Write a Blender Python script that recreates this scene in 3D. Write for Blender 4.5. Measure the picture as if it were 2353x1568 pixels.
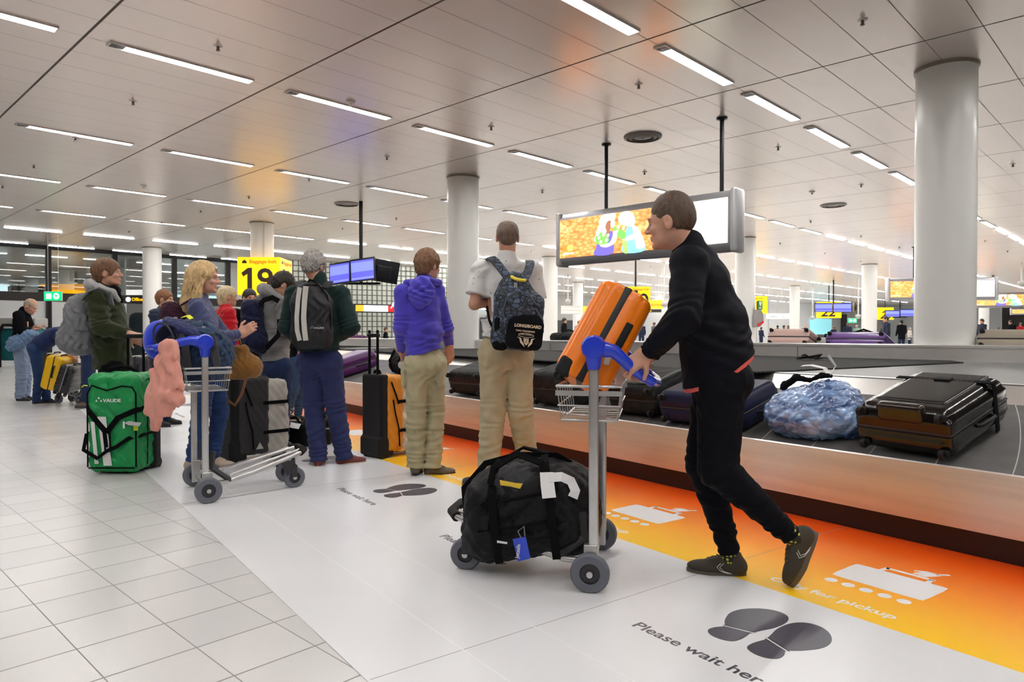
import bpy, bmesh, math, random
import numpy as np
from mathutils import Vector, Matrix, Quaternion
random.seed(7); rng = np.random.default_rng(7)
for o in list(bpy.data.objects): bpy.data.objects.remove(o)
SC = bpy.context.scene; COL = SC.collection
# ---------------------------------------------------------------- camera, world, exposure
FPX, PCX, PCY, PITCH, CAMH, CEIL = 1592.1, 1176.5, 784.0, -0.01233, 1.12, 4.14
cd = bpy.data.cameras.new('camera'); CAM = bpy.data.objects.new('camera', cd); COL.objects.link(CAM)
CAM.location = (0, 0, CAMH); CAM.rotation_euler = (math.pi/2 + PITCH, 0, 0)
cd.sensor_width = 36.0; cd.lens = 36.0*FPX/2353.0; cd.clip_end = 300; cd.clip_start = .05
SC.camera = CAM
SC.view_settings.view_transform = 'Standard'; SC.view_settings.look = 'None'
SC.view_settings.exposure = 1.1; SC.view_settings.gamma = 1; SC.view_settings.use_curve_mapping = False
W = bpy.data.worlds.new('world'); SC.world = W; W.use_nodes = True
W.node_tree.nodes['Background'].inputs[0].default_value = (1.0, .985, .97, 1)
W.node_tree.nodes['Background'].inputs[1].default_value = 1.15
LIGHT_E = 25.0
# ---------------------------------------------------------------- coordinates
YW = math.radians(43.25); TH = math.radians(36.5)
def onz(px, py, z=0.0):
    a = (px-PCX)/FPX; b = -(py-PCY)/FPX
    d = Vector((a, math.cos(PITCH)-b*math.sin(PITCH), math.sin(PITCH)+b*math.cos(PITCH)))
    t = (z-CAMH)/d.z
    return Vector((d.x*t, d.y*t, z))
def P(px, py, Y):
    a = (px-PCX)/FPX; b = -(py-PCY)/FPX
    d = Vector((a, math.cos(PITCH)-b*math.sin(PITCH), math.sin(PITCH)+b*math.cos(PITCH)))
    t = Y/d.y
    return Vector((d.x*t, Y, CAMH+d.z*t))
def GA(s, c, z=0.0):    # along the belt, across the belt
    return Vector((-s*math.sin(TH)+c*math.cos(TH), s*math.cos(TH)+c*math.sin(TH), z))
def CE(u, v, z=0.0):    # ceiling grid
    return Vector((v*.699-u*.7284, v*.7155+u*.6852, z))
# ---------------------------------------------------------------- materials
MATS = {}
def mat(name, col, rough=.5, metal=0., bump=0., bscale=60., var=0., vscale=8., emit=0., spec=.5, sheen=0., coat=0., aniso=None, trans=0.):
    if name in MATS: return MATS[name]
    m = bpy.data.materials.new(name); m.use_nodes = True; nt = m.node_tree
    b = nt.nodes['Principled BSDF']; c = tuple(col)+(1,)
    b.inputs['Base Color'].default_value = c; b.inputs['Roughness'].default_value = rough
    b.inputs['Metallic'].default_value = metal; b.inputs['Specular IOR Level'].default_value = spec
    if sheen: b.inputs['Sheen Weight'].default_value = sheen
    if coat: b.inputs['Coat Weight'].default_value = coat; b.inputs['Coat Roughness'].default_value = .1
    if trans: b.inputs['Transmission Weight'].default_value = trans
    if emit:
        b.inputs['Emission Color'].default_value = c; b.inputs['Emission Strength'].default_value = emit
    tc = nt.nodes.new('ShaderNodeTexCoord')
    if var:
        n = nt.nodes.new('ShaderNodeTexNoise'); n.inputs['Scale'].default_value = vscale; n.inputs['Detail'].default_value = 5
        mp = nt.nodes.new('ShaderNodeMapping')
        if aniso: mp.inputs['Scale'].default_value = aniso
        nt.links.new(tc.outputs['Object'], mp.inputs[0]); nt.links.new(mp.outputs[0], n.inputs['Vector'])
        mr = nt.nodes.new('ShaderNodeMapRange'); mr.inputs[1].default_value = .3; mr.inputs[2].default_value = .7
        mr.inputs[3].default_value = 1-var; mr.inputs[4].default_value = 1+var
        nt.links.new(n.outputs[0], mr.inputs[0])
        mx = nt.nodes.new('ShaderNodeVectorMath'); mx.operation = 'SCALE'; mx.inputs[0].default_value = tuple(col)
        nt.links.new(mr.outputs[0], mx.inputs['Scale']); nt.links.new(mx.outputs[0], b.inputs['Base Color'])
    if bump:
        n2 = nt.nodes.new('ShaderNodeTexNoise'); n2.inputs['Scale'].default_value = bscale; n2.inputs['Detail'].default_value = 3
        nt.links.new(tc.outputs['Object'], n2.inputs['Vector'])
        bp = nt.nodes.new('ShaderNodeBump'); bp.inputs['Strength'].default_value = bump; bp.inputs['Distance'].default_value = .01
        nt.links.new(n2.outputs[0], bp.inputs['Height']); nt.links.new(bp.outputs[0], b.inputs['Normal'])
    MATS[name] = m; return m
def nodes_of(m): nt = m.node_tree; return nt, nt.nodes['Principled BSDF']
def mnode(nt, op, a, b=None, c=None):
    n = nt.nodes.new('ShaderNodeMath'); n.operation = op
    for i, x in enumerate((a, b, c)):
        if x is None: continue
        if isinstance(x, (int, float)): n.inputs[i].default_value = x
        else: nt.links.new(x, n.inputs[i])
    return n.outputs[0]
def mixc(nt, f, a, b):
    n = nt.nodes.new('ShaderNodeMix'); n.data_type = 'RGBA'
    if isinstance(f, (int, float)): n.inputs[0].default_value = f
    else: nt.links.new(f, n.inputs[0])
    for i, x in ((6, a), (7, b)):
        if isinstance(x, tuple): n.inputs[i].default_value = x+(1,) if len(x) == 3 else x
        else: nt.links.new(x, n.inputs[i])
    return n.outputs[2]
def uvxy(nt):
    u = nt.nodes.new('ShaderNodeUVMap'); s = nt.nodes.new('ShaderNodeSeparateXYZ'); nt.links.new(u.outputs[0], s.inputs[0])
    return s.outputs[0], s.outputs[1], u.outputs[0]
def linemask(nt, x, period, phase, width):   # 1 inside the line
    t = mnode(nt, 'FRACT', mnode(nt, 'DIVIDE', mnode(nt, 'SUBTRACT', x, phase-width/2), period))
    return mnode(nt, 'LESS_THAN', t, width/period)
# ---------------------------------------------------------------- objects
def tag(o, label=None, cat=None, group=None, kind=None):
    if label:
        o['label'] = label
        if len(label.split()) > 16 or len(label.split()) < 4: print('LABEL', len(label.split()), label)
    if cat: o['category'] = cat
    if group: o['group'] = group
    if kind: o['kind'] = kind
    return o
def thing(name, loc, label, cat, group=None, rz=0.):
    o = bpy.data.objects.new(name, None); COL.objects.link(o); o.location = loc; o.rotation_euler = (0, 0, rz)
    o.empty_display_size = .1
    return tag(o, label, cat, group)
def link_mesh(name, me, m, parent=None):
    o = bpy.data.objects.new(name, me); COL.objects.link(o)
    if m is not None and len(me.materials) == 0: me.materials.append(m)
    if parent is not None: o.parent = parent
    return o
def dup(root, loc=None, rz=None, label=None, group=None):
    def cp(o, par):
        c = o.copy(); COL.objects.link(c)
        if par is not None: c.parent = par
        for ch in list(o.children): cp(ch, c)
        return c
    c = cp(root, None)
    if loc is not None: c.location = loc
    if rz is not None: c.rotation_euler = (c.rotation_euler[0], c.rotation_euler[1], rz)
    if label: c['label'] = label
    if group: c['group'] = group
    return c
class MB:
    """collects shapes into one mesh"""
    def __init__(s): s.V = []; s.F = []; s.M = Matrix.Identity(4)
    def add(s, vs, fs):
        n = len(s.V); s.V += [tuple(s.M @ Vector(v)) for v in vs]; s.F += [tuple(i+n for i in f) for f in fs]; return s
    def box(s, c, size, R=None, bev=0.):
        bm = bmesh.new(); bmesh.ops.create_cube(bm, size=1)
        bmesh.ops.scale(bm, vec=size, verts=bm.verts)
        if bev: bmesh.ops.bevel(bm, geom=bm.edges[:], offset=bev, segments=3, affect='EDGES', profile=.5)
        M = Matrix.Translation(c) @ (R.to_4x4() if R is not None else Matrix.Identity(4))
        bm.verts.index_update()
        s.add([M @ v.co for v in bm.verts], [[v.index for v in f.verts] for f in bm.faces]); bm.free(); return s
    def tube(s, pts, r, seg=10, caps=True, flat=None):
        """round tube, or flat strap when flat=(width, thickness, up)"""
        pts = [Vector(p) for p in pts]; n = len(pts)
        rs = r if isinstance(r, (list, tuple)) else [r]*n
        T = [(pts[min(i+1, n-1)]-pts[max(i-1, 0)]).normalized() for i in range(n)]
        up = Vector(flat[2]) if flat else Vector((0, 0, 1))
        if not flat and abs(T[0].dot(up)) > .9: up = Vector((1, 0, 0))
        A = (up-T[0]*up.dot(T[0])).normalized(); vs = []; fs = []
        ups = flat[3] if flat and len(flat) > 3 else None
        for i in range(n):
            if ups: A = Vector(ups[i])
            A = (A-T[i]*A.dot(T[i])).normalized(); B = T[i].cross(A)
            if flat:
                w, t = flat[0]/2, flat[1]/2
                w = w*rs[i] if rs[i] else w
                ring = [A*t+B*w, A*t-B*w, -A*t-B*w, -A*t+B*w]
            else: ring = [A*math.cos(2*math.pi*k/seg)*rs[i]+B*math.sin(2*math.pi*k/seg)*rs[i] for k in range(seg)]
            vs += [pts[i]+q for q in ring]
        m = 4 if flat else seg
        for i in range(n-1):
            for k in range(m): fs.append((i*m+k, i*m+(k+1) % m, (i+1)*m+(k+1) % m, (i+1)*m+k))
        if caps: fs.append(tuple(range(m))[::-1]); fs.append(tuple((n-1)*m+k for k in range(m)))
        return s.add(vs, fs)
    def strap(s, pts, width, thick, up=(0, 0, 1), ups=None): return s.tube(pts, 1, flat=(width, thick, up, ups) if ups else (width, thick, up))
    def lathe(s, prof, c=(0, 0, 0), axis='z', seg=32, R=None):
        vs = []; fs = []; n = len(prof); c = Vector(c)
        for k in range(seg):
            a = 2*math.pi*k/seg
            for r, z in prof:
                v = Vector((r*math.cos(a), r*math.sin(a), z))
                if axis == 'x': v = Vector((v.z, v.x, v.y))
                if axis == 'y': v = Vector((v.x, v.z, -v.y))
                if R is not None: v = R @ v
                vs.append(c+v)
        for k in range(seg):
            for i in range(n-1):
                k2 = (k+1) % seg; fs.append((k*n+i, k2*n+i, k2*n+i+1, k*n+i+1))
        return s.add(vs, fs)
    def prism(s, poly, z0, z1):
        n = len(poly); vs = [(p[0], p[1], z0) for p in poly]+[(p[0], p[1], z1) for p in poly]
        fs = [tuple(range(n))[::-1], tuple(range(n, 2*n))]+[(i, (i+1) % n, n+(i+1) % n, n+i) for i in range(n)]
        return s.add(vs, fs)
    def poly3(s, poly, th):          # 3-D outline given thickness along th
        n = len(poly); th = Vector(th); vs = [Vector(p) for p in poly]+[Vector(p)+th for p in poly]
        fs = [tuple(range(n))[::-1], tuple(range(n, 2*n))]+[(i, (i+1) % n, n+(i+1) % n, n+i) for i in range(n)]
        return s.add(vs, fs)
    def ball(s, c, r, seg=16, R=None):
        r = (r, r, r) if isinstance(r, (int, float)) else r
        bm = bmesh.new(); bmesh.ops.create_uvsphere(bm, u_segments=seg, v_segments=max(6, seg//2+2), radius=1)
        bm.verts.index_update()
        s.add([Vector(c)+((R @ Vector((v.co.x*r[0], v.co.y*r[1], v.co.z*r[2]))) if R is not None else Vector((v.co.x*r[0], v.co.y*r[1], v.co.z*r[2]))) for v in bm.verts], [[v.index for v in f.verts] for f in bm.faces]); bm.free(); return s
    def build(s, name, m, parent=None, smooth=None, loc=None, sub=0, uv=None, recalc=True):
        me = bpy.data.meshes.new(name)
        V = s.V if loc is None else [(v[0]-loc[0], v[1]-loc[1], v[2]-loc[2]) for v in s.V]
        me.from_pydata(V, [], s.F)
        if recalc:
            bm = bmesh.new(); bm.from_mesh(me); bmesh.ops.recalc_face_normals(bm, faces=bm.faces[:]); bm.to_mesh(me); bm.free()
        if smooth is not None:
            me.polygons.foreach_set('use_smooth', [True]*len(me.polygons))
            me.set_sharp_from_angle(angle=math.radians(smooth))
        if uv is not None:
            L = me.uv_layers.new(name='UVMap')
            for lp in me.loops: L.data[lp.index].uv = uv(me.vertices[lp.vertex_index].co)
        o = link_mesh(name, me, m, parent)
        if loc is not None and parent is None: o.location = loc
        return o
def loc_of(parent): return parent.location if parent is not None else Vector((0, 0, 0))
def text_mesh(txt, size, depth=.002, bold=.0, align='LEFT', sx=1., shear=0.):
    c = bpy.data.curves.new('text', 'FONT'); c.body = txt; c.size = size; c.extrude = depth; c.offset = bold
    c.align_x = align; c.shear = shear; c.resolution_u = 3
    o = bpy.data.objects.new('text', c); COL.objects.link(o)
    dg = bpy.context.evaluated_depsgraph_get(); dg.update()
    me = bpy.data.meshes.new_from_object(o.evaluated_get(dg)); bpy.data.objects.remove(o)
    me.materials.clear()
    for v in me.vertices: v.co.x *= sx
    return me
def text_on(mb, txt, size, M, depth=.001, bold=0., align='LEFT', sx=1., shear=0.):
    me = text_mesh(txt, size, depth, bold, align, sx, shear)
    mb.add([M @ v.co for v in me.vertices], [tuple(p.vertices) for p in me.polygons]); bpy.data.meshes.remove(me); return mb
def frame(o, x, y):      # matrix with origin o, x axis, y axis
    x = Vector(x).normalized(); y = Vector(y); y = (y-x*y.dot(x)).normalized(); z = x.cross(y)
    return Matrix(((x.x, y.x, z.x, o[0]), (x.y, y.y, z.y, o[1]), (x.z, y.z, z.z, o[2]), (0, 0, 0, 1)))
def R3(x, y):
    return frame((0, 0, 0), x, y).to_3x3()
# ================================================================ the setting
BB = Vector((.699, .7155, 0)); CC = Vector((-.7284, .6852, 0))
# floor: square tiles on the building grid
m = mat('floor_tile', (.72, .72, .72), .22); nt, b = nodes_of(m)
x, y, uv = uvxy(nt)
lv = linemask(nt, x, .2955, .7195, .0045); lu = linemask(nt, y, .2955, 3.676, .0075)
ln = mnode(nt, 'MAXIMUM', lv, lu)
n = nt.nodes.new('ShaderNodeTexNoise'); n.inputs['Scale'].default_value = 260; n.inputs['Detail'].default_value = 2; nt.links.new(uv, n.inputs['Vector'])
sp = mnode(nt, 'GREATER_THAN', n.outputs[0], .64)
wn = nt.nodes.new('ShaderNodeTexWhiteNoise'); wn.noise_dimensions = '2D'
cb = nt.nodes.new('ShaderNodeCombineXYZ')
nt.links.new(mnode(nt, 'FLOOR', mnode(nt, 'DIVIDE', mnode(nt, 'SUBTRACT', x, .7195), .2955)), cb.inputs[0])
nt.links.new(mnode(nt, 'FLOOR', mnode(nt, 'DIVIDE', mnode(nt, 'SUBTRACT', y, 3.676), .2955)), cb.inputs[1])
nt.links.new(cb.outputs[0], wn.inputs[0])
base = mixc(nt, wn.outputs[0], (.62, .62, .625), (.675, .67, .675))
n3 = nt.nodes.new('ShaderNodeTexNoise'); n3.inputs['Scale'].default_value = 1.3; nt.links.new(uv, n3.inputs['Vector'])
base = mixc(nt, mnode(nt, 'MULTIPLY', n3.outputs[0], .25), base, (.53, .525, .52))
base = mixc(nt, mnode(nt, 'MULTIPLY', sp, .35), base, (.38, .36, .34))
nt.links.new(mixc(nt, ln, base, (.24, .23, .225)), b.inputs['Base Color'])
nt.links.new(mnode(nt, 'ADD', mnode(nt, 'MULTIPLY', ln, .5), .24), b.inputs['Roughness'])
def grid_uv(co):
    return (co.x*math.sin(YW)+co.y*math.cos(YW), -co.x*math.cos(YW)+co.y*math.sin(YW))
f = MB().add([(-40, -9, 0), (70, -9, 0), (70, 80, 0), (-40, 80, 0)], [(0, 1, 2, 3)]).build('floor', m, uv=grid_uv, recalc=False)
tag(f, kind='structure')
for i_, pts_ in enumerate(([(-40, -9), (70, -9)], [(70, -9), (70, 80)], [(70, 80), (-40, 80)], [(-40, 80), (-40, -9)])):  # closing walls added round the hall to cut off the white world light
    (xa, ya_), (xb, yb) = pts_
    tag(MB().add([(xa, ya_, 0), (xb, yb, 0), (xb, yb, CEIL), (xa, ya_, CEIL)], [(0, 1, 2, 3)]).build(('wall_added_behind', 'wall_added_east', 'wall_added_north', 'wall_added_west')[i_], mat('wall_outer', (.62, .59, .56), .6), recalc=False), kind='structure')
# ceiling: long satin panels, 2 m bays
m = mat('ceiling_panel', (.6, .6, .6), .3); nt, b = nodes_of(m)
x, y, uv = uvxy(nt)
l1 = linemask(nt, x, 1.9974, 2.186, .026); l2 = linemask(nt, y, .508, -.05, .010)
ln = mnode(nt, 'MAXIMUM', l1, mnode(nt, 'MULTIPLY', l2, .8))
n3 = nt.nodes.new('ShaderNodeTexNoise'); n3.inputs['Scale'].default_value = .7; nt.links.new(uv, n3.inputs['Vector'])
base = mixc(nt, n3.outputs[0], (.80, .73, .68), (.86, .79, .735))
nt.links.new(mixc(nt, ln, base, (.10, .085, .07)), b.inputs['Base Color'])
b.inputs['Metallic'].default_value = .35
nt.links.new(mnode(nt, 'ADD', mnode(nt, 'MULTIPLY', ln, .4), .27), b.inputs['Roughness'])
def inv_ce(co):
    det = .699*.6852+.7284*.7155
    v = (co.x*.6852+co.y*.7284)/det; u = (co.y*.699-co.x*.7155)/det
    return (v, u)
c = MB().add([(-40, -9, CEIL), (70, -9, CEIL), (70, 80, CEIL), (-40, 80, CEIL)], [(3, 2, 1, 0)]).build('ceiling', m, uv=inv_ce, recalc=False)
tag(c, kind='structure')
# ceiling lights
M_tube = mat('lamp_diffuser', (1.0, .985, .95), .5, emit=LIGHT_E)
M_frame = mat('lamp_frame', (.62, .60, .58), .35, metal=.6)
M_dark = mat('lamp_end', (.07, .065, .06), .5)
def light_meshes():
    d = MB().box((.075, 0, -.004), (1.36, .115, .012))
    fr = MB()
    for sy in (-1, 1): fr.box((0, sy*.068, -.008), (1.53, .012, .02))
    for sx in (-1, 1): fr.box((sx*.765, 0, -.008), (.012, .148, .02))
    e = MB().box((-.685, 0, -.003), (.145, .12, .01))
    return d, fr, e
ang = math.atan2(.7155, .699)
first = None; far_first = None; cnt = 0
rows = [(-1, range(-2, 14)), (0, range(-3, 14)), (1, range(-3, 38)), (2, range(-2, 38)), (3, range(-3, 38)), (4, range(-3, 38)), (5, range(-2, 38)), (6, range(-1, 38)), (7, range(-1, 34)), (8, range(13, 34))]
places = []
for k, rr in rows:
    for j in rr:
        p = CE(4.065*k-.05, 3.175+1.9974*j, CEIL)
        if k <= 0 and j > 8: continue
        if p.y > 70 or p.x/max(p.y, 3) > .95 and p.y > 12: continue
        if p.y < -8.5: continue
        vis = p.y > 1 and abs(p.x/p.y) < .80
        if not vis and p.y > 9: continue
        places.append((p.length, p, k, j))
places.sort(key=lambda t: t[0])
def pix(p): return PCX+FPX*p.x/p.y, 764-FPX*(p.z-CAMH)/p.y
def inframe(p): return p.y > 1 and 0 < pix(p)[0] < 2353 and pix(p)[1] > 0
ORD = ['first', 'second', 'third', 'fourth', 'fifth', 'sixth', 'seventh', 'eighth', 'ninth', 'tenth', 'eleventh', 'twelfth', '13th', '14th', '15th', '16th', '17th', '18th', '19th', '20th', '21st', '22nd', '23rd', '24th', '25th', '26th']
rank = {}
rk = sorted({k for _, p, k, j in places if inframe(p)})
for k in rk:
    for q_, (j, _) in enumerate(sorted((j, 0) for _, p, kk, j in places if kk == k and inframe(p))): rank[(k, j)] = q_
print('ceiling lights', len(places))
for i, (dist, p, k_, j_) in enumerate(places[:300]):
    near = dist < 24
    if near:
        if first is None:
            d, fr, e = light_meshes()
            first = thing('ceiling_light', p, 'x', 'ceiling light', rz=ang)
            d.build('diffuser', M_tube, first); fr.build('frame', M_frame, first); e.build('end_plate', M_dark, first)
            r = first
        else: r = dup(first, p)
    else:
        if far_first is None:
            a = MB(); a.box((.06, 0, -.006), (1.40, .125, .014)); far_first = a.build('ceiling_light', M_tube); r = far_first
            r.rotation_euler = (0, 0, ang)
        else: r = dup(far_first)
        r.location = p
    if not inframe(p): lb, g_ = 'recessed linear ceiling light outside the picture, behind or beside the camera', 'ceiling lights outside the picture'
    elif dist < 26: lb, g_ = 'lit linear ceiling light, %s from the left in the %s row from the camera' % (ORD[rank[(k_, j_)]], ORD[rk.index(k_)]), 'recessed linear ceiling lights'
    else: lb, g_ = 'tiny lit linear ceiling light far away, in the %s row from the camera' % ORD[rk.index(k_)], 'distant ceiling lights'
    tag(r, lb, 'ceiling light', g_)
# columns
M_col = mat('column_paint', (.79, .785, .76), .28, bump=.03, bscale=300)
def column(u, v, label):
    p = CE(u, v, 0); t = thing('column', p, label, 'column')
    MB().lathe([(0, 0), (.307, 0), (.307, CEIL-.035), (0, CEIL-.035)], seg=64).build('shaft', M_col, t, smooth=40)
    MB().lathe([(.30, CEIL-.035), (.325, CEIL-.03), (.325, CEIL-.002), (.30, CEIL-.002)], seg=64).build('collar', mat('column_collar', (.30, .27, .22), .4, metal=.6), t, smooth=40)
    return t
cl = {(0, 0): 'large round pale grey column at the right, rising from the carousel', (1, 0): 'round pale grey column behind the man with the patterned backpack',
      (2, 0): 'round grey column carrying the yellow belt 19 sign', (3, 0): 'round grey column left, behind the blonde woman, in front of the glass wall',
      (1, 1): 'round column just right of the walking man, with the defibrillator box', (2, 1): 'slim round column left of the orange suitcase, under the light box',
      (3, 2): 'distant round column behind the orange suitcase', (1, 2): 'distant round column left of the large right-hand column', (2, 3): 'distant slim round column left of the belt 22 screens',
      (1, 4): 'furthest round column just left of the man in a dark suit, beyond the screens'}
for (i, j), lb in cl.items(): column(2.01+8.13*i, 9.2+12*j, lb)
# sprinklers, diffusers, detectors
M_spr = mat('sprinkler_metal', (.18, .16, .14), .4, metal=.7); M_white = mat('white_plastic', (.62, .60, .57), .4)
sp0 = None
for j in range(0, 8):
    for k in range(0, 12):
        p = CE(2.28+2.53*k, 3.22+3.995*j+(0 if k % 2 == 0 else 0), CEIL)
        if p.y < 5 or abs(p.x/p.y) > .76 or p.y > 34: continue
        if sp0 is None:
            sp0 = thing('sprinkler', p, 'x', 'sprinkler')
            MB().lathe([(0, 0), (.045, 0), (.045, -.006), (0, -.008)], seg=16).build('plate', M_white, sp0)
            MB().lathe([(0, -.005), (.014, -.005), (.014, -.04), (.02, -.045), (.02, -.055), (0, -.06)], seg=12).build('nozzle', M_spr, sp0)
            r = sp0
        else: r = dup(sp0, p)
        if p.y < 16: tag(r, 'small dark ceiling sprinkler head, %s across and %s away from the camera in its grid' % (ORD[j], ORD[k]), 'sprinkler', 'ceiling sprinklers')
        else: tag(r, 'tiny dark sprinkler head far away on the ceiling', 'sprinkler', 'distant ceiling sprinklers')
M_diff = mat('diffuser_grey', (.30, .27, .24), .5)
for (px, py), lb in (((1477, 314), 'round ceiling air diffuser between the two poles of the big light box'), ((797, 468), 'round ceiling air diffuser left of the screens pole'), ((1915, 471), 'flat round ceiling ring left of the large right-hand column')):
    p = onz(px, py, CEIL); t = thing('air_diffuser', p, lb, 'air vent')
    for q, (r0, r1) in enumerate(((.29, .25), (.21, .17), (.13, .02))):
        MB().lathe([(r0, 0), (r0, -.02), (r1, -.035), (r1, -.028), (r0-.01, -.005)], seg=40).build('ring', M_diff, t, smooth=40)
for (px, py), lb in (((806, 240), 'white smoke detector on the ceiling light nearest the large belt 19 column row'), ((1866, 448), 'white square smoke detector left of the right-hand column'), ((330, 434), 'small white smoke detector over the left part of the hall')):
    p = onz(px, py-8, CEIL); t = thing('smoke_detector', p, lb, 'smoke detector')
    MB().lathe([(0, 0), (.06, 0), (.055, -.02), (.03, -.03), (0, -.03)], seg=24).build('base', M_white, t, smooth=50)
    MB().lathe([(.0, -.03), (.02, -.03), (.022, -.07), (0, -.075)], seg=16).build('sensor', M_white, t, smooth=50)
# ---------------------------------------------------------------- floor mats with print
d_ = Vector((-math.sin(TH), math.cos(TH), 0)); n_ = Vector((math.cos(TH), math.sin(TH), 0))
m = mat('mat_white', (.72, .73, .76), .30, var=.03, vscale=1.2)
nt, b = nodes_of(m); 
S0, S1 = -3.0, 13.4
mw = MB().prism([GA(S0, .945), GA(S0, 2.69), GA(S1, 2.69), GA(S1, .93)], .0, .003).build('floor_mat', m)
tag(mw, 'long white printed floor mat with footprints, along the orange strip', 'floor mat')
m = mat('mat_orange', (1, .4, .02), .30); nt, b = nodes_of(m)
x, y, uv = uvxy(nt)
rp = nt.nodes.new('ShaderNodeValToRGB'); cr = rp.color_ramp
cr.elements[0].position = 0; cr.elements[0].color = (1.0, .60, .02, 1)
cr.elements[1].position = 1; cr.elements[1].color = (.80, .065, .004, 1)
for ps, c4 in ((.2, (1.0, .50, .03, 1)), (.5, (.95, .27, .012, 1)), (.8, (.88, .11, .005, 1))):
    e = cr.elements.new(ps); e.color = c4
nt.links.new(mnode(nt, 'DIVIDE', mnode(nt, 'SUBTRACT', x, 2.69), 1.21), rp.inputs[0]); nt.links.new(rp.outputs[0], b.inputs['Base Color'])
def ga_uv(co): return (co.x*math.cos(TH)+co.y*math.sin(TH), -co.x*math.sin(TH)+co.y*math.cos(TH))
mo = MB().prism([GA(S0, 2.69), GA(S0, 3.92), GA(S1, 3.92), GA(S1, 2.69)], .0, .003).build('floor_mat', m, uv=ga_uv)
tag(mo, 'orange to yellow graded floor strip along the foot of the carousel', 'floor mat')
M_print = mat('print_grey', (.075, .072, .095), .35); M_pw = mat('print_white', (.80, .80, .82), .35)
def seam(c0, s0, s1):
    return MB().prism([GA(s0, c0), GA(s0, c0+.006), GA(s1, c0+.006), GA(s1, c0)], .003, .0034)
for cc in (1.30, 1.62): seam(cc, S0, S1).build('seam', mat('mat_seam', (.80, .80, .83), .3), mw)
for sc in (2.05, 4.9, 7.8): MB().prism([GA(sc, .95), GA(sc+.003, .95), GA(sc+.003, 3.9), GA(sc, 3.9)], .003, .0033).build('seam', mat('mat_joint', (.3, .28, .27), .5), mw)
def foot_poly(kind):
    if kind == 'sole':
        pts = [(.115, 2.225), (.06, 2.225), (.02, 2.27), (.0, 2.33), (-.0, 2.40), (.02, 2.455), (.055, 2.485), (.10, 2.49), (.14, 2.465), (.155, 2.42), (.15, 2.36), (.13, 2.29)]
    else: pts = [(.118, 2.207), (.055, 2.212), (.035, 2.17), (.038, 2.13), (.062, 2.105), (.095, 2.102), (.118, 2.125), (.125, 2.165)]
    return pts
def smooth_poly(pts, n=5, corners=()):
    out = []; N = len(pts)
    for i in range(N):
        p0, p1, p2, p3 = (Vector(pts[(i+k-1) % N]).to_2d() for k in range(4))
        for t in range(n):
            t /= n
            out.append(.5*((2*p1)+(p2-p0)*t+(2*p0-5*p1+4*p2-p3)*t*t+(-p0+3*p1-3*p2+p3)*t**3))
    return out
def MA(s, c, z=.0031): return frame(GA(s, c, z), -d_, n_)
zz = .0034
for k in range(-1, 8):
    s0 = 1.845+1.437*k
    pr = MB()
    text_on(pr, 'Please wait here', .0755, MA(s0, 1.928, .003), .0003, .0012, sx=1.19)
    pr.build('printed_text', M_print, mw)
    ft = MB()
    SOLE = [(1.631, 2.217), (1.631, 2.217), (1.662, 2.26), (1.69, 2.33), (1.685, 2.40), (1.645, 2.465), (1.59, 2.497), (1.535, 2.485), (1.505, 2.43), (1.503, 2.35), (1.517, 2.29), (1.526, 2.251), (1.526, 2.251)]
    HEEL = [(1.625, 2.205), (1.625, 2.205), (1.642, 2.17), (1.642, 2.13), (1.61, 2.103), (1.565, 2.101), (1.528, 2.122), (1.520, 2.17), (1.530, 2.233), (1.530, 2.233)]
    for mir in (1, -1):
        for pg in (SOLE, HEEL):
            ft.prism([GA(1.498+mir*(q[0]-1.498)+1.437*k, q[1], 0) for q in smooth_poly(pg, 5)], .003, zz)
    ft.build('footprint_print', M_print, mw)
for k in range(-1, 8):
    D = 1.438*k
    pr = MB(); text_on(pr, 'Only for pickup', .074, MA(1.822+D, 2.79, .003), .0003, .0016, sx=1.17); pr.build('printed_text', M_pw, mo)
    ic = MB()
    def G2(a, c): return GA(a+D, c, 0)
    ic.prism([G2(*p) for p in smooth_poly([(1.685, 3.105), (1.66, 3.08), (1.5, 3.08), (1.31, 3.08), (1.29, 3.105), (1.285, 3.2), (1.285, 3.295), (1.31, 3.32), (1.5, 3.32), (1.665, 3.32), (1.688, 3.295), (1.688, 3.2)], 3)], .003, zz)
    for a, b2 in (((1.575, 3.31), (1.57, 3.372)), ((1.575, 3.372), (1.37, 3.372)), ((1.375, 3.372), (1.37, 3.31))):
        A = G2(*a); B = G2(*b2); dd = (B-A).normalized(); nn = Vector((-dd.y, dd.x, 0))*.011
        ic.prism([A-nn, B-nn+dd*.01, B+nn+dd*.01, A+nn], .003, zz+.0001)
    for q in range(5):
        ic.prism([GA(1.647-.0785*q+D+.0275*math.cos(t*math.pi/12), 3.01+.0275*math.sin(t*math.pi/12)) for t in range(24)], .003, zz)
    # hand reaching for the grip
    ic.prism([G2(*p) for p in ((1.345, 3.50), (1.385, 3.455), (1.40, 3.46), (1.362, 3.51))], .003, zz)
    ic.prism([G2(*p) for p in ((1.37, 3.46), (1.41, 3.385), (1.425, 3.39), (1.41, 3.425), (1.43, 3.385), (1.445, 3.39), (1.432, 3.43), (1.455, 3.39), (1.468, 3.396), (1.448, 3.445), (1.475, 3.43), (1.48, 3.445), (1.44, 3.475), (1.40, 3.475))], .003, zz)
    ic.build('suitcase_print', M_pw, mo)
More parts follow.
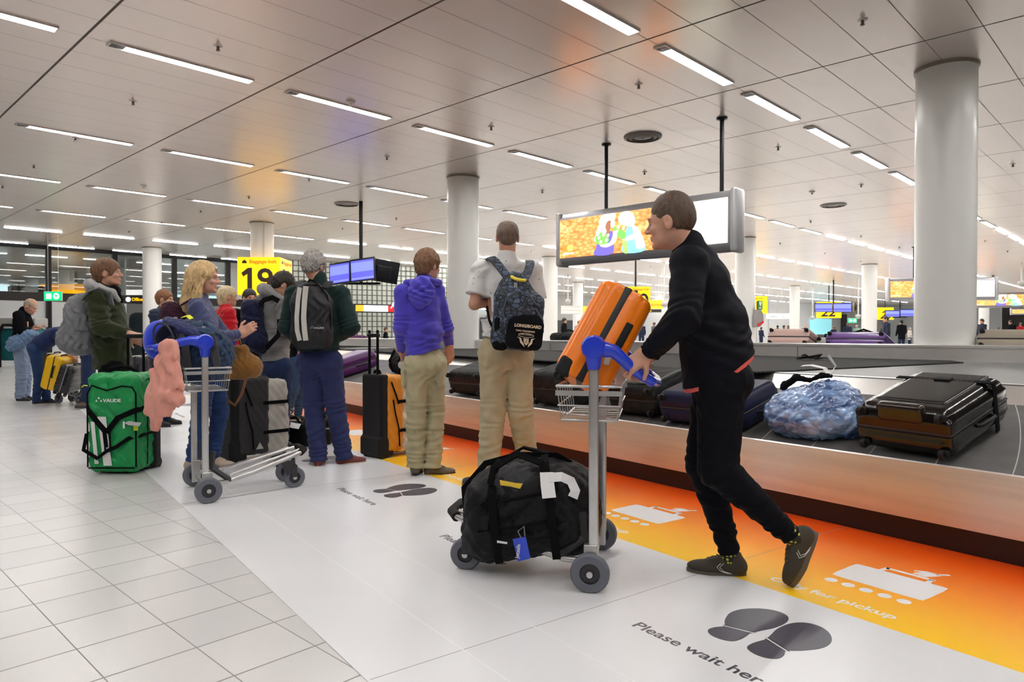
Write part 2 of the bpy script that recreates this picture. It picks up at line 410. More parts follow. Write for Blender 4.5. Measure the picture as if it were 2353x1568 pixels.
# ---------------------------------------------------------------- the carousel
M_steel = mat('brushed_steel', (.80, .80, .80), .42, metal=1., var=.08, vscale=1.5, aniso=(.6, .6, 14), bump=.02, bscale=40)
M_steel2 = mat('steel_band', (.80, .78, .76), .36, metal=.9, var=.05, vscale=3)
M_kick = mat('kick_plate', (.014, .010, .009), .4, bump=.05, bscale=30)
m = mat('belt_plates', (.05, .05, .052), .5, spec=.35); nt, b = nodes_of(m)
x, y, uv = uvxy(nt)   # x = along, y = inward 0..1
cur = mnode(nt, 'ADD', mnode(nt, 'MULTIPLY', y, .30), mnode(nt, 'MULTIPLY', mnode(nt, 'MULTIPLY', y, mnode(nt, 'SUBTRACT', 1., y)), -.12))
xx = mnode(nt, 'SUBTRACT', x, cur)
ln = linemask(nt, xx, .34, .21, .006)
n3 = nt.nodes.new('ShaderNodeTexNoise'); n3.inputs['Scale'].default_value = 9; n3.inputs['Detail'].default_value = 6; nt.links.new(uv, n3.inputs['Vector'])
base = mixc(nt, n3.outputs[0], (.06, .058, .058), (.13, .125, .122))
nt.links.new(mixc(nt, ln, base, (.42, .40, .38)), b.inputs['Base Color'])
fr = mnode(nt, 'FRACT', mnode(nt, 'DIVIDE', mnode(nt, 'SUBTRACT', xx, .21), .34))
bp = nt.nodes.new('ShaderNodeBump'); bp.inputs['Strength'].default_value = .6; bp.inputs['Distance'].default_value = .02
nt.links.new(fr, bp.inputs['Height']); nt.links.new(bp.outputs[0], b.inputs['Normal'])
M_belt = m
path = []
for i in range(0, 34): path.append((-4+i*.5, 0., 1., 0.))          # s, inward c offset, then normal (c, s)
RR = 2.3; s_e = 12.5
for i in range(1, 19):
    a = math.pi/2*i/18
    path.append((s_e+RR*math.sin(a), RR-RR*math.cos(a), math.cos(a), -math.sin(a)))
for i in range(1, 12): path.append((s_e+RR, RR+i*.5, 0., -1.))
def sweep(prof, name, m, parent, close=False, uvb=None):
    mb = MB(); n = len(prof); vs = []; fs = []; uvs = []
    acc = 0; last = None; L = Vector(parent.location)
    for (s, co, nc, ns) in path:
        for (w, z) in prof: vs.append(GA(s+ns*w, 3.86+co+nc*w, z)-L)
        p = GA(s, 3.86+co)
        acc = acc+(p-last).length if last is not None else s
        last = p; uvs += [(acc, i/(n-1)) for i in range(n)]
    for i in range(len(path)-1):
        for k in range(n-1+(1 if close else 0)): fs.append((i*n+k, i*n+(k+1) % n, (i+1)*n+(k+1) % n, (i+1)*n+k))
    me = bpy.data.meshes.new(name); me.from_pydata([tuple(v) for v in vs], [], fs)
    bm = bmesh.new(); bm.from_mesh(me); bmesh.ops.recalc_face_normals(bm, faces=bm.faces[:]); bm.to_mesh(me); bm.free()
    Lr = me.uv_layers.new(name='UVMap')
    for lp in me.loops: Lr.data[lp.index].uv = uvs[lp.vertex_index]
    me.polygons.foreach_set('use_smooth', [True]*len(me.polygons)); me.set_sharp_from_angle(angle=math.radians(30))
    return link_mesh(name, me, m, parent)
car = thing('baggage_carousel', GA(5, 4.5, 0), 'long stainless steel baggage carousel with dark slatted sloping belt, carrying the nearest luggage', 'baggage carousel')
sweep([(.05, .13), (.008, .135), (.001, .42), (0, .437), (.008, .444), (.018, .44), (.02, .40)], 'side_panel', M_steel, car)
sweep([(.05, .001), (.05, .16), (.12, .16), (.12, .001)], 'kick_plate', M_kick, car)
sweep([(.015, .435), (1.0, .690)], 'belt_plates', M_belt, car)
sweep([(.99, .685), (1.01, .70), (1.11, .79), (1.14, .802), (1.20, .802)], 'inner_band', M_steel2, car)
for s in (-1.6, .45+.0, 1.95, 2.75, 6.3, 8.4, 10.6):
    if s == 1.95: continue
    MB().strap([GA(s, 3.862, .425)-car.location, GA(s, 3.877, .14)-car.location], .004, .004, tuple(n_)).build('panel_seam', mat('seam_dark', (.12, .10, .09), .5), car)
M_plat = mat('platform_rubber', (.11, .11, .112), .42, var=.12, vscale=14, bump=.15, bscale=180)
pc = MB().prism([GA(-4, 4.98), GA(12.5, 4.98), GA(13.7, 6.16), GA(13.6, 12.0), GA(4, 14), GA(-4, 9)], .70, .80)
pc.build('platform', M_plat, car, loc=car.location)
m = mat('ribbed_rubber', (.03, .03, .03), .8, spec=.12); nt, b = nodes_of(m)
x, y, uv = uvxy(nt)
g1 = linemask(nt, x, .032, 0, .012); g2 = linemask(nt, y, .06, 0, .02)
gg = mnode(nt, 'MAXIMUM', g1, g2)
nt.links.new(mixc(nt, gg, (.008, .008, .008), (.05, .05, .05)), b.inputs['Base Color'])
bp = nt.nodes.new('ShaderNodeBump'); bp.inputs['Strength'].default_value = .8; nt.links.new(gg, bp.inputs['Height']); nt.links.new(bp.outputs[0], b.inputs['Normal'])
q = [onz(1742, 855, .81), onz(2214, 833, .81), onz(2150, 824, .81), GA(13, 12.5, 0), GA(12.4, 5.0, 0)]
L = car.location; MB().prism([(p.x, p.y) for p in q], .80, .812).build('ribbed_mat', m, car, loc=L, uv=lambda co: ((co.x*math.cos(TH)+co.y*math.sin(TH)), (-co.x*math.sin(TH)+co.y*math.cos(TH))))
# dark crumpled strap lying on the ribbed mat
st = MB(); r2 = random.Random(3)
base = [P(1835+14*i, 838-2.2*math.sin(i*1.9)-(4 if i < 6 else 0), 7.7+.1*math.sin(i)) for i in range(6)]
pts = [Vector((p.x, p.y, .825+.02*abs(math.sin(i*2.1)))) for i, p in enumerate(base)]
for i in range(7): pts.append(Vector((pts[0].x+.04*i+.05*math.sin(i*2.7), pts[0].y+.06*math.cos(i*2.2), .83+.02*(i % 3))))
st.strap(pts, .05, .01); s_ = st.build('luggage_strap', mat('strap_black', (.012, .012, .012), .6)); tag(s_, 'crumpled black strap lying on the dark ribbed mat behind the walking man', 'strap')
# far barrier and the return belt behind it
d2 = Vector((-.695, .719, 0)); n2 = Vector((.719, .695, 0)); B0 = Vector((3.72, 8.78, 0))
car2 = thing('baggage_carousel', B0+d2*2, 'low stainless steel barrier and belt of the next carousel, across the middle of the picture', 'baggage carousel')
def strip(prof, t0, t1, name, m, uvf=None):
    mb = MB(); vs = []; n = len(prof)
    for t in (t0, t1): vs += [B0+d2*t+n2*w+Vector((0, 0, z)) for w, z in prof]
    mb.add(vs, [(k, k+1, n+k+1, n+k) for k in range(n-1)])
    return mb.build(name, m, car2, loc=car2.location, smooth=30, uv=uvf)
strip([(0, .80), (0, .94), (.004, .94), (.004, .95), (-.012, .95), (-.012, .975), (0, .985), (.16, .985), (.18, .95)], -6, 22, 'barrier', M_steel2)
strip([(.17, .95), (1.15, .62)], -6, 22, 'belt_plates', mat('far_belt', (.05, .05, .05), .5))
strip([(1.14, .60), (1.15, .63), (1.18, .62), (1.18, .0)], -6, 22, 'outer_panel', M_steel)
for t in (-3.6, .1, 4.4, 8.6, 12.5): MB().box(B0+d2*t+n2*(-.001)+Vector((0, 0, .87)), (.004, .008, .14), R3(n2, d2)).build('panel_seam', mat('seam_dark', (.12, .10, .09), .5), car2, loc=car2.location)
# ================================================================ implicit surfaces -> meshes
def va(v): return np.array([v[0], v[1], v[2]], dtype=np.float32)
class Sd:
    def __init__(s, vox=.006, k=.02): s.vox = vox; s.k = k; s.ops = []; s.wr = []; s.lo = np.full(3, 1e9); s.hi = -s.lo
    def _grow(s, lo, hi, op):
        if op == '+': s.lo = np.minimum(s.lo, lo); s.hi = np.maximum(s.hi, hi)
    def cap(s, a, b, ra, rb=None, k=None, w=None, sc=1., op='+'):
        rb = ra if rb is None else rb; a, b = va(a), va(b); m = max(ra, rb)*max(1, sc)
        if w is not None: w = va(Vector(w).normalized())
        lo, hi = np.minimum(a, b)-m, np.maximum(a, b)+m; s._grow(lo, hi, op)
        s.ops.append((op, 'cap', (a, b, ra, rb, w, sc), lo, hi, s.k if k is None else k)); return s
    def chain(s, pts, rs, k=None, w=None, sc=1., op='+'):
        for i in range(len(pts)-1): s.cap(pts[i], pts[i+1], rs[i], rs[i+1], k if i == 0 else .012, w, sc, op)
        return s
    def ell(s, c, r, R=None, k=None, op='+'):
        c = va(c); r = va(r); R = np.eye(3, dtype=np.float32) if R is None else np.array(R, dtype=np.float32)
        e = np.abs(R) @ r; s._grow(c-e, c+e, op); s.ops.append((op, 'ell', (c, r, R), c-e, c+e, s.k if k is None else k)); return s
    def box(s, c, h, rd, R=None, k=None, op='+'):
        c = va(c); h = va(h); R = np.eye(3, dtype=np.float32) if R is None else np.array(R, dtype=np.float32)
        e = np.abs(R) @ h; s._grow(c-e, c+e, op); s.ops.append((op, 'box', (c, h, rd, R), c-e, c+e, s.k if k is None else k)); return s
    def cut(s, p, n, c=None, r=None, k=.004):      # removes the side n points to (inside a ball c,r if given)
        p = va(p); n = va(Vector(n).normalized()); lo = np.full(3, -1e9) if c is None else va(c)-r; hi = -lo if c is None else va(c)+r
        s.ops.append(('x', 'pl', (p, n), lo, hi, k)); return s
    def wrinkle(s, c, ax, amp, lam, rad, ph=0.): s.wr.append((va(c), va(Vector(ax).normalized()), amp, lam, rad, ph)); return s
    def noise(s, amp, lam, st=(1, 1, 1)): s.wr.append((None, va(st), amp, lam, 0, 0)); return s
    def field(s):
        v = s.vox; lo = s.lo-3*v-.004; hi = s.hi+3*v+.004; n = np.ceil((hi-lo)/v).astype(int)+1
        ax = [(lo[i]+np.arange(n[i])*v).astype(np.float32) for i in range(3)]
        D = np.full(n, .3, np.float32)
        for op, ty, a, l, h, k in s.ops:
            mg = k+2.5*v
            i0 = np.clip(np.floor((np.maximum(l, lo)-mg-lo)/v).astype(int), 0, n-1); i1 = np.clip(np.ceil((np.minimum(h, hi)+mg-lo)/v).astype(int)+1, 0, n)
            if (i1 <= i0).any(): continue
            sl = tuple(slice(i0[q], i1[q]) for q in range(3))
            X, Y, Z = ax[0][sl[0]][:, None, None], ax[1][sl[1]][None, :, None], ax[2][sl[2]][None, None, :]
            if ty == 'cap':
                p0, p1, ra, rb, w, sc = a; q = [X-p0[0], Y-p0[1], Z-p0[2]]; ba = p1-p0
                if w is not None:
                    wd = (q[0]*w[0]+q[1]*w[1]+q[2]*w[2])*(1/sc-1); q = [q[i]+wd*w[i] for i in range(3)]; ba = ba+w*(ba @ w)*(1/sc-1)
                bb = float(ba @ ba)+1e-9
                t = np.clip((q[0]*ba[0]+q[1]*ba[1]+q[2]*ba[2])/bb, 0, 1)
                d = np.sqrt((q[0]-t*ba[0])**2+(q[1]-t*ba[1])**2+(q[2]-t*ba[2])**2)-(ra+(rb-ra)*t)
                if sc < 1: d = d*sc
            elif ty == 'ell':
                c, r, R = a; q = [X-c[0], Y-c[1], Z-c[2]]
                l_ = [(q[0]*R[0, i]+q[1]*R[1, i]+q[2]*R[2, i])/r[i] for i in range(3)]
                k0 = np.sqrt(l_[0]**2+l_[1]**2+l_[2]**2)+1e-6; k1 = np.sqrt((l_[0]/r[0])**2+(l_[1]/r[1])**2+(l_[2]/r[2])**2)+1e-6
                d = k0*(k0-1)/k1
            elif ty == 'box':
                c, hh, rd, R = a; q = [X-c[0], Y-c[1], Z-c[2]]
                l_ = [np.abs(q[0]*R[0, i]+q[1]*R[1, i]+q[2]*R[2, i])-(hh[i]-rd) for i in range(3)]
                d = np.sqrt(sum(np.maximum(t, 0)**2 for t in l_))+np.minimum(np.maximum(np.maximum(l_[0], l_[1]), l_[2]), 0)-rd
            else:
                p, nn = a; d = (X-p[0])*nn[0]+(Y-p[1])*nn[1]+(Z-p[2])*nn[2]
            A = D[sl]
            if op == '+':
                hh = np.clip(.5+.5*(d-A)/k, 0, 1); D[sl] = d*(1-hh)+A*hh-k*hh*(1-hh)
            elif op == '-':
                d = -d; hh = np.clip(.5-.5*(d-A)/k, 0, 1); D[sl] = d*(1-hh)+A*hh+k*hh*(1-hh)
            else: D[sl] = np.maximum(A, d)
        if s.wr:
            mk = np.nonzero(np.abs(D) < 3.5*v+.012)
            pts = [ax[i][mk[i]] for i in range(3)]; dd = np.zeros(len(pts[0]), np.float32)
            for c, a, amp, lam, rad, ph in s.wr:
                f = 2*math.pi/lam
                if c is None:
                    x, y, z = pts[0]*f*a[0], pts[1]*f*a[1], pts[2]*f*a[2]
                    dd += amp*(np.sin(x+1.7*np.sin(y*.7+1.3))*np.cos(z*.9+1.1*np.sin(x*.6))+.5*np.sin(y*1.9+z*1.3+2*np.sin(x*.8)))*.6
                else:
                    q = [pts[i]-c[i] for i in range(3)]; g = np.exp(-(q[0]**2+q[1]**2+q[2]**2)/(rad*rad))
                    al = q[0]*a[0]+q[1]*a[1]+q[2]*a[2]
                    wob = .35*lam*np.sin((q[0]*a[1]-q[1]*a[0]+q[2]*.6)*f*.45+ph)
                    dd += amp*g*np.sin((al+wob)*f+ph)
            D[mk] += dd
        return D, lo, v
    def mesh(s, relax=1):
        D, lo, v = s.field(); n = D.shape; S = D < 0
        acc_i = []; acc_p = []; quads = []
        st = np.array([n[1]*n[2], n[2], 1])
        for a in range(3):
            sl0 = [slice(None)]*3; sl1 = [slice(None)]*3; sl0[a] = slice(0, -1); sl1[a] = slice(1, None)
            idx = np.array(np.nonzero(S[tuple(sl0)] != S[tuple(sl1)])).T
            b, c = (a+1) % 3, (a+2) % 3
            ok = (idx[:, b] > 0) & (idx[:, c] > 0); idx = idx[ok]
            d0 = D[tuple(idx.T)]; i2 = idx.copy(); i2[:, a] += 1; d1 = D[tuple(i2.T)]
            t = d0/(d0-d1); p = idx.astype(np.float32); p[:, a] += t
            cells = []
            for ob, oc in ((0, 0), (1, 0), (1, 1), (0, 1)):
                ci = idx.copy(); ci[:, b] -= ob; ci[:, c] -= oc; li = ci @ st; cells.append(li); acc_i.append(li); acc_p.append(p)
            q = np.stack(cells, 1); fl = d0 < 0; q[~fl] = q[~fl][:, ::-1]; quads.append(q)
        I = np.concatenate(acc_i); Pp = np.concatenate(acc_p); Q = np.concatenate(quads)
        u, inv = np.unique(I, return_inverse=True); cnt = np.bincount(inv)
        V = np.stack([np.bincount(inv, Pp[:, i])/cnt for i in range(3)], 1)*v+lo
        F = np.searchsorted(u, Q)
        for _ in range(relax):
            A = np.zeros_like(V); c2 = np.zeros(len(V))
            for i in range(4):
                j = (i+1) % 4
                for x, y in ((i, j), (j, i)):
                    for d in range(3): A[:, d] += np.bincount(F[:, x], V[F[:, y], d], len(V))
                    c2 += np.bincount(F[:, x], minlength=len(V))
            V = V*.5+.5*A/np.maximum(c2, 1)[:, None]
        return V, F
    def build(s, name, m, parent=None, relax=1, L=None, uvf=None):
        V, F = s.mesh(relax); L = Vector((0, 0, 0)) if L is None else L
        V = V-np.array([L[0], L[1], L[2]])
        me = bpy.data.meshes.new(name); me.vertices.add(len(V)); me.vertices.foreach_set('co', V.astype(np.float32).ravel())
        me.loops.add(len(F)*4); me.loops.foreach_set('vertex_index', F.astype(np.int32).ravel())
        me.polygons.add(len(F)); me.polygons.foreach_set('loop_start', np.arange(0, len(F)*4, 4, dtype=np.int32))
        me.polygons.foreach_set('use_smooth', np.ones(len(F), bool)); me.update(calc_edges=True); me.validate()
        o = link_mesh(name, me, m, parent); return o
# ---------------------------------------------------------------- anatomy
Z_ = Vector((0, 0, 1))
def head_frame(c, fwd, up=Z_):
    f = Vector(fwd).normalized(); u = Vector(up); u = (u-f*u.dot(f)).normalized(); r = f.cross(u)
    return Matrix(((r.x, f.x, u.x), (r.y, f.y, u.y), (r.z, f.z, u.z))), Vector(c)
def head_prims(S, c, R, s=1., fem=False):
    T = lambda x, y, z: c+R @ Vector((x*s, y*s, z*s))
    S.ell(T(0, -.014, .034), (.074*s, .094*s, .084*s), R, .01)
    S.ell(T(0, .024, -.026), (.060*s, .066*s, .080*s), R, .03)
    S.ell(T(0, .040, -.072), (.046*s, .040*s, .032*s), R, .02)
    S.ell(T(0, .078, -.088), (.020*s, .018*s, .016*s), R, .016)
    S.ell(T(0, .079, .024), (.044*s, .014*s, .010*s), R, .014)
    for q in (-1, 1):
        S.ell(T(q*.031, .095, .004), (.017*s, .016*s, .011*s), R, .010, '-')
        S.ell(T(q*.038, .062, -.022), (.020*s, .022*s, .016*s), R, .014)
    S.cap(T(0, .086, .012), T(0, .108, -.020), .006*s, .0115*s, .010)
    for q in (-1, 1): S.ell(T(q*.011, .098, -.024), (.009*s, .011*s, .008*s), R, .005)
    S.ell(T(0, .088, -.050), (.024*s, .011*s, .0065*s), R, .005); S.ell(T(0, .086, -.061), (.021*s, .011*s, .0075*s), R, .004)
    for q in (-1, 1):
        S.ell(T(q*.075, -.008, -.006), (.010*s, .020*s, .032*s), R, .006)
        S.ell(T(q*.086, -.004, -.002), (.007*s, .010*s, .017*s), R, .005, '-')
def face_parts(c, R, s, parent, L, brow=(.12, .07, .04), eyes=True):
    T = lambda x, y, z: c+R @ Vector((x*s, y*s, z*s))-L
    for q in (-1, 1):
        e = MB(); i = MB()
        e.ball(T(q*.031, .0685, .004), .0108*s, 14); i.ball(T(q*.031, .0762, .003), .0056*s, 12)
        bmb = MB(); bmb.tube([T(q*.016, .0895, .025), T(q*.032, .0855, .030), T(q*.045, .0735, .026)], [.003*s, .0035*s, .002*s], 6); bmb.build('eyebrow', mat('brow_%.2f' % brow[0], brow, .8), parent, smooth=60)
        eo = e.build('eye', mat('eye_white', (.50, .48, .46), .3), parent, smooth=60); i.build('iris', mat('iris', (.05, .07, .10), .1), parent, smooth=60)
def hair_prims(S, c, R, s=1., th=.010, top=.012, front=.06, nape=-.055, side=.0):
    T = lambda x, y, z: c+R @ Vector((x*s, y*s, z*s))
    S.ell(T(0, -.016, .036), ((.074+th)*s, (.092+th)*s, (.084+top)*s), R, .01)
    S.cap(T(0, -.045, 0), T(0, -.052, nape+.03), (.066+th*.6)*s, (.05+th*.6)*s, .03)
    S.ell(T(0, .115, -.035), (.088*s, .075*s, .088*s), R, .012, '-')        # face opening
    for q in (-1, 1): S.ell(T(q*.09, .006, -.012), (.03*s, .026*s, .042*s), R, .01, '-')   # ears free
    S.box(T(0, .055, -.13), (.2*s, .085*s, .10*s), .01, R, .01, '-')
    S.cut(T(0, 0, nape), R @ Vector((0, .25, -1)))
def hand_prims(S, w, d, pn, side, curl=.5, s=1., thumb=1., spread=1.):
    """w wrist, d finger direction, pn palm normal (towards the palm side), side=+1/-1: across direction of the thumb"""
    d = Vector(d).normalized(); pn = Vector(pn); pn = (pn-d*pn.dot(d)).normalized(); ac = d.cross(pn)*side
    R = Matrix(((ac.x, d.x, pn.x), (ac.y, d.y, pn.y), (ac.z, d.z, pn.z)))
    S.box(w+d*.052*s, (.040*s, .052*s, .0145*s), .013*s, R, .012)
    S.cap(w-d*.03*s, w+d*.02*s, .026*s, .026*s, .02, ac, 1.15)
    for i, (o, ln, r, e) in enumerate(((.031, .070, .0090, .098), (.0105, .078, .0092, .102), (-.0105, .072, .0088, .099), (-.030, .056, .0078, .091))):
        p = w+ac*o*s+d*e*s*.98; a = curl*.55; dd = d.copy()
        for j, f in enumerate((.45, .30, .25)):
            dd = (d*math.cos(a)+pn*math.sin(a)).normalized()
            q = p+dd*ln*f*s; S.cap(p, q, r*s*(1-.06*j), r*s*(.94-.08*j), .004); p = q; a += curl*(1.0 if j == 0 else .8)+.05*i*curl
    p = w+ac*.030*s+d*.022*s+pn*.004*s; t1 = (ac*.75*thumb+d*.6+pn*.25).normalized(); q = p+t1*.045*s
    t2 = (ac*.25*thumb+d*.85+pn*(.25+.5*curl)).normalized()
    S.cap(p, q, .0135*s, .0105*s, .010); S.cap(q, q+t2*.034*s, .0102*s, .0088*s, .004)
def leg_prims(S, hip, kn, an, r=(.085, .062, .052, .042), k=.02, w=None, sc=1.):
    mid = kn+(an-kn)*.35
    S.cap(hip, kn, r[0], r[1], k, w, sc); S.chain([kn, mid, an], [r[1], r[2], r[3]], .012)
# ================================================================ people
SKIN = mat('skin', (.58, .31, .215), .5, var=.06, vscale=25); SKIN2 = mat('skin_tan', (.50, .255, .165), .5, var=.06, vscale=25)
for q in (SKIN, SKIN2):
    bq = q.node_tree.nodes['Principled BSDF']; bq.inputs['Subsurface Weight'].default_value = .12; bq.inputs['Subsurface Radius'].default_value = (.02, .008, .004)
def fab(name, col, **k):
    kw = dict(rough=.85, bump=.25, bscale=420, var=.10, vscale=9, sheen=.08, spec=.14); kw.update(k); return mat(name, col, **kw)
def hairmat(name, col, v=.35): return mat(name, col, .5, var=v, vscale=55, aniso=(1, 1, .25), bump=.4, bscale=160)
class Person:
    def __init__(s, label, loc, H=1.75, skin=SKIN, vox=.007, fem=False, name='person', group=None):
        s.root = thing(name, loc, label, 'person', group); s.L = Vector(loc); s.s = H/1.75; s.skin = skin; s.vox = vox; s.J = {}; s.fem = fem
    def joints(s, **k):
        for a, b in k.items(): s.J[a] = Vector(b)
        J = s.J
        J.setdefault('pelvis', (J['hipL']+J['hipR'])/2+Vector((0, 0, .03)))
        J['right'] = (J['shR']-J['shL']).normalized(); J['chest'] = (J['shL']+J['shR'])/2-(((J['shL']+J['shR'])/2)-J['pelvis']).normalized()*.10
        J['up'] = ((J['shL']+J['shR'])/2-J['pelvis']).normalized(); J['fwd'] = J['up'].cross(J['right']).normalized()
        J['hr'] = (J['hipR']-J['hipL']); J['hr'] = J['hr'].normalized() if J['hr'].length > .02 else J['right']
        J.setdefault('neck', (J['shL']+J['shR'])/2+J['up']*.05); J['waist'] = J['pelvis'].lerp(J['chest'], .48)
        return s
    def head(s, c, fwd, up=Z_, hs=None):
        s.hc = Vector(c); s.hs = (hs or 1.)*(.97 if s.fem else 1.); s.R, _ = head_frame(c, fwd, up); return s
    def body(s, hands=None, vox=None, forearm_skin=True):
        J = s.J; q = s.s; S = Sd(vox or s.vox, .03)
        S.cap(J['pelvis'], J['waist'], .085*q, .08*q, .03, J['right'], 1.4); S.cap(J['waist'], J['chest'], .08*q, .09*q, .04, J['right'], 1.45)
        S.cap(J['shL'], J['shR'], .05*q, .05*q, .04)
        T = lambda x, y, z: s.hc+s.R @ Vector((x*s.hs, y*s.hs, z*s.hs))
        nr = .050 if s.fem else .057
        S.cap(J['neck']-J['up']*.03, T(0, -.022, -.05), nr*q, nr*.95*q, .03)
        head_prims(S, s.hc, s.R, s.hs, s.fem)
        for a in 'LR':
            S.cap(J['sh'+a], J['el'+a], .045*q, .036*q, .02); S.cap(J['el'+a], J['wr'+a], .037*q, .025*q, .012)
            S.cap(J['hip'+a], J['kn'+a], .065*q, .045*q, .03); S.cap(J['kn'+a], J['an'+a], .045*q, .032*q, .02)
            if 'toe'+a in J: S.cap(J['an'+a], J['an'+a].lerp(J['toe'+a], .12)-J.get('fu'+a, Z_)*.025, .028*q, .020*q, .02)
            hd = (hands or {}).get(a)
            if hd is not None: hand_prims(S, J['wr'+a], *hd)
        s.bodyo = S.build('body', s.skin, s.root, 1, s.L); return s
    def face(s, brow=(.12, .07, .04)): face_parts(s.hc, s.R, s.hs, s.bodyo, s.L, brow); return s
    def hair(s, m, long=False, fn=None, vox=.0045, nz=.0035, **k):
        S = Sd(vox, .01); hair_prims(S, s.hc, s.R, s.hs, **k)
        T = lambda x, y, z: s.hc+s.R @ Vector((x*s.hs, y*s.hs, z*s.hs))
        if fn: fn(S, T, s.R)
        if nz: S.noise(nz, .022, (1, 1, .55)); S.noise(nz*.7, .011, (1, 1, .4))
        s.hairo = S.build('hair', m, s.root, 0, s.L); return s
    def top(s, m, name='jacket', g=.02, hem=None, sl=1.0, long=.12, wr=.006, extra=None, vox=None, belly=0., sleeve=(.062, .054, .046), cut_up=True, bw=1.42, hemn=None):
        J = s.J; q = s.s; S = Sd(vox or s.vox, .03); u = J['up']; rt = J['right']
        hemp = J['pelvis']-u*(long) if hem is None else Vector(hem)
        S.cap(hemp-u*.09, J['waist'], (.092+g)*q, (.088+g)*q, .03, J['hr'].lerp(rt, .5), bw); S.cap(J['waist'], J['chest']+u*.0, (.088+g)*q, (.096+g)*q, .05, rt, bw+.03)
        if belly: S.ell(J['waist']+J['fwd']*.05, (.13*q, .08*q+belly, .14*q), R3(rt, J['fwd']), .05)
        S.cap(J['shL'], J['shR'], (.050+g*.6)*q, (.050+g*.6)*q, .05)
        S.cap(J['neck']-u*.05, J['neck']+u*.005, (.066+g*.5)*q, (.060+g*.3)*q, .05)
        for a in 'LR':
            sh, el, wr_ = J['sh'+a], J['el'+a], J['wr'+a]
            if sl > .5:
                S.cap(sh, el, (sleeve[0])*q, sleeve[1]*q, .03); e = el.lerp(wr_, min(1, (sl-.5)*2*.97)); S.cap(el, e, sleeve[1]*q, sleeve[2]*q*.8, .014)
                d = (e-el).normalized(); S.cut(e, d, e+d*.05, .085, .003)
                S.wrinkle(el, (el-sh).normalized(), wr, .045*q, .09, 1.); S.wrinkle(e, (e-el), wr*.8, .03, .07, 2.)
            else:
                e = sh.lerp(el, sl*2); S.cap(sh, e, sleeve[0]*q, sleeve[1]*1.12*q, .03); d = (e-sh).normalized(); S.cut(e, d, e+d*.06, .09, .003)
            S.wrinkle(sh, (el-sh)+rt*.2, wr*.7, .07, .12, .5)
        S.wrinkle(J['waist'], u+rt*.25, wr*1.1, .085, .17, .7); S.wrinkle(J['waist']-J['fwd']*.08-u*.06, u-rt*.35, wr, .06, .13, 2.1)
        S.noise(wr*.5, .19)
        if extra: extra(S)
        hn = -u if hemn is None else Vector(hemn)
        if cut_up: S.cut(hemp, hn, hemp, .42)
        s.topo = S.build(name, m, s.root, 1, s.L); return s
    def trousers(s, m, name='trousers', r=(.088, .066, .058, .050), wr=.006, top=.06, hemz=.03, extra=None, vox=None, k=.012, seat=0., hemmed=True):
        J = s.J; q = s.s; S = Sd(vox or s.vox, k); u = J['up']
        for a in 'LR':
            hip, kn, an = J['hip'+a], J['kn'+a], J['an'+a]
            e = an+(an-kn).normalized()*hemz
            leg_prims(S, hip, kn, e, [x*q for x in r], k)
            d = (e-kn).normalized()
            if hemmed: S.cut(e, d, e+d*.08, .12, .003)
            S.wrinkle(kn, (an-kn), wr, .055, .11, .4 if a == 'L' else 1.7); S.wrinkle(e-d*.06, d, wr*1.1, .045, .10, 2.2 if a == 'L' else .2)
            S.wrinkle(hip.lerp(kn, .25), (kn-hip)+J['hr']*.7, wr*.8, .07, .13, .9); S.wrinkle(kn.lerp(e, .5), d+J['hr']*.5, wr*.8, .08, .12, 1.9)
        pv = (J['hipL']+J['hipR'])/2
        S.cap(pv-J['fwd']*.0+u*.0, J['pelvis']+u*(top), (.098+seat)*q, .090*q, .04, J['hr'], 1.5)
        S.ell(pv-J['fwd']*.045-u*.02, (.135*q, (.075+seat)*q, .095*q), R3(J['hr'], J['fwd']), .03)
        S.noise(wr*.5, .16)
        if extra: extra(S)
        S.cut(J['pelvis']+u*top, u, J['pelvis']+u*(top+.1), .3)
        s.trou = S.build(name, m, s.root, 1, s.L); return s
    def shoes(s, m, ms, name='shoe', L=.27, w=.046, high=.0, vox=.0055):
        J = s.J; q = s.s
        for a in 'LR':
            an, toe = J['an'+a], J['toe'+a]
            up = J.get('fu'+a, Z_); f = (toe-an); f = (f-up*f.dot(up)).normalized(); r = f.cross(up)
            base = an-up*(.085*q)            # sole level under the ankle
            heel = base-f*.055*q; R = R3(r, f)
            S = Sd(vox, .03); T = lambda x, y, z: base+r*(x*q)+f*(y*q)+up*(z*q)
            S.ell(T(0, -.025, .045), (.038*q, .045*q, .045*q), R); S.ell(T(0, .09, .034), (w*q, .10*q, .030*q), R, .03); S.ell(T(0, .03, .055), (.037*q, .075*q, .038*q), R, .02)
            S.cap(T(0, -.012, .06), T(0, -.005, .095+high), .036*q, .038*q, .02)
            S.cut(T(0, 0, .010), -up); S.cut(T(0, -.005, .098+high), up+f*.25)
            sh = S.build(name, m, s.root, 1, s.L)
            pts = []
            for t in range(28):
                an_ = 2*math.pi*t/28; x = math.sin(an_); y = math.cos(an_)
                pts.append((x*(w*1.03 if y > 0 else w*.86)*(1-.12*(y < -.2)), .06+y*.132 if y > 0 else .06+y*.125))
            mb = MB(); n = 28
            vs = [T(x*.97, y, -.002)-s.L for x, y in pts]+[T(x, y, .010)-s.L for x, y in pts]+[T(x*.98, y, .022)-s.L for x, y in pts]
            fs = [tuple(range(n))[::-1], tuple(range(2*n, 3*n))]+[(i+k*n, (i+1) % n+k*n, (i+1) % n+(k+1)*n, i+(k+1)*n) for i in range(n) for k in range(2)]
            mb.add(vs, fs).build('sole', ms, sh, smooth=40)
            lc = MB()
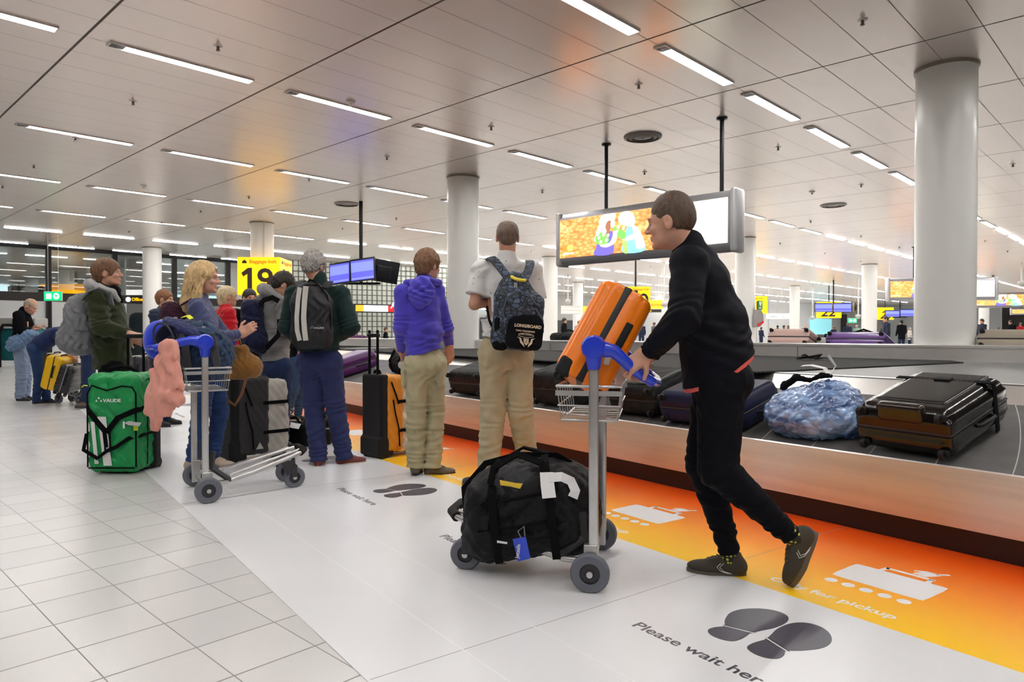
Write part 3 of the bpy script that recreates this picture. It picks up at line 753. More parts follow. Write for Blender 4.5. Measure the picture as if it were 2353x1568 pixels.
            for i, y in enumerate((.055, .075, .095)): lc.tube([T(-.018, y, .083-.18*(y-.055)*2)-s.L, T(0, y+.006, .090-.2*(y-.055)*2)-s.L, T(.018, y, .083-.18*(y-.055)*2)-s.L], .0028, 6)
            lc.build('lace', ms, sh, smooth=60)
        return s
def PJ(Y, **k):
    return {a: P(v[0], v[1], Y+(v[2] if len(v) > 2 else 0)) for a, v in k.items()}
BLK = fab('fabric_black', (.007, .007, .009), sheen=.0, rough=.8, spec=.07); BLK2 = fab('fabric_black_matte', (.006, .006, .008), sheen=.0, spec=.06)
DEN = fab('denim_dark', (.018, .032, .085)); NAVY = fab('cotton_navy', (.030, .038, .115)); KHA = fab('cotton_khaki', (.42, .355, .23)); KHA2 = fab('cotton_khaki_light', (.43, .39, .25))
def sockmat():
    m = mat('sock_dots', (.02, .02, .02), .9); nt, b = nodes_of(m)
    tc = nt.nodes.new('ShaderNodeTexCoord'); v = nt.nodes.new('ShaderNodeTexVoronoi'); v.inputs['Scale'].default_value = 62; v.inputs['Randomness'].default_value = .25
    nt.links.new(tc.outputs['Object'], v.inputs['Vector'])
    nt.links.new(mixc(nt, mnode(nt, 'LESS_THAN', v.outputs['Distance'], .37), (.02, .02, .02), (.55, .52, .03)), b.inputs['Base Color']); return m
# ---- man in black pushing the trolley
def walking_man():
    Y = 3.14
    p = Person('person in black tracksuit and dotted socks striding left, pushing the trolley with the orange suitcase', onz(1690, 1322), 1.83, SKIN, .005)
    s = p.joints(**PJ(Y, shL=(1584, 606, -.19), shR=(1610, 600, .20), elL=(1573, 728, -.31), elR=(1570, 735, .34), wrL=(1487, 812, -.16), wrR=(1492, 818, .26),
        neck=(1582, 566, 0), hipL=(1657, 868, -.09), hipR=(1650, 868, .09), knL=(1650, 1078, -.14), knR=(1618, 1065, .07), anL=(1822, 1236, -.11), anR=(1680, 1280, .05)))
    J = s.J; J['toeL'] = P(1776, 1330, Y-.11); J['toeR'] = onz(1585, 1316)+Vector((0, .02, .05)); J['fuL'] = Vector((-.90, 0, .42)); J['anR'] = J['anR']
    s.head(P(1541, 512, Y), (-.88, .46, -.14), (-.10, 0, 1), 1.045)
    gd = Vector((-.75, .12, -.62))
    s.body({'L': ((-.72, .15, -.55), (0.25, .75, -.6), 1, .95, 1.02), 'R': ((-.72, -.1, -.6), (.2, -.7, -.6), -1, .95, 1.02)}, .0045)
    s.face((.10, .06, .035))
    s.hair(hairmat('hair_brown_short', (.085, .050, .030)), th=.003, top=.016, nape=-.030, nz=.0016, vox=.004, fn=lambda S, T, R: (S.ell(T(0, .115, .035), (.062, .045, .042), R, .012, '-'), [S.ell(T(q_*.088, .02, -.03), (.03, .05, .045), R, .01, '-') for q_ in (-1, 1)]))
    hem = P(1654, 848, Y)
    s.top(mat('tracksuit', (.0065, .007, .011), .6, bump=.15, bscale=500, spec=.07), g=.032, hem=hem, hemn=(.50, 0, -.87), wr=.0055, sleeve=(.074, .066, .050), bw=1.30,
          extra=lambda S: (S.ell(J['waist']+Vector((.03, 0, .0)), (.135, .16, .17), None, .06), S.cap(P(1632, 790, Y), P(1636, 960, Y), .125, .122, .05, (0, 1, 0), 1.3), S.cap(P(1655, 820, Y), P(1668, 960, Y), .140, .140, .05, J['hr'], 1.36), S.wrinkle(P(1620, 760, 3.0), (.5, 0, 1), .006, .09, .15, 1.)))
    s.top(mat('undershirt_coral', (.72, .11, .10), .8), 'undershirt', g=.027, hem=hem+Vector((.0085, 0, -.0155)), hemn=(.50, 0, -.87), sl=.1, wr=.003, bw=1.34, extra=lambda S: (S.cap(P(1632, 790, Y), P(1636, 960, Y), .121, .118, .05, (0, 1, 0), 1.3), S.cap(P(1655, 820, Y), P(1668, 960, Y), .1375, .1375, .05, J['hr'], 1.36), S.cut(hem+Vector((-.5, 0, .87))*.05, (-.5, 0, .87))), sleeve=(.03, .03, .03))
    cb = Sd(.005, .01); cb.cap(J['neck']-J['up']*.025, J['neck']+J['up']*.022, .072, .068, w=J['right'], sc=1.05); cb.cut(J['neck']+J['up']*.025+Vector((0, 0, 0)), J['up']+Vector((-.35, 0, 0)))
    cb.build('collar', mat('tracksuit', (0, 0, 0)), s.topo, 1, s.L)
    cb = Sd(.005, .01); cb.cap(J['neck'], J['neck']+J['up']*.030, .067, .063); cb.cut(J['neck']+J['up']*.032, J['up']+Vector((-.35, 0, 0))); cb.build('collar', mat('undershirt_coral', (0, 0, 0)), s.root, 1, s.L)
    s.trousers(mat('track_trousers', (.0055, .006, .009), .68, bump=.15, bscale=500, spec=.06), r=(.104, .082, .066, .044), wr=.006, top=.05, hemz=-.02, seat=.022)
    for a in 'LR':
        sk = Sd(.005, .01); sk.cap(J['an'+a]+(J['kn'+a]-J['an'+a]).normalized()*.07, J['an'+a]-(J.get('fu'+a, Z_))*.03, .043, .042)
        sk.build('sock', sockmat(), s.root, 1, s.L)
    s.shoes(mat('sneaker_olive', (.045, .037, .026), .75, bump=.3, bscale=300), mat('sneaker_sole', (.10, .085, .065), .6), 'sneaker', w=.047, vox=.0045)
    mb = MB()
    for a, sg in (('R', -1), ('L', -1)):
        up = J.get('fu'+a, Z_); f = (J['toe'+a]-J['an'+a]); f = (f-up*f.dot(up)).normalized(); r = f.cross(up); base = J['an'+a]-up*.089
        for off in (0, .012):
            mb.tube([base-r*.049+f*(.035+off)+up*.07-s.L, base-r*.052+f*(.052+off)+up*.052-s.L, base-r*.053+f*(.035+off)+up*.035-s.L, base-r*.051+f*(.0+off)+up*.026-s.L], .0018, 6)
    mb.build('side_stripe', mat('stripe_white', (.6, .6, .58), .5), s.root)
walking_man()
# ---- man with patterned backpack
SH_ = None
def shirtmat():
    m = mat('shirt_white_dots', (.62, .62, .62), .85); nt, b = nodes_of(m)
    tc = nt.nodes.new('ShaderNodeTexCoord'); v = nt.nodes.new('ShaderNodeTexVoronoi'); v.inputs['Scale'].default_value = 26; v.inputs['Randomness'].default_value = .35
    nt.links.new(tc.outputs['Object'], v.inputs['Vector'])
    nt.links.new(mixc(nt, mnode(nt, 'LESS_THAN', v.outputs['Distance'], .13), (.66, .66, .655), (.14, .15, .18)), b.inputs['Base Color']); return m
def shirt_man():
    Y = 4.97
    p = Person('person in white dotted short-sleeved shirt and khaki trousers, seen from behind, arms folded', onz(1150, 1118), 1.88, SKIN2, .006)
    s = p.joints(**PJ(Y, shL=(1106, 622, 0), shR=(1222, 622, .04), elL=(1090, 700, -.04), elR=(1235, 715, .06), wrL=(1150, 690, .20), wrR=(1165, 716, .24), neck=(1165, 592, 0),
        hipL=(1137, 812, 0), hipR=(1188, 812, .03), knL=(1133, 948, .02), knR=(1196, 946, .03), anL=(1120, 1092, -.02), anR=(1214, 1075, .12)))
    J = s.J; J['toeL'] = J['anL']+Vector((-.15, .07, -.04)); J['toeR'] = J['anR']+Vector((.08, .16, -.04))
    s.head(P(1166, 546, Y+.02), (-.05, 1, -.02), Z_, 1.02)
    s.body({'L': ((.9, .3, .1), (0, -1, 0), 1, .3), 'R': ((-.8, .3, .2), (0, -1, 0), -1, .3)}, .0055)
    s.hair(hairmat('hair_grey_brown', (.15, .10, .07)), th=.005, top=.0, nape=-.052, nz=.0018, fn=lambda S, T, R: S.ell(T(0, .02, .115), (.06, .085, .035), R, .02, '-'))
    s.top(shirtmat(), 'shirt', g=.020, hem=P(1158, 778, Y), hemn=(-.12, 0, -1), sl=.36, wr=.007, sleeve=(.070, .066, .05), bw=1.38,
          extra=lambda S: S.wrinkle(P(1110, 730, Y-.1), (.5, 0, .8), .007, .05, .12))
    cl = Sd(.005, .01); cl.cap(J['neck']-J['up']*.01, J['neck']+J['up']*.030, .073, .064); cl.cut(J['neck']+J['up']*.032, Vector((0, .3, 1))); cl.build('collar', shirtmat(), s.topo, 1, s.L)
    s.trousers(KHA, r=(.104, .086, .078, .070), wr=.009, top=.10, hemz=.05, seat=.02, extra=lambda S: [S.wrinkle(J['kn'+a]+Vector((0, 0, .02)), Z_, .006, .12, .06, 1.) for a in 'LR'])
    z = MB()
    for a in 'LR':
        c = J['kn'+a].lerp(J['hip'+a], .1)-s.L; z.lathe([(.0835, -.004), (.0895, -.006), (.0895, .004), (.0835, .006)], c, seg=28)
    z.build('zip_seam', fab('khaki_seam', (.36, .30, .19)), s.trou, smooth=50)
    b = MB(); b.lathe([(.105, -.016), (.150, -.016), (.150, .016), (.105, .016)], J['pelvis']+J['up']*.075-s.L, seg=32)
    s.shoes(mat('shoe_navy', (.02, .025, .05), .6), mat('sole_brown', (.12, .07, .03), .6))
    return s
sm = shirt_man()
# ---- woman in violet hoodie
VIO = fab('hoodie_violet', (.072, .058, .50), sheen=.3)
def hoodie_woman():
    Y = 5.42
    p = Person('person in violet-blue hoodie and khaki zip-off trousers standing with back to the camera', onz(985, 1095), 1.72, SKIN, .006, True)
    s = p.joints(**PJ(Y, shL=(925, 672, -.06), shR=(1003, 668, .10), elL=(920, 752, -.08), elR=(1026, 755, .14), wrL=(922, 806, .12), wrR=(1032, 796, .28), neck=(976, 640, .02),
        hipL=(958, 835, -.03), hipR=(998, 835, .06), knL=(957, 952, 0), knR=(999, 952, .08), anL=(955, 1066, .02), anR=(993, 1070, .04)))
    J = s.J; J['toeL'] = J['anL']+Vector((.0, .15, -.05)); J['toeR'] = J['anR']+Vector((.16, .04, -.05))
    s.head(P(984, 612, Y+.03), (.62, .78, -.12), Z_, 1.04)
    s.body({'R': ((.1, .15, -1), (-.6, .7, 0), -1, .5), 'L': ((.5, .4, -.4), (.3, -1, 0), 1, .4)}, .0055)
    s.face((.2, .1, .04))
    s.hair(hairmat('hair_auburn', (.20, .095, .042)), th=.016, top=.022, nape=-.062, nz=.006)
    s.top(VIO, 'hoodie', g=.020, hem=P(972, 812, Y), hemn=(.30, 0, -1), wr=.007, sleeve=(.062, .055, .046), bw=1.36)
    hd = Sd(.0055, .025); c = P(968, 668, Y-.12)
    hd.ell(c+Vector((0, 0, -.01)), (.105, .045, .11), None, .03); hd.ell(c+Vector((-.01, -.02, -.07)), (.06, .03, .07), None, .03)
    hd.cap(P(935, 652, Y-.06), P(975, 645, Y-.09), .032, .034); hd.cap(P(975, 645, Y-.09), P(1008, 650, Y+.02), .034, .03)
    hd.wrinkle(c, (.5, 0, 1), .010, .05, .13, .5); hd.wrinkle(c+Vector((.03, 0, 0)), (-.7, 0, .8), .008, .06, .1, 1.5)
    hd.build('hood', VIO, s.topo, 1, s.L)
    def pk(S):
        S.box(P(1012, 858, Y+.02), (.03, .065, .105), .02, None, .012); S.box(P(929, 862, Y-.02), (.02, .06, .10), .02, None, .012)
    s.trousers(KHA2, r=(.094, .080, .076, .074), wr=.009, top=.07, hemz=.02, seat=.018, extra=pk)
    z = MB()
    for a in 'LR':
        for t in (.12, .9):
            z.lathe([(.076, -.004), (.084, -.005), (.084, .004), (.076, .005)], J['kn'+a].lerp(J['hip'+a] if t < .5 else J['an'+a], t if t < .5 else .28)-s.L, seg=24)
        z.box(J['kn'+a].lerp(J['an'+a], .33)+Vector((0, -.086, 0))-s.L, (.012, .008, .022))
    z.build('zip_seam', fab('khaki_seam2', (.34, .31, .20)), s.trou, smooth=50)
    s.shoes(mat('boot_brown', (.12, .10, .075), .8, bump=.3), mat('boot_sole', (.025, .022, .02), .7), 'boot', high=.03, w=.05)
hoodie_woman()
# ---- grey haired man with striped backpack
GRN = fab('sweater_green', (.012, .030, .028))
def grey_man():
    Y = 5.82
    p = Person('person with tousled grey hair, dark green sweater and navy trousers, seen from behind', onz(765, 1070), 1.76, SKIN, .006)
    s = p.joints(**PJ(Y, shL=(676, 676, -.05), shR=(783, 676, .03), elL=(659, 752, -.10), elR=(807, 752, -.02), wrL=(690, 785, .12), wrR=(770, 780, .20), neck=(732, 642, .02),
        hipL=(711, 832, 0), hipR=(758, 832, .02), knL=(722, 940, .04), knR=(772, 940, .06), anL=(732, 1050, 0), anR=(790, 1046, .08)))
    J = s.J; J['toeL'] = J['anL']+Vector((-.02, .14, -.06)); J['toeR'] = J['anR']+Vector((.15, .07, -.06))
    s.head(P(722, 614, Y+.03), (.35, .9, -.35), (0, .2, 1), 1.02)
    s.body({'L': ((.8, .3, 0), (0, -1, 0), 1, .3), 'R': ((-.8, .3, .1), (0, -1, 0), -1, .3)}, .006)
    s.hair(hairmat('hair_grey', (.34, .32, .30), .4), th=.018, top=.024, nape=-.058, nz=.008)
    s.top(GRN, 'sweater', g=.030, hem=P(731, 806, Y), wr=.007, sleeve=(.074, .070, .055), bw=1.42)
    s.trousers(NAVY, r=(.100, .085, .078, .072), wr=.008, top=.09, hemz=.035, seat=.02)
    s.shoes(mat('shoe_maroon', (.16, .035, .03), .7), mat('sole_cream', (.50, .42, .30), .6))
    return s
gm = grey_man()
# ---- young man in grey hoodie
GRY = fab('hoodie_grey', (.24, .235, .24), sheen=.3)
def grey_hoodie():
    Y = 6.6
    p = Person('person in light grey hoodie and dark jeans wearing a navy backpack, head bent', onz(645, 1035), 1.70, SKIN, .007)
    s = p.joints(**PJ(Y, shL=(606, 690, .14), shR=(655, 700, -.12), elL=(640, 760, .25), elR=(652, 758, -.16), wrL=(672, 765, .22), wrR=(690, 768, .05), neck=(632, 668, 0),
        hipL=(618, 845, .06), hipR=(650, 845, -.05), knL=(625, 930, .08), knR=(650, 932, 0), anL=(628, 1016, .1), anR=(650, 1014, .0)))
    J = s.J; J['toeL'] = J['anL']+Vector((.12, .06, -.06)); J['toeR'] = J['anR']+Vector((.12, -.06, -.06))
    s.head(P(652, 656, Y-.02), (.80, .35, -.45), (.35, .1, 1), 1.0)
    s.body({'L': ((.9, 0, 0), (0, 0, 1), 1, .5), 'R': ((.9, .2, 0), (0, 0, 1), -1, .5)}, .007)
    s.face((.03, .02, .015))
    s.hair(hairmat('hair_black', (.022, .014, .010)), th=.012, top=.016, nape=-.05, nz=.004)
    s.top(GRY, 'hoodie', g=.028, hem=P(635, 830, Y), wr=.008, sleeve=(.068, .062, .05), bw=1.25)
    hd = Sd(.006, .03); c = P(612, 668, Y+.0)
    hd.cap(P(604, 664, Y+.08), P(612, 668, Y-.12), .055, .055); hd.cap(P(612, 668, Y-.12), P(650, 690, Y-.16), .05, .03); hd.wrinkle(c, (1, .2, .6), .009, .06, .14); hd.build('hood', GRY, s.topo, 1, s.L)
    s.trousers(DEN, r=(.094, .076, .068, .060), wr=.007, top=.09, hemz=.03, seat=.018)
    s.shoes(mat('shoe_black', (.015, .015, .018), .5), mat('sole_white', (.55, .55, .55), .6))
    return s
gh = grey_hoodie()
def jeans_person():
    Y = 8.5
    p = Person('person in blue jeans, mostly hidden between the grey hoodie and the dark green sweater', onz(672, 972), 1.66, SKIN, .009)
    s = p.joints(**PJ(Y, shL=(700, 705, .12), shR=(690, 705, -.12), elL=(705, 765, .15), elR=(692, 765, -.15), wrL=(712, 800, .1), wrR=(705, 800, -.1), neck=(695, 690, 0), hipL=(688, 830, .08), hipR=(684, 830, -.08), knL=(688, 900, .08), knR=(674, 898, -.1), anL=(685, 955, .08), anR=(660, 952, -.1)))
    J = s.J; J['toeL'] = J['anL']+Vector((.14, -.04, -.06)); J['toeR'] = J['anR']+Vector((.14, -.04, -.06))
    s.head(P(697, 668, Y), (1, 0, -.1)); s.body({}, .008); s.hair(mat('hair_black', (0, 0, 0)))
    s.top(BLK2, 'jacket', g=.022, long=.1); s.trousers(fab('denim_mid', (.035, .07, .16)), r=(.085, .068, .058, .050)); s.shoes(mat('shoe_black', (0, 0, 0)), mat('sole_white', (0, 0, 0)))
jeans_person()
# ---- blonde woman
CAR = fab('cardigan_blue', (.062, .075, .165), sheen=.3)
def blonde():
    Y = 5.36
    p = Person('person with long blonde hair, slate-blue cardigan and jeans, facing right behind the empty trolley', onz(475, 1085), 1.68, SKIN, .006, True)
    s = p.joints(**PJ(Y, shR=(453, 706, -.18), shL=(467, 706, .16), elR=(492, 776, -.20), elL=(515, 772, .20), wrR=(552, 768, -.06), wrL=(545, 775, .1), neck=(456, 678, 0),
        hipR=(474, 835, -.08), hipL=(484, 835, .08), knR=(462, 945, -.08), knL=(505, 945, .10), anR=(443, 1058, -.04), anL=(490, 1052, .10)))
    J = s.J; J['toeR'] = J['anR']+Vector((.12, .02, -.07)); J['toeL'] = J['anL']+Vector((.16, -.02, -.06))
    s.head(P(470, 640, Y), (.97, .15, -.08), Z_, 1.06)
    s.body({'R': ((.8, .1, .5), (-.1, 1, 0), 1, .9), 'L': ((.7, -.4, .3), (0, 0, 1), 1, .5)}, .0055)
    s.face((.25, .15, .08))
    def lh(S, T, R):
        for (x, y, z, x2, y2, z2, r0, r1) in ((-.06, -.03, .04, -.085, -.03, -.20, .045, .042), (.06, -.03, .04, .08, -.03, -.20, .045, .04), (0, -.075, .03, 0, -.105, -.20, .06, .055), (-.05, -.07, .02, -.07, -.10, -.22, .05, .042), (.05, -.07, .02, .06, -.09, -.2, .05, .042)):
            S.cap(T(x, y, z), T(x2, y2, z2), r0, r1, .03); S.cap(T(x2, y2, z2), T(x2*1.05, y2*1.1, z2-.05), r1, .018, .02)
        S.ell(T(0, .128, -.012), (.078, .085, .118), R, .012, '-')
        for i in range(9):
            a = -2.6+i*.65; S.wrinkle(T(.07*math.sin(a), -.05+.05*math.cos(a), -.1), (math.cos(a), -math.sin(a), 0), .006, .026, .10, i*1.3)
    hb = hairmat('hair_blonde', (.58, .40, .19), .3)
    s.hair(hb, fn=lh, th=.018, top=.018, nape=-.4, nz=.003, vox=.005)
    s.top(CAR, 'cardigan', g=.018, hem=P(478, 838, Y), wr=.008, sleeve=(.066, .056, .045), bw=1.28, extra=lambda S: S.wrinkle(P(500, 720, Y-.15), (1, 0, -.6), .007, .06, .12))
    s.trousers(fab('denim_blue', (.025, .055, .16)), r=(.092, .072, .062, .052), wr=.007, top=.05, hemz=.01, seat=.02)
    s.shoes(mat('shoe_beige', (.46, .38, .29), .7), mat('sole_beige', (.60, .55, .45), .6), high=.02)
    return s
bl = blonde()
# ---- man in green coat
COAT = fab('coat_green', (.026, .034, .013), sheen=.2)
def green_man():
    Y = 6.15
    p = Person('person in dark green coat over grey hood, holding the handle of the green bag', onz(262, 985), 1.80, SKIN, .006)
    s = p.joints(**PJ(Y, shR=(222, 688, -.20), shL=(250, 688, .18), elR=(232, 752, -.26), elL=(275, 760, .22), wrR=(294, 768, -.22), wrL=(300, 775, .2), neck=(232, 658, 0),
        hipR=(258, 845, -.09), hipL=(270, 845, .09), knR=(262, 925, -.09), knL=(284, 925, .12), anR=(248, 985, -.08), anL=(285, 985, .1)))
    J = s.J; J['anR'].z = .09; J['anL'].z = .09; J['toeR'] = J['anR']+Vector((.15, 0, -.06)); J['toeL'] = J['anL']+Vector((.15, 0, -.06))
    s.head(P(248, 629, Y), (.95, .25, .04), Z_, 1.04)
    s.body({'R': ((.96, -.05, -.15), (.15, .35, -1), 1, .9, 1.05), 'L': ((.9, 0, -.4), (0, -1, 0), 1, .4)}, .006)
    s.face((.2, .1, .05))
    s.hair(hairmat('hair_ginger_brown', (.18, .085, .038)), th=.020, top=.018, nape=-.066, nz=.004)
    s.top(COAT, 'coat', g=.058, hem=P(258, 846, Y), hemn=(.12, 0, -1), wr=.010, sleeve=(.082, .076, .062), bw=1.22, extra=lambda S: (S.wrinkle(P(240, 720, Y-.2), (.2, 0, 1), .009, .08, .14), S.wrinkle(P(260, 800, Y-.2), (1, 0, .3), .006, .09, .14)))
    hd = Sd(.006, .03); hd.cap(P(205, 652, Y-.10), P(205, 652, Y+.10), .042, .042); hd.cap(P(208, 655, Y-.12), P(258, 672, Y-.13), .042, .026); hd.cap(P(258, 672, Y-.13), P(272, 690, Y-.08), .026, .02); hd.cap(P(208, 655, Y+.12), P(262, 676, Y+.1), .042, .026)
    hd.wrinkle(P(215, 655, Y-.1), (1, 0, .7), .007, .045, .12); hd.build('hood', fab('hood_grey', (.42, .42, .43), sheen=.3), s.topo, 1, s.L)
    sc = Sd(.006, .02); sc.cap(P(262, 665, Y-.07), P(268, 668, Y+.07), .038, .038); sc.cap(P(262, 672, Y), P(274, 690, Y), .045, .035); sc.build('scarf', BLK2, s.root, 1, s.L)
    s.trousers(BLK, r=(.098, .078, .068, .06), wr=.006, top=.05)
    s.shoes(mat('shoe_black', (0, 0, 0)), mat('sole_black', (.02, .02, .02), .6))
    return s
grm = green_man()
def jeans_left():
    Y = 10.3
    p = Person('person in dark jeans and brown shoes, hidden behind the man in the green coat', onz(200, 940), 1.72, SKIN, .01)
    s = p.joints(**PJ(Y, shR=(206, 690, -.18), shL=(214, 690, .18), elR=(205, 735, -.2), elL=(215, 735, .2), wrR=(222, 775, -.2), wrL=(225, 775, .2), neck=(209, 676, 0), hipR=(203, 812, -.08), hipL=(207, 812, .08), knR=(201, 870, -.08), knL=(206, 870, .08), anR=(197, 922, -.07), anL=(206, 922, .09)))
    J = s.J; J['toeL'] = J['anL']+Vector((-.03, -.14, -.06)); J['toeR'] = J['anR']+Vector((-.03, -.14, -.06))
    s.head(P(211, 655, Y), (0, 1, 0), hs=.98); s.body({}, .009); s.hair(mat('hair_black', (0, 0, 0)))
    s.top(BLK2, 'jacket', g=.02); s.trousers(DEN, r=(.092, .075, .068, .066)); s.shoes(mat('shoe_brown', (.10, .065, .04), .6), mat('sole_black', (0, 0, 0)))
jeans_left()
# ---- older man, dark sweater, and the bent person
def old_man():
    Y = 11.4
    p = Person('person with bald head, black sweater and light jeans looking down, at the far left', onz(60, 922), 1.72, SKIN, .009)
    s = p.joints(**PJ(Y, shR=(42, 725, -.19), shL=(58, 724, .18), elR=(50, 762, -.22), elL=(72, 760, .22), wrR=(72, 757, -.05), wrL=(82, 752, .15), neck=(55, 714, 0), hipR=(48, 812, -.08), hipL=(55, 812, .08), knR=(50, 866, -.08), knL=(60, 866, .08), anR=(46, 912, -.06), anL=(58, 910, .08)))
    J = s.J; J['toeR'] = J['anR']+Vector((.16, -.02, -.05)); J['toeL'] = J['anL']+Vector((.16, -.02, -.05))
    s.head(P(71, 705, Y), (.88, -.1, -.5), (.5, 0, 1), 1.08); s.body({'R': ((.9, .2, 0), (0, 0, 1), 1, .5), 'L': ((.9, 0, 0), (0, 0, 1), 1, .5)}, .008); s.face((.3, .25, .2))
    s.hair(hairmat('hair_white_thin', (.45, .36, .28)), th=.004, top=.0, nape=-.05, nz=.001, fn=lambda S, T, R: S.ell(T(0, .03, .12), (.07, .1, .05), R, .02, '-'))
    s.top(BLK2, 'sweater', g=.034, hem=P(53, 795, Y), sleeve=(.075, .07, .055), bw=1.3); s.trousers(fab('denim_light', (.26, .33, .47)), r=(.098, .085, .078, .072), wr=.009); s.shoes(mat('shoe_black', (0, 0, 0)), mat('sole_black', (0, 0, 0)))
    c = Sd(.009, .04); c.ell(P(42, 786, Y-.22), (.16, .10, .11)); c.ell(P(66, 772, Y-.2), (.18, .08, .10), None, .05); c.ell(P(28, 795, Y-.22), (.09, .09, .09)); c.noise(.016, .10); c.noise(.007, .05)
    o = c.build('denim_jacket', fab('denim_pale', (.17, .27, .43))); tag(o, 'pale blue denim jacket bunched over the arm of the bald man at far left', 'jacket')
old_man()
def bent():
    Y = 10.95
    p = Person('person in navy top and blue jeans bending over the trolley with the yellow suitcase', onz(95, 928), 1.7, SKIN, .009)
    s = p.joints(**PJ(Y, shR=(128, 765, -.17), shL=(134, 763, .17), elR=(146, 790, -.2), elL=(152, 790, .2), wrR=(160, 815, -.14), wrL=(168, 815, .12), neck=(137, 762, 0), hipR=(82, 803, -.10), hipL=(90, 803, .08), knR=(90, 865, -.08), knL=(100, 865, .10), anR=(84, 918, -.06), anL=(107, 916, .06),))
    J = s.J; J['pelvis'] = (J['hipR']+J['hipL'])/2+Vector((.03, 0, .05)); J['fwd'] = J['up'].cross(J['right']).normalized()
    J['toeR'] = J['anR']+Vector((.05, .12, -.06)); J['toeL'] = J['anL']+Vector((.18, 0, -.05))
    s.head(P(147, 773, Y), (.7, 0, -.75), (.75, 0, .6), 1.); s.body({'R': ((.5, .1, -.8), (0, 1, 0), 1, .5), 'L': ((.5, -.1, -.8), (0, -1, 0), -1, .5)}, .008)
    s.hair(mat('hair_brown_short', (0, 0, 0)), th=.012)
    s.top(fab('top_navy', (.020, .035, .11)), 'sweater', g=.040, hem=J['pelvis']-J['up']*.07, sl=.35, sleeve=(.07, .066, .05), bw=1.3, vox=.008)
    s.trousers(fab('denim_blue2', (.022, .05, .14)), r=(.100, .078, .068, .062), seat=.035); s.shoes(mat('shoe_navy', (0, 0, 0)), mat('sole_brown', (0, 0, 0)))
bent()
# ---- half hidden people behind
def simple(label, Y, x, ytop, fwd, top, tname, hairm, trm, H=1.7, hk={}, lean=0, zf=0., vox=.01, extra=None, arms=None, g=.024, name='person', group=None, headtilt=-.05, skin=SKIN, hs=1.):
    """a standing figure with its head top at pixel row ytop"""
    f = Vector((fwd[0], fwd[1], 0)).normalized(); r = f.cross(Z_); c = P(x, ytop, Y); q = (c.z-zf)/1.75; q = q if zf == 0 else H/1.75
    b = Vector((c.x, c.y, c.z-1.75*q)); base = Vector((c.x-f.x*lean, c.y-f.y*lean, max(0., b.z)))
    T = lambda a, d, z: base+r*a*q+f*(d*q+lean*(z/1.5)**2)+Z_*(z*q)
    p = Person(label, base, 1.75*q, skin, vox, name=name, group=group)
    am = arms or {}
    s = p.joints(shL=T(-.18, 0, 1.43), shR=T(.18, 0, 1.43), elL=T(*am.get('elL', (-.23, .02, 1.14))), elR=T(*am.get('elR', (.23, .02, 1.14))), wrL=T(*am.get('wrL', (-.2, .16, .93))), wrR=T(*am.get('wrR', (.2, .16, .93))), neck=T(0, 0, 1.49),
                 hipL=T(-.09, 0, .90), hipR=T(.09, 0, .90), knL=T(-.10, .02, .49), knR=T(.10, .02, .49), anL=T(-.11, -.02, .088), anR=T(.11, -.02, .088))
    s.J['toeL'] = T(-.13, .12, .03); s.J['toeR'] = T(.13, .12, .03)
    s.head(T(0, .03, 1.628), (f.x, f.y, headtilt), Z_, q*hs)
    s.body({}, vox*.9)
    if Y < 12: s.face((.15, .09, .05))
    if hairm: s.hair(hairm, vox=min(.012, vox*.8), **hk)
    s.top(top, tname, g=g, long=.16, extra=(lambda S: extra(S, s, T)) if extra else None)
    s.trousers(trm, wr=.004); s.shoes(mat('shoe_black', (0, 0, 0)), mat('sole_black', (0, 0, 0)), vox=.008)
    return s
def quilt(S, s, T, a=.010):
    for z in np.arange(.85, 1.5, .055):
        pass
    S.wr.append((None, va((0.05, 0.05, 1)), a, .06, 0, 0))
simple('person with ginger hair in a navy quilted jacket, behind the blonde woman', 8.3, 374, 667, (.92, -.05), fab('quilt_navy', (.022, .032, .065), sheen=.05, rough=.55), 'quilted_jacket', hairmat('hair_ginger', (.24, .10, .04)), DEN, vox=.008, hk=dict(th=.016, top=.018, nape=-.055), extra=lambda S, s, T: quilt(S, s, T, .007), g=.034, arms=dict(elR=(.24, .04, 1.14), wrR=(.18, .24, 1.05)))
rw = simple('person with curly platinum hair in a red quilted jacket, behind the grey hoodie', 7.7, 518, 660, (.75, .55), fab('quilt_red', (.55, .012, .022), sheen=.05, rough=.5), 'quilted_jacket', hairmat('hair_platinum', (.62, .50, .30)), DEN, vox=.008, hk=dict(th=.022, top=.02, nape=-.085, nz=.006), extra=lambda S, s, T: (quilt(S, s, T, .006), S.cap(T(-.1, 0, 1.47), T(.1, 0, 1.47), .062, .062, .03)), g=.036)
simple('person with short dark hair in a black top, partly hidden beside the red jacket', 8.3, 572, 665, (.6, -.7), BLK2, 'top', mat('hair_black', (0, 0, 0)), DEN, vox=.009)
bpw = simple('distant person beyond the carousel at the tiled wall, only the head showing', 24., 886, 752, (1, 0), BLK2, 'jacket', mat('hair_brown_short', (0, 0, 0)), DEN, zf=1, H=1.3, vox=.016)
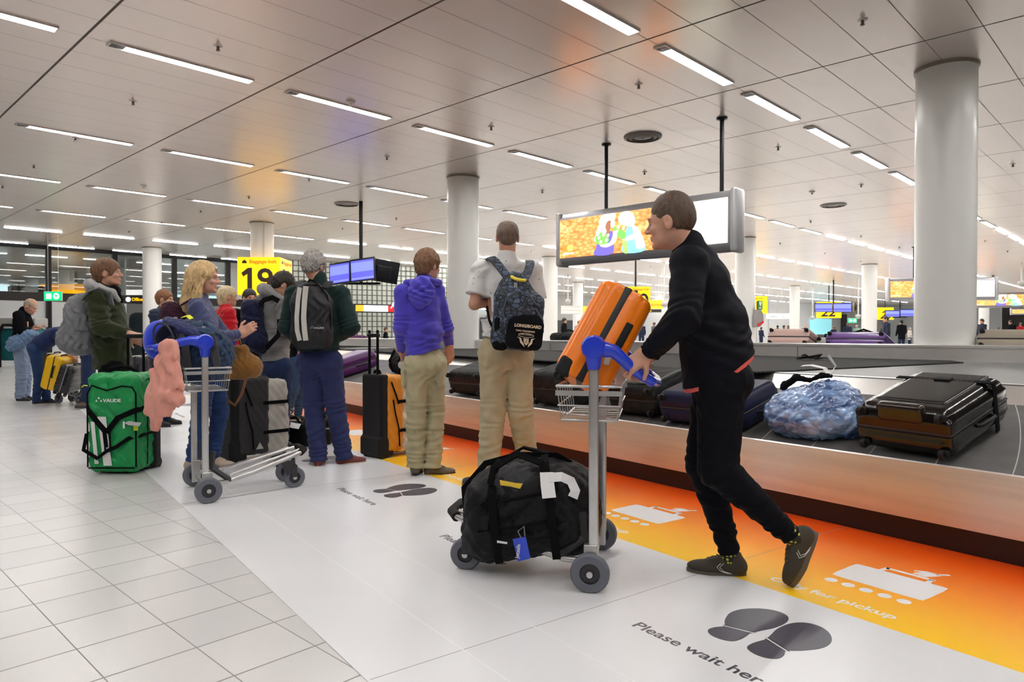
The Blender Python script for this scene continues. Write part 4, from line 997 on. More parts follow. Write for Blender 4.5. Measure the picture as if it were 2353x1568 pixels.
# ---- far travellers beyond the barrier
cols = dict(k=BLK2, n=fab('far_navy', (.015, .022, .05)), g=fab('far_grey', (.12, .12, .13)), w=fab('far_white', (.55, .52, .5)), gr=fab('far_green', (.22, .40, .32)), d=fab('far_dkgreen', (.02, .035, .02)), r=fab('far_red', (.5, .015, .025)), s=fab('far_suit', (.018, .022, .045)), p=fab('far_pink', (.45, .36, .36)))
hb_, hk_, hg_ = mat('hair_brown_short', (0, 0, 0)), mat('hair_black', (0, 0, 0)), mat('hair_grey', (0, 0, 0))
far = [(1296, 731, 'k', hk_, (1, .2), 'in black jacket beside the slim column left of the orange suitcase'), (1330, 737, 'p', mat('hair_ginger', (0, 0, 0)), (0, 1), 'with ginger hair and a pale pink top, seen over the black bag on the far belt'),
 (1474, 741, 'n', hk_, (.3, 1), 'in navy jacket right of the orange suitcase'), (1503, 741, 'g', hb_, (1, .5), 'with brown hair in grey top bending right, by the walking man'), (1516, 752, 'w', mat('scarf_pale', (.55, .52, .62), .9), (.3, 1), 'with pale head scarf next to the walking man'),
 (1749, 752, 'n', hk_, (1, .4), 'in navy at the right edge of the column with the defibrillator'), (1770, 752, 'w', mat('hair_blonde', (0, 0, 0)), (1, -.3), 'with fair hair and white top behind the pink suitcase'), (1787, 748, 'd', mat('hood_green', (.02, .035, .015), .9), (.2, 1), 'in dark green hood behind the pink suitcase'),
 (1801, 748, 'g', hk_, (1, .2), 'in grey top between the green hood and the dark-haired one'), (1812, 748, 'k', hb_, (-.2, 1), 'with long brown hair in a black top behind the pink suitcase'), (1821, 750, 'p', hb_, (1, 0), 'in pale top at the edge of the slim column'),
 (1850, 747, 'k', None, (0, -1), 'bald, in black jacket over a white shirt, facing the camera'), (1916, 750, 'n', hb_, (-.3, 1), 'in navy with one arm stretched left, under the belt 22 sign'), (1948, 742, 'n', hb_, (.2, 1), 'broad back in navy under the right end of the belt 22 sign'),
 (1969, 747, 'gr', hg_, (.3, 1), 'in mint green shirt left of the distant column'), (2037, 727, 's', hk_, (-1, .1), 'with dark hair and beard in a navy suit facing left, before the belt 23 sign'), (2031, 747, 's', None, (-1, -.4), 'bald, half hidden behind the man in the navy suit'),
 (2072, 736, 'k', mat('cap_black', (.012, .012, .014), .9), (0, 1), 'in black cap and black top left of the large column'), (2090, 753, 'w', hg_, (1, 0), 'pale, right beside the large column'), (2257, 733, 's', hk_, (-1, -.1), 'bearded, in a dark suit with a backpack, facing left, right of the large column'),
 (2295, 752, 'w', hb_, (1, 0), 'in white beside the red boxes at the far right'), (2323, 736, 'k', hk_, (-.9, -.2), 'with long dark hair and black jacket at the far right'), (2346, 742, 'r', hb_, (0, 1), 'in bright red jacket at the right edge of the picture')]
for x, yt, c, h, f, lb in far:
    Yd = min(47., .60*1592/max(16, 764-yt-1.5)); lb = 'distant person '+lb
    if len(lb.split()) > 16: lb = ' '.join(lb.split()[:16])
    arms = dict(elL=(-.42, 0, 1.2), wrL=(-.68, 0, 1.08)) if 'stretched' in lb else None
    hk = dict(nape=-.2, th=.016) if 'long' in lb else {}
    v = simple(lb, Yd, x, yt, f, cols[c], 'jacket', h, cols['n'], vox=.02, hk=hk, arms=arms, g=.035)
# ================================================================ walls, signs, screens
def emis(name, col, e, rough=.4):
    return mat(name, col, rough, emit=e)
YEL = emis('sign_yellow', (.95, .52, .0), .52); YEL2 = emis('sign_yellow_far', (.95, .50, .02), .48)
M_ink = mat('sign_ink', (.035, .014, .012), .5); M_orl = mat('sign_letter_orange', (.9, .20, .0), .5, emit=.26)
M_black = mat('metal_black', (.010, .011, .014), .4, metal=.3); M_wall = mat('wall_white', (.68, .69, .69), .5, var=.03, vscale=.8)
def wall_uv(u0, v0, u1, v1, z0, z1, name, m, th=.12, kind='structure', parent=None):
    A = CE(u0, v0); B = CE(u1, v1); d = (B-A).normalized(); n = Vector((d.y, -d.x, 0))*th
    mb = MB().poly3([A+Z_*z0, B+Z_*z0, B+Z_*z1, A+Z_*z1], -n)
    o = mb.build(name, m, parent, loc=parent.location if parent else None)
    if kind and parent is None: tag(o, kind=kind)
    return o
UG = 28.35
M_glass = bpy.data.materials.new('glass_pane'); M_glass.use_nodes = True; nt = M_glass.node_tree; nt.nodes.clear()
o_ = nt.nodes.new('ShaderNodeOutputMaterial'); mxs = nt.nodes.new('ShaderNodeMixShader'); tr = nt.nodes.new('ShaderNodeBsdfTransparent'); gl = nt.nodes.new('ShaderNodeBsdfGlossy')
tr.inputs[0].default_value = (.86, .92, .91, 1); gl.inputs['Roughness'].default_value = .02; mxs.inputs[0].default_value = .22
nt.links.new(tr.outputs[0], mxs.inputs[1]); nt.links.new(gl.outputs[0], mxs.inputs[2]); nt.links.new(mxs.outputs[0], o_.inputs[0])
# left glass wall
wins = []
vs_ = [1.5, 3.8, 6.6, 9.6, 12.0, 14.6, 17.2]
def uv_at(px, u):      # v on wall u seen at image column px
    a = (px-PCX)/FPX; return u*(a*.6852+.7284)/(.699-a*.7155)
mull = [uv_at(x, UG) for x in (-60, 112, 264, 401, 524)]
top = wall_uv(UG, mull[0]-6, UG, mull[-1]+1.2, 4.0, 4.14, 'trim_1', M_black, .1)
bt = wall_uv(UG-.02, mull[0]-6, UG-.02, mull[-1]+1.2, 2.20, 2.50, 'trim_2', mat('beam_brown', (.012, .009, .008), .5), .16)
for i in range(len(mull)-1):
    w = wall_uv(UG, mull[i], UG, mull[i+1], 2.50, 4.0, 'window_%d' % (i+1), M_glass, .02)
    for vv in (mull[i+1],):
        c = CE(UG-.03, vv); mb = MB().box((c.x, c.y, 2.07), (.16, .12, 4.1), R3(BB, CC)); mb.build('window_frame', M_black, w)
wall_uv(UG, mull[0]-6, UG, mull[2]+.4, 0, 2.2, 'wall_left', mat('wall_panel_white', (.72, .74, .76), .25), .1)
for v in (mull[1]-1.65, mull[1]+.02):
    c = CE(UG-.12, v); tag(MB().box((c.x, c.y, 1.1), (.03, .02, 2.2), R3(BB, CC)).build('trim_3', M_black), kind='structure')
# behind the glass: bright room, beams, dark ducts
wall_uv(38, -8, 38, 30, 0, 4.14, 'wall_back', mat('wall_grey', (.42, .44, .45), .6), .1)
for a, b, z0, z1, c in ((2, 7.2, 2.95, 3.25, (.75, .95, 1.)), (8, 9.8, 2.95, 3.25, (.75, .95, 1.)), (13, 18, 2.75, 3.1, (.7, .93, 1.))):
    o = wall_uv(37.8, a, 37.8, b, z0, z1, 'window_%d' % (a+20), emis('daylight', (.72, .93, 1.), .75), .05)
for v, u, s in ((9.4, 34, (.5, .5, 4.14)), (15.2, 33, (.7, .7, 4.14))):
    c = CE(u, v); tag(MB().box((c.x, c.y, 2.07), s, R3(BB, CC)).build('column', M_col), 'square white pillar behind the left glass wall, seen %s' % ('beside the exit sign' if v < 10 else 'behind the man in the green coat'), 'column')
for px, py, Y, w, h, lb in ((312, 606, 28.5, .5, .4, 'dark monitor behind the glass, just right of the head above the green coat'), (290, 606, 28.8, .6, .35, 'wide dark monitor behind the glass near the man in the green coat'), (165, 636, 33, .4, .5, 'small dark box hanging behind the glass above the green exit sign')):
    c = P(px, py, Y); t = thing('monitor', c, lb[:], 'screen'); MB().box((0, 0, 0), (w, .2, h), bev=.02).build('case', M_black, t, smooth=30); MB().tube([(0, 0, h/2), (0, 0, CEIL-c.z)], .02).build('pole', M_black, t)
c = P(152, 668, 30); b = MB().box(c, (2.2, .2, .55)).build('sign_board', emis('sign_orange', (1., .36, .01), .42)); tag(b, 'lit orange yellow sign board behind the glass, right above the green exit sign', 'sign')
t = thing('counter_sign', P(28, 672, 29), 'dark board with white round logo behind the glass at the far left', 'sign'); MB().box((.6, 0, 0), (1.5, .1, .5)).build('board', M_black, t); MB().lathe([(0, 0), (.2, 0), (.2, .03), (0, .03)], (.6, -.06, 0), 'y').build('emblem', mat('emblem_white', (.6, .62, .6), .4), t)
# offices sign and dark counter behind
t = thing('information_sign', P(312, 688, 25), 'dark hanging sign reading Offices with white top strip, left of the left column', 'sign')
MB().box((0, 0, .0), (.66, .08, .30)).build('board', mat('sign_dark', (.03, .032, .035), .4), t); MB().box((0, 0, .24), (.66, .08, .20)).build('top_strip', emis('strip_white', (.8, .8, .78), .3), t)
MB().lathe([(0, 0), (.09, 0), (.09, .02), (0, .02)], (-.24, -.07, -.01), 'y').build('pictogram', emis('picto_white', (.9, .9, .9), .4), t)
x_ = MB(); text_on(x_, 'Offices', .16, frame((-.12, -.05, -.06), (1, 0, 0), (0, 0, 1)), .004, .004); x_.build('lettering', emis('letter_orange', (1, .5, .0), .5), t)
t = thing('service_counter', onz(300, 830), 'dark service counter with rounded grey top, between the green coat and the left column', 'counter')
MB().box((.9, .6, .45), (2.4, .9, .9), bev=.08).build('body', mat('counter_dark', (.03, .045, .055), .4), t, smooth=30); MB().box((.9, .6, 1.42), (2.4, .7, 1.0), bev=.25).build('screen', mat('counter_dark2', (.04, .06, .07), .35), t, smooth=30)
# exit sign at left
def exit_sign(c, w, h, label, rz=0., left=True):
    t = thing('exit_sign', c, label, 'exit sign', rz=rz)
    MB().box((0, .03, 0), (w+.03, .05, h+.03), bev=.008).build('housing', mat('housing_grey', (.5, .52, .52), .4), t)
    MB().box((0, 0, 0), (w, .012, h)).build('panel', emis('exit_green', (.0, .62, .20), .42), t)
    g = MB(); g.box((-w*.22, -.01, 0), (w*.30, .006, h*.62)); g.lathe([(0, 0), (h*.36, 0), (h*.36, .006), (0, .006)], (w*.22, -.014, 0), 'y'); g.build('pictogram', emis('exit_white', (.85, 1., .9), .5), t)
    a = MB(); a.poly3([(w*.22-h*.05, -.016, -h*.2), (w*.22+h*.05, -.016, -h*.2), (w*.22+h*.05, -.016, 0), (w*.22+h*.18, -.016, 0), (w*.22, -.016, h*.24), (w*.22-h*.18, -.016, 0), (w*.22-h*.05, -.016, 0)], (0, -.003, 0)); a.build('arrow', emis('exit_green', (0, 0, 0), 0), t)
    MB().tube([(-w*.3, .03, h/2), (-w*.3, .03, CEIL-c.z)], .004).build('cable', M_white, t); MB().tube([(w*.3, .03, h/2), (w*.3, .03, CEIL-c.z)], .004).build('cable', M_white, t)
exit_sign(P(121, 681, 21.5), .53, .27, 'green lit exit sign with white arrow hanging at the far left before the glass wall')
exit_sign(P(2045, 663, 28), .22, .5, 'green lit exit sign at the left end of the distant light box', .9)
exit_sign(P(1959, 737, 44), .55, .28, 'small green exit arrow sign above the person in mint green', 0)
# suspended square frame (wires) left
# tiled wall with pigeonhole grid
A = Vector((-9.9, 28.35, 0)); Bt = Vector((-2.3, 33.15, 0)); dt = (Bt-A).normalized(); nn_ = Vector((dt.y, -dt.x, 0))
m = mat('wall_glass_block', (.6, .63, .58), .2); nt, b = nodes_of(m); x, y, uv = uvxy(nt)
g = mnode(nt, 'MAXIMUM', linemask(nt, x, .23, 0, .035), linemask(nt, y, .23, 0, .035))
nt.links.new(mixc(nt, g, (.60, .64, .58), (.13, .13, .10)), b.inputs['Base Color'])
bp = nt.nodes.new('ShaderNodeBump'); bp.inputs['Distance'].default_value = .03; bp.inputs['Strength'].default_value = .7; bp.invert = True; nt.links.new(g, bp.inputs['Height']); nt.links.new(bp.outputs[0], b.inputs['Normal'])
o = MB().poly3([A, Bt, Bt+Z_*CEIL, A+Z_*CEIL], -nn_*.2).build('wall_center', m, uv=lambda co: ((co-A).dot(dt), co.z)); tag(o, kind='structure')
mb = MB()
gr = thing('wall_grid', A+dt*4+Z_*2, 'dark lattice before a wall of small white blocks, right of belt 19 sign', 'wall grid')
for i in range(0, 40): mb.box(A+dt*(i*.23)+nn_*.10+Z_*2.3-gr.location, (.018, .018, 3.6), R3(dt, nn_))
mb.build('upright', mat('lattice_dark', (.07, .065, .05), .5), gr); mb = MB()
for k in range(2, 18): mb.box(A+dt*4.5+nn_*.10+Z_*(k*.23)-gr.location, (9.0, .018, .018), R3(dt, nn_))
mb.build('crossbar', mat('lattice_dark', (0, 0, 0), .5), gr)
# ledge in front with grey band (raised belt)
w_ = onz(690, 790, .98)
t = thing('information_ticker', P(900, 710, 29.6), 'long narrow lit ticker strip in orange, white and red on the tiled wall', 'display')
RB = R3(dt, nn_)
for x0, x1, c, e in ((-1.6, -1.26, (1., .35, .02), .5), (-1.26, -.19, (.85, .88, 1.), .62), (-.19, 1.75, (.6, .01, .012), .4)):
    MB().box(RB @ Vector(((x0+x1)/2, .03, 0)), (x1-x0, .05, .26), RB).build('segment', emis('ticker_%.2f' % c[0], c, e), t)
x_ = MB(); text_on(x_, 'JetB', .24, frame(RB @ Vector((-.05, .07, -.08)), dt, Z_), .004, .006, shear=.3); x_.build('lettering', emis('letter_white', (.95, .9, .9), .5), t)
MB().box(RB @ Vector((0.08, -.02, 0)), (3.5, .06, .36), RB).build('housing', M_black, t)
# grey wall between glass and tiles + middle recess + right wall
wall_uv(UG, mull[-1]+1.0, UG-.4, 14.2, 0, 4.14, 'wall_grey', M_wall, .1)
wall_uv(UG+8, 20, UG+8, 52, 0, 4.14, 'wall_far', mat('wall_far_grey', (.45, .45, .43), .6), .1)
wall_uv(UG, 52, UG, 88, 0, 4.14, 'wall_right', M_wall, .1)
wall_uv(UG+8, 52, UG, 52, 0, 4.14, 'wall_return', M_wall, .1)
wall_uv(14, 88, UG, 88, 0, 4.14, 'wall_end', M_wall, .1)
for i, v in enumerate((54, 56.5, 59, 61.5, 64, 70, 76)):
    c = CE(UG-.06, v); tag(MB().box((c.x, c.y, 2.07), (.04, .02, 4.1), R3(BB, CC)).build('trim_%d' % (i+10), mat('trim_grey', (.3, .31, .32), .5)), kind='structure')
for i, (v0, v1, z0, z1, m_) in enumerate(((74, 80, 0, 2.6, emis('doorway_teal', (.30, .72, .78), .35)), (66.2, 67.4, 1.0, 2.0, mat('poster_blue', (.25, .33, .45), .5)), (83, 88, 0, 3.2, mat('portal_black', (.012, .012, .012), .4)))):
    if i == 1: continue
    wall_uv(UG-.1, v0, UG-.1, v1, z0, z1, 'door_%d' % (i+1), m_, .05)
# darkish shops / passages in the middle recess
for v0, v1, z0, z1, c in ((24, 26.4, 0, 2.3, (.02, .022, .02)), (27.5, 33, 0, 1.9, (.06, .06, .065)), (34.5, 40, 0, 2.2, (.03, .03, .035)), (23, 28, 3.0, 3.8, (.10, .085, .075)), (42, 48, 0, 2.1, (.04, .04, .045))):
    wall_uv(UG+7.8, v0, UG+7.8, v1, z0, z1, 'door_%d' % int(v0), mat('recess_%.3f' % c[0], c, .5), .05)
for v0, v1 in ((26, 31), (33, 37)):
    wall_uv(UG+7.7, v0, UG+7.7, v1, 2.75, 3.25, 'window_%d' % (v0+40), emis('daylight', (0, 0, 0), 0), .05)
# small direction signs in the middle
def board(px0, py0, px1, py1, Y, m_, label, name='direction_sign', txt=None, tm=None, cat='sign', d=.12, lines=2):
    a = P(px0, py1, Y); b = P(px1, py0, Y); c = (a+b)/2; w = b.x-a.x; h = b.z-a.z; t = thing(name, c, label, cat)
    MB().box((0, d/2, 0), (w, d, h), bev=.01).build('board', m_, t)
    if txt:
        x_ = MB()
        for i, s in enumerate(txt): text_on(x_, s, h*.5/len(txt)**.7, frame((-w*.46, -.004, h*(.08-.42*i) if len(txt) > 1 else -h*.2), (1, 0, 0), (0, 0, 1)), .004, .004)
        x_.build('lettering', tm, t)
    MB().tube([(-w*.35, d/2, h/2), (-w*.35, d/2, CEIL-c.z)], .006).build('cable', M_white, t); MB().tube([(w*.35, d/2, h/2), (w*.35, d/2, CEIL-c.z)], .006).build('cable', M_white, t)
    return t
GW = emis('sign_pale', (.55, .51, .45), .12); LW = emis('letter_pale', (.9, .88, .8), .6)
board(1289, 703, 1334, 722, 34, GW, 'beige direction sign with white lettering right of the slim column', txt=['Goods to declare', 'Nothing to declare'], tm=LW)
board(1339, 704, 1366, 722, 36, YEL2, 'small pale yellow sign left of the orange suitcase', txt=None)
board(1494, 690, 1524, 710, 32, YEL2, 'yellow sign right of the belt 20 sign with two short lines of writing', txt=['Arrivals hall'], tm=M_orl)
board(1482, 711, 1520, 718, 33, mat('sign_dark', (0, 0, 0)), 'narrow dark sign with yellow letters under the yellow one', txt=['Exit gates'], tm=emis('letter_orange', (0, 0, 0), 0))
board(1762, 721, 1791, 733, 46, emis('sign_bright', (.8, .8, .8), .5), 'white lit sign with grey text behind the defibrillator box', txt=['Transfers'], tm=mat('letter_grey', (.3, .3, .3), .5))
board(1793, 721, 1820, 733, 47, emis('sign_bright', (0, 0, 0), 0), 'second white lit sign left of the distant slim column', txt=['Hall'], tm=mat('letter_grey', (0, 0, 0)))
# belt number signs
def belt_sign(px0, px1, py0, py1, Y, num, label, side=0., rot=0., pole=True, m_=None, head='Baggage belt', sq=True, shear=0):
    m_ = m_ or YEL; a = P(px0, py1, Y); b = P(px1, py0, Y); w = (b.x-a.x)/math.cos(rot); h = b.z-a.z; c = Vector(((a.x+b.x)/2, Y, (a.z+b.z)/2))
    t = thing('belt_sign', c, label, 'sign', rz=rot); D = w if sq else .3
    MB().box((0, D/2, 0), (w, D, h), bev=.012).build('light_box', m_, t)
    def face(M):
        x_ = MB(); xo = -w*.40
        if num[0] == '1':
            k = h*.60; x_.add([M @ Vector((-w*.38+a*k, -.006+dy, -h*.40+b_*k)) for dy in (0, -.004) for a, b_ in ((.22, 0), (.42, 0), (.42, 1.02), (.24, 1.02), (-.04, .80), (.04, .64), (.22, .76))], [(0, 1, 2, 3, 6), (6, 3, 4, 5), (7, 8, 9, 10, 13), (13, 10, 11, 12)]); xo = -w*.38+k*.62
        text_on(x_, num[1:] if num[0] == '1' else num, h*.86, M @ frame((xo, -.006, -h*.40), (1, 0, 0), (0, 0, 1)), .003, h*.014, sx=1.06, shear=shear); x_.build('number', M_ink, t)
        if head:
            x_ = MB(); text_on(x_, head, h*.125, M @ frame((-w*.22, -.006, h*.34), (1, 0, 0), (0, 0, 1)), .003, .003, sx=1.15); x_.build('lettering', M_orl, t)
            x_ = MB(); M2 = M; x_.add([M @ Vector((-w*.33+dx, -.006+dy, h*.375+dz)) for dy in (0, -.004) for dx, dz in ((-.06, -.04), (.06, -.04), (.06, .01), (0, .055), (-.06, .01))], [(0, 1, 2, 3, 4), (5, 6, 7, 8, 9)]); x_.build('pictogram', M_ink, t)
    face(Matrix.Identity(4))
    if sq: face(Matrix.Translation((w/2, w/2, 0)) @ Matrix.Rotation(math.pi/2, 4, 'Z'))
    if pole: MB().tube([(0, D/2, h/2), (0, D/2, CEIL-c.z)], .035).build('pole', M_black, t)
    return t
t19 = belt_sign(546, 643, 591, 678, 18.55, '19', 'large yellow square sign reading Baggage belt 19 around the round column', rot=math.radians(2), pole=False)
belt_sign(1438, 1495, 659, 711, 26, '20', 'yellow sign reading Baggage belt 20 behind the orange suitcase', rot=math.radians(2), sq=True)
belt_sign(1708, 1762, 681, 721, 34, '21', 'yellow belt 21 sign half hidden by the column with the defibrillator', rot=math.radians(-8), sq=True)
belt_sign(1880, 1934, 694, 731, 44.5, '22', 'yellow belt 22 sign under the pair of distant blue screens', head=None, sq=False, shear=.35)
belt_sign(2018, 2054, 707, 735, 50, '23', 'yellow belt 23 sign behind the man in the navy suit', head=None, sq=False, shear=.35)
# flight screens
def screens(c0, poleY, items, label, scale=1., group=None):
    t = thing('flight_display', c0, label, 'screen')
    MB().tube([(0, 0, -.30*scale), (0, 0, CEIL-c0.z)], .045).build('pole', M_black, t, smooth=60)
    for (c, w, h, rz, tx, back, roll) in items:
        R = Matrix.Rotation(rz, 3, 'Z') @ Matrix.Rotation(tx, 3, 'X') @ Matrix.Rotation(roll, 3, 'Y'); c = Vector(c)-c0
        cs = MB().box(c, (w, .06, h), R, bev=.008).build('case', M_black, t, smooth=30)
        if not back:
            f = -1
            MB().box(c+R @ Vector((0, f*.032, -.01)), (w-.05, .004, h-.07), R).build('screen', emis('screen_blue', (.07, .07, .62), .75), cs)
            MB().box(c+R @ Vector((0, f*.036, h*.12)), (w-.06, .003, h*.42), R).build('table', emis('screen_pale', (.14, .17, .75), .75), cs)
            MB().box(c+R @ Vector((0, f*.036, -h*.38)), (w-.06, .003, h*.08), R).build('footer', emis('screen_pale', (0, 0, 0), 0), cs)
        else:
            MB().box(c+R @ Vector((-.05, -.05, -.02)), (w*.55, .08, h*.55), R, bev=.02).build('back_cover', M_black, cs, smooth=30)
    MB().box((0, 0, -.30*scale), (.9*scale, .05, .05)).build('bracket', M_black, t)
    return t
cp = Vector((-3.48, 15.99, 2.55))
screens(cp, 0, [(P(782, 628, 15.7), .56, .50, math.radians(-22), math.radians(-8), False, math.radians(-6)), (P(834, 620, 15.55), .60, .52, math.radians(-14), math.radians(-8), False, math.radians(-6)), (P(885, 624, 15.75), .62, .50, math.radians(25), math.radians(8), True, math.radians(8))], 'three flight information screens hung on a black pole, two blue and one seen from behind')
cp = P(1915, 705, 40)
screens(cp, 0, [(P(1892, 707, 39.9), 1.02, .52, 0, 0, False, 0), (P(1935, 707, 39.9), 1.06, .54, 0, 0, False, 0), (P(1963, 706, 40.3), .9, .5, 1.2, 0, True, 0)], 'pair of pale blue flight screens above the belt 22 sign')
cp = P(2068, 719, 44)
screens(cp, 0, [(P(2050, 721, 43.9), .92, .44, 0, 0, False, 0), (P(2086, 719, 43.9), 1.0, .46, 0, 0, False, 0)], 'pair of blue flight screens left of the large right column, before belt 23 sign')
# hanging light boxes with tulip field picture
def field_mat():
    m = mat('picture_tulip_field', (.95, .3, .05), .3); nt, b = nodes_of(m)
    tc = nt.nodes.new('ShaderNodeTexCoord'); mp = nt.nodes.new('ShaderNodeMapping'); mp.inputs['Scale'].default_value = (1, 1, 1.8); nt.links.new(tc.outputs['Object'], mp.inputs[0])
    v = nt.nodes.new('ShaderNodeTexVoronoi'); v.inputs['Scale'].default_value = 11; nt.links.new(mp.outputs[0], v.inputs['Vector'])
    n = nt.nodes.new('ShaderNodeTexNoise'); n.inputs['Scale'].default_value = 4; n.inputs['Detail'].default_value = 4; nt.links.new(mp.outputs[0], n.inputs['Vector'])
    c = mixc(nt, v.outputs['Distance'], (1., .58, .20), (.90, .14, .015)); s = mnode(nt, 'GREATER_THAN', n.outputs[0], .60); c = mixc(nt, mnode(nt, 'MULTIPLY', s, .5), c, (1., .66, .30))
    nt.links.new(c, b.inputs['Base Color']); nt.links.new(c, b.inputs['Emission Color']); b.inputs['Emission Strength'].default_value = .62; return m
FM = field_mat(); WP = emis('picture_white', (.93, 1., .84), .46); M_al = mat('frame_aluminium', (.36, .36, .38), .4, metal=.3)
def lightbox(u0, u1, vc, z0, z1, label, split, kids=True, poles=(), swap=False, poly=True):
    cc = CE((u0+u1)/2, vc, (z0+z1)/2) if True else None; Lw = abs(u1-u0); Hh = z1-z0
    X = -CC.normalized(); N = Vector((X.y, -X.x, 0)); M = Matrix(((X.x, -N.x, 0, 0), (X.y, -N.y, 0, 0), (0, 0, 1, 0), (0, 0, 0, 1)))
    t = thing('light_box', cc, label, 'light box'); t.matrix_world = Matrix.Translation(cc) @ M
    T2 = .13
    prof = [(-T2*.55, -Hh/2+.02), (-T2, -Hh/2+.10), (-T2, Hh/2-.10), (-T2*.55, Hh/2-.02), (0, Hh/2), (T2*.55, Hh/2-.02), (T2, Hh/2-.10), (T2, -Hh/2+.10), (T2*.55, -Hh/2+.02), (0, -Hh/2)]
    b = MB(); vs = [(x, y, z) for x in (-Lw/2, Lw/2) for y, z in prof]; n = len(prof)
    b.add(vs, [tuple(range(n)), tuple(range(n, 2*n))[::-1]]+[(i, (i+1) % n, n+(i+1) % n, n+i) for i in range(n)]); b.build('housing', M_al, t, smooth=50)
    for sx in (-1, 1):
        b = MB().box((sx*(Lw/2-.02), 0, 0), (.10, .30, Hh+.03), bev=.045); b.build('end_cap', mat('frame_aluminium_light', (.50, .50, .52), .35, metal=.3), t, smooth=40)
    y = -T2-.004; xs = -Lw/2+.07; xe = Lw/2-.10; xm = xs+(xe-xs)*split
    MB().box(((xs+xm)/2, y, 0), (xm-xs, .01, Hh-.24)).build('picture', FM, t)
    MB().box(((xm+xe)/2, y, 0), (xe-xm, .01, Hh-.24)).build('text_panel', WP, t)
    tl = MB()
    for k in range(7): tl.box((xm+.16+.22*(1+.3*(k % 3))/2, y-.006, .2-.07*k), (.22*(1+.3*(k % 3)), .002, .012))
    tl.build('printed_lines', emis('print_faint', (.80, .86, .75), .5), t)
    MB().box(((xs+xe)/2, T2+.004, 0), (xe-xs, .01, Hh-.24)).build('back_panel', WP, t)
    if kids:
        q = (y-.006); k_ = MB
        def sh(pts, m_, lay, name='figure'):
            mb = MB(); mb.poly3([(xs+a*(xm-xs), q-lay*.0012, (b-.5)*(Hh-.24)) for a, b in smooth_poly(pts, 4)], (0, -.001, 0)); mb.build(name, m_, t)
        c_ = lambda n, c, e=.6: emis('picture_'+n, c, e)
        sk = c_('skin', (1., .74, .58))
        sh([(.33, .0), (.345, .2), (.36, .35), (.37, .55), (.42, .6), (.50, .52), (.50, .3), (.49, .0)], c_('dress', (.20, .16, .72), .5), 1)
        sh([(.33, .35), (.345, .55), (.37, .72), (.42, .72), (.43, .5), (.40, .35)], c_('blouse', (.95, .93, .9)), 2)
        sh([(.40, .98), (.37, .80), (.40, .68), (.45, .75), (.50, .8), (.515, .98), (.46, 1.0)], c_('scarf', (1, 1, 1)), 3)
        sh([(.43, .7), (.45, .82), (.48, .8), (.47, .62), (.465, .45), (.44, .5)], c_('hair_brown', (.5, .22, .12), .4), 4)
        sh([(.475, .78), (.505, .82), (.512, .74), (.505, .66), (.48, .64)], sk, 5)
        sh([(.50, .55), (.53, .5), (.52, .28), (.45, .17), (.39, .2), (.39, .25), (.46, .27), (.49, .4)], sk, 6)
        sh([(.34, .45), (.38, .55), (.43, .52), (.46, .36), (.44, .25), (.40, .22), (.35, .3)], c_('leaves', (.25, .80, .15), .45), 5)
        for i_, (a, b) in enumerate(((.35, .50), (.375, .30), (.40, .47), (.36, .41), (.425, .33), (.415, .55), (.44, .45))): sh([(a, b), (a+.012, b+.055+.01*(i_ % 3)), (a+.026, b+.03), (a+.015, b-.03)], c_('tulips', (1., .93, .62)), 7)
        for i_, (a, b) in enumerate(((.53, .62), (.55, .70), (.575, .58), (.52, .52))): sh([(a, b), (a+.01, b+.06), (a+.024, b+.03), (a+.014, b-.03)], c_('tulips', (0, 0, 0)), 7)
        sh([(.58, .0), (.585, .3), (.60, .5), (.62, .62), (.68, .58), (.73, .35), (.76, .0)], c_('top_blue', (.30, .76, 1.), .5), 1)
        sh([(.66, .62), (.70, .58), (.74, .36), (.76, .1), (.70, .06), (.68, .3)], c_('scarf', (0, 0, 0)), 2)
        sh([(.54, .80), (.56, .97), (.62, 1.0), (.67, .9), (.68, .68), (.64, .62), (.58, .68)], c_('hair_blonde', (1., .95, .72), .6), 3)
        sh([(.56, .34), (.61, .28), (.67, .30), (.70, .40), (.665, .42), (.60, .36), (.56, .40)], sk, 4)
        sh([(.50, .66), (.54, .6), (.60, .5), (.60, .34), (.56, .34), (.53, .45), (.51, .5)], c_('leaves', (0, 0, 0)), 5)
        sh([(.575, .3), (.61, .3), (.62, .0), (.59, .0)], c_('stems', (.45, .85, .2), .5), 3)
        sh([(.03, .2), (.03, .3), (.06, .34), (.09, .3), (.09, .2), (.06, .16)], c_('disc_a', (1., .28, .04), .6), 1, 'emblem'); sh([(.075, .2), (.075, .3), (.105, .34), (.13, .3), (.13, .2), (.105, .16)], c_('disc_b', (1., .60, .14), .6), 2, 'emblem')
        sh([(.035, .09), (.035, .12), (.13, .125), (.13, .095)], c_('scarf', (0, 0, 0)), 1, 'emblem')
    for x in poles:
        MB().tube([(x, 0, Hh/2), (x, 0, CEIL-cc.z)], .030).build('pole', M_black, t, smooth=60)
        MB().lathe([(0, 0), (.075, 0), (.075, -.02), (.03, -.035)], (x, 0, CEIL-cc.z), seg=24).build('ceiling_plate', M_black, t, smooth=50)
    return t
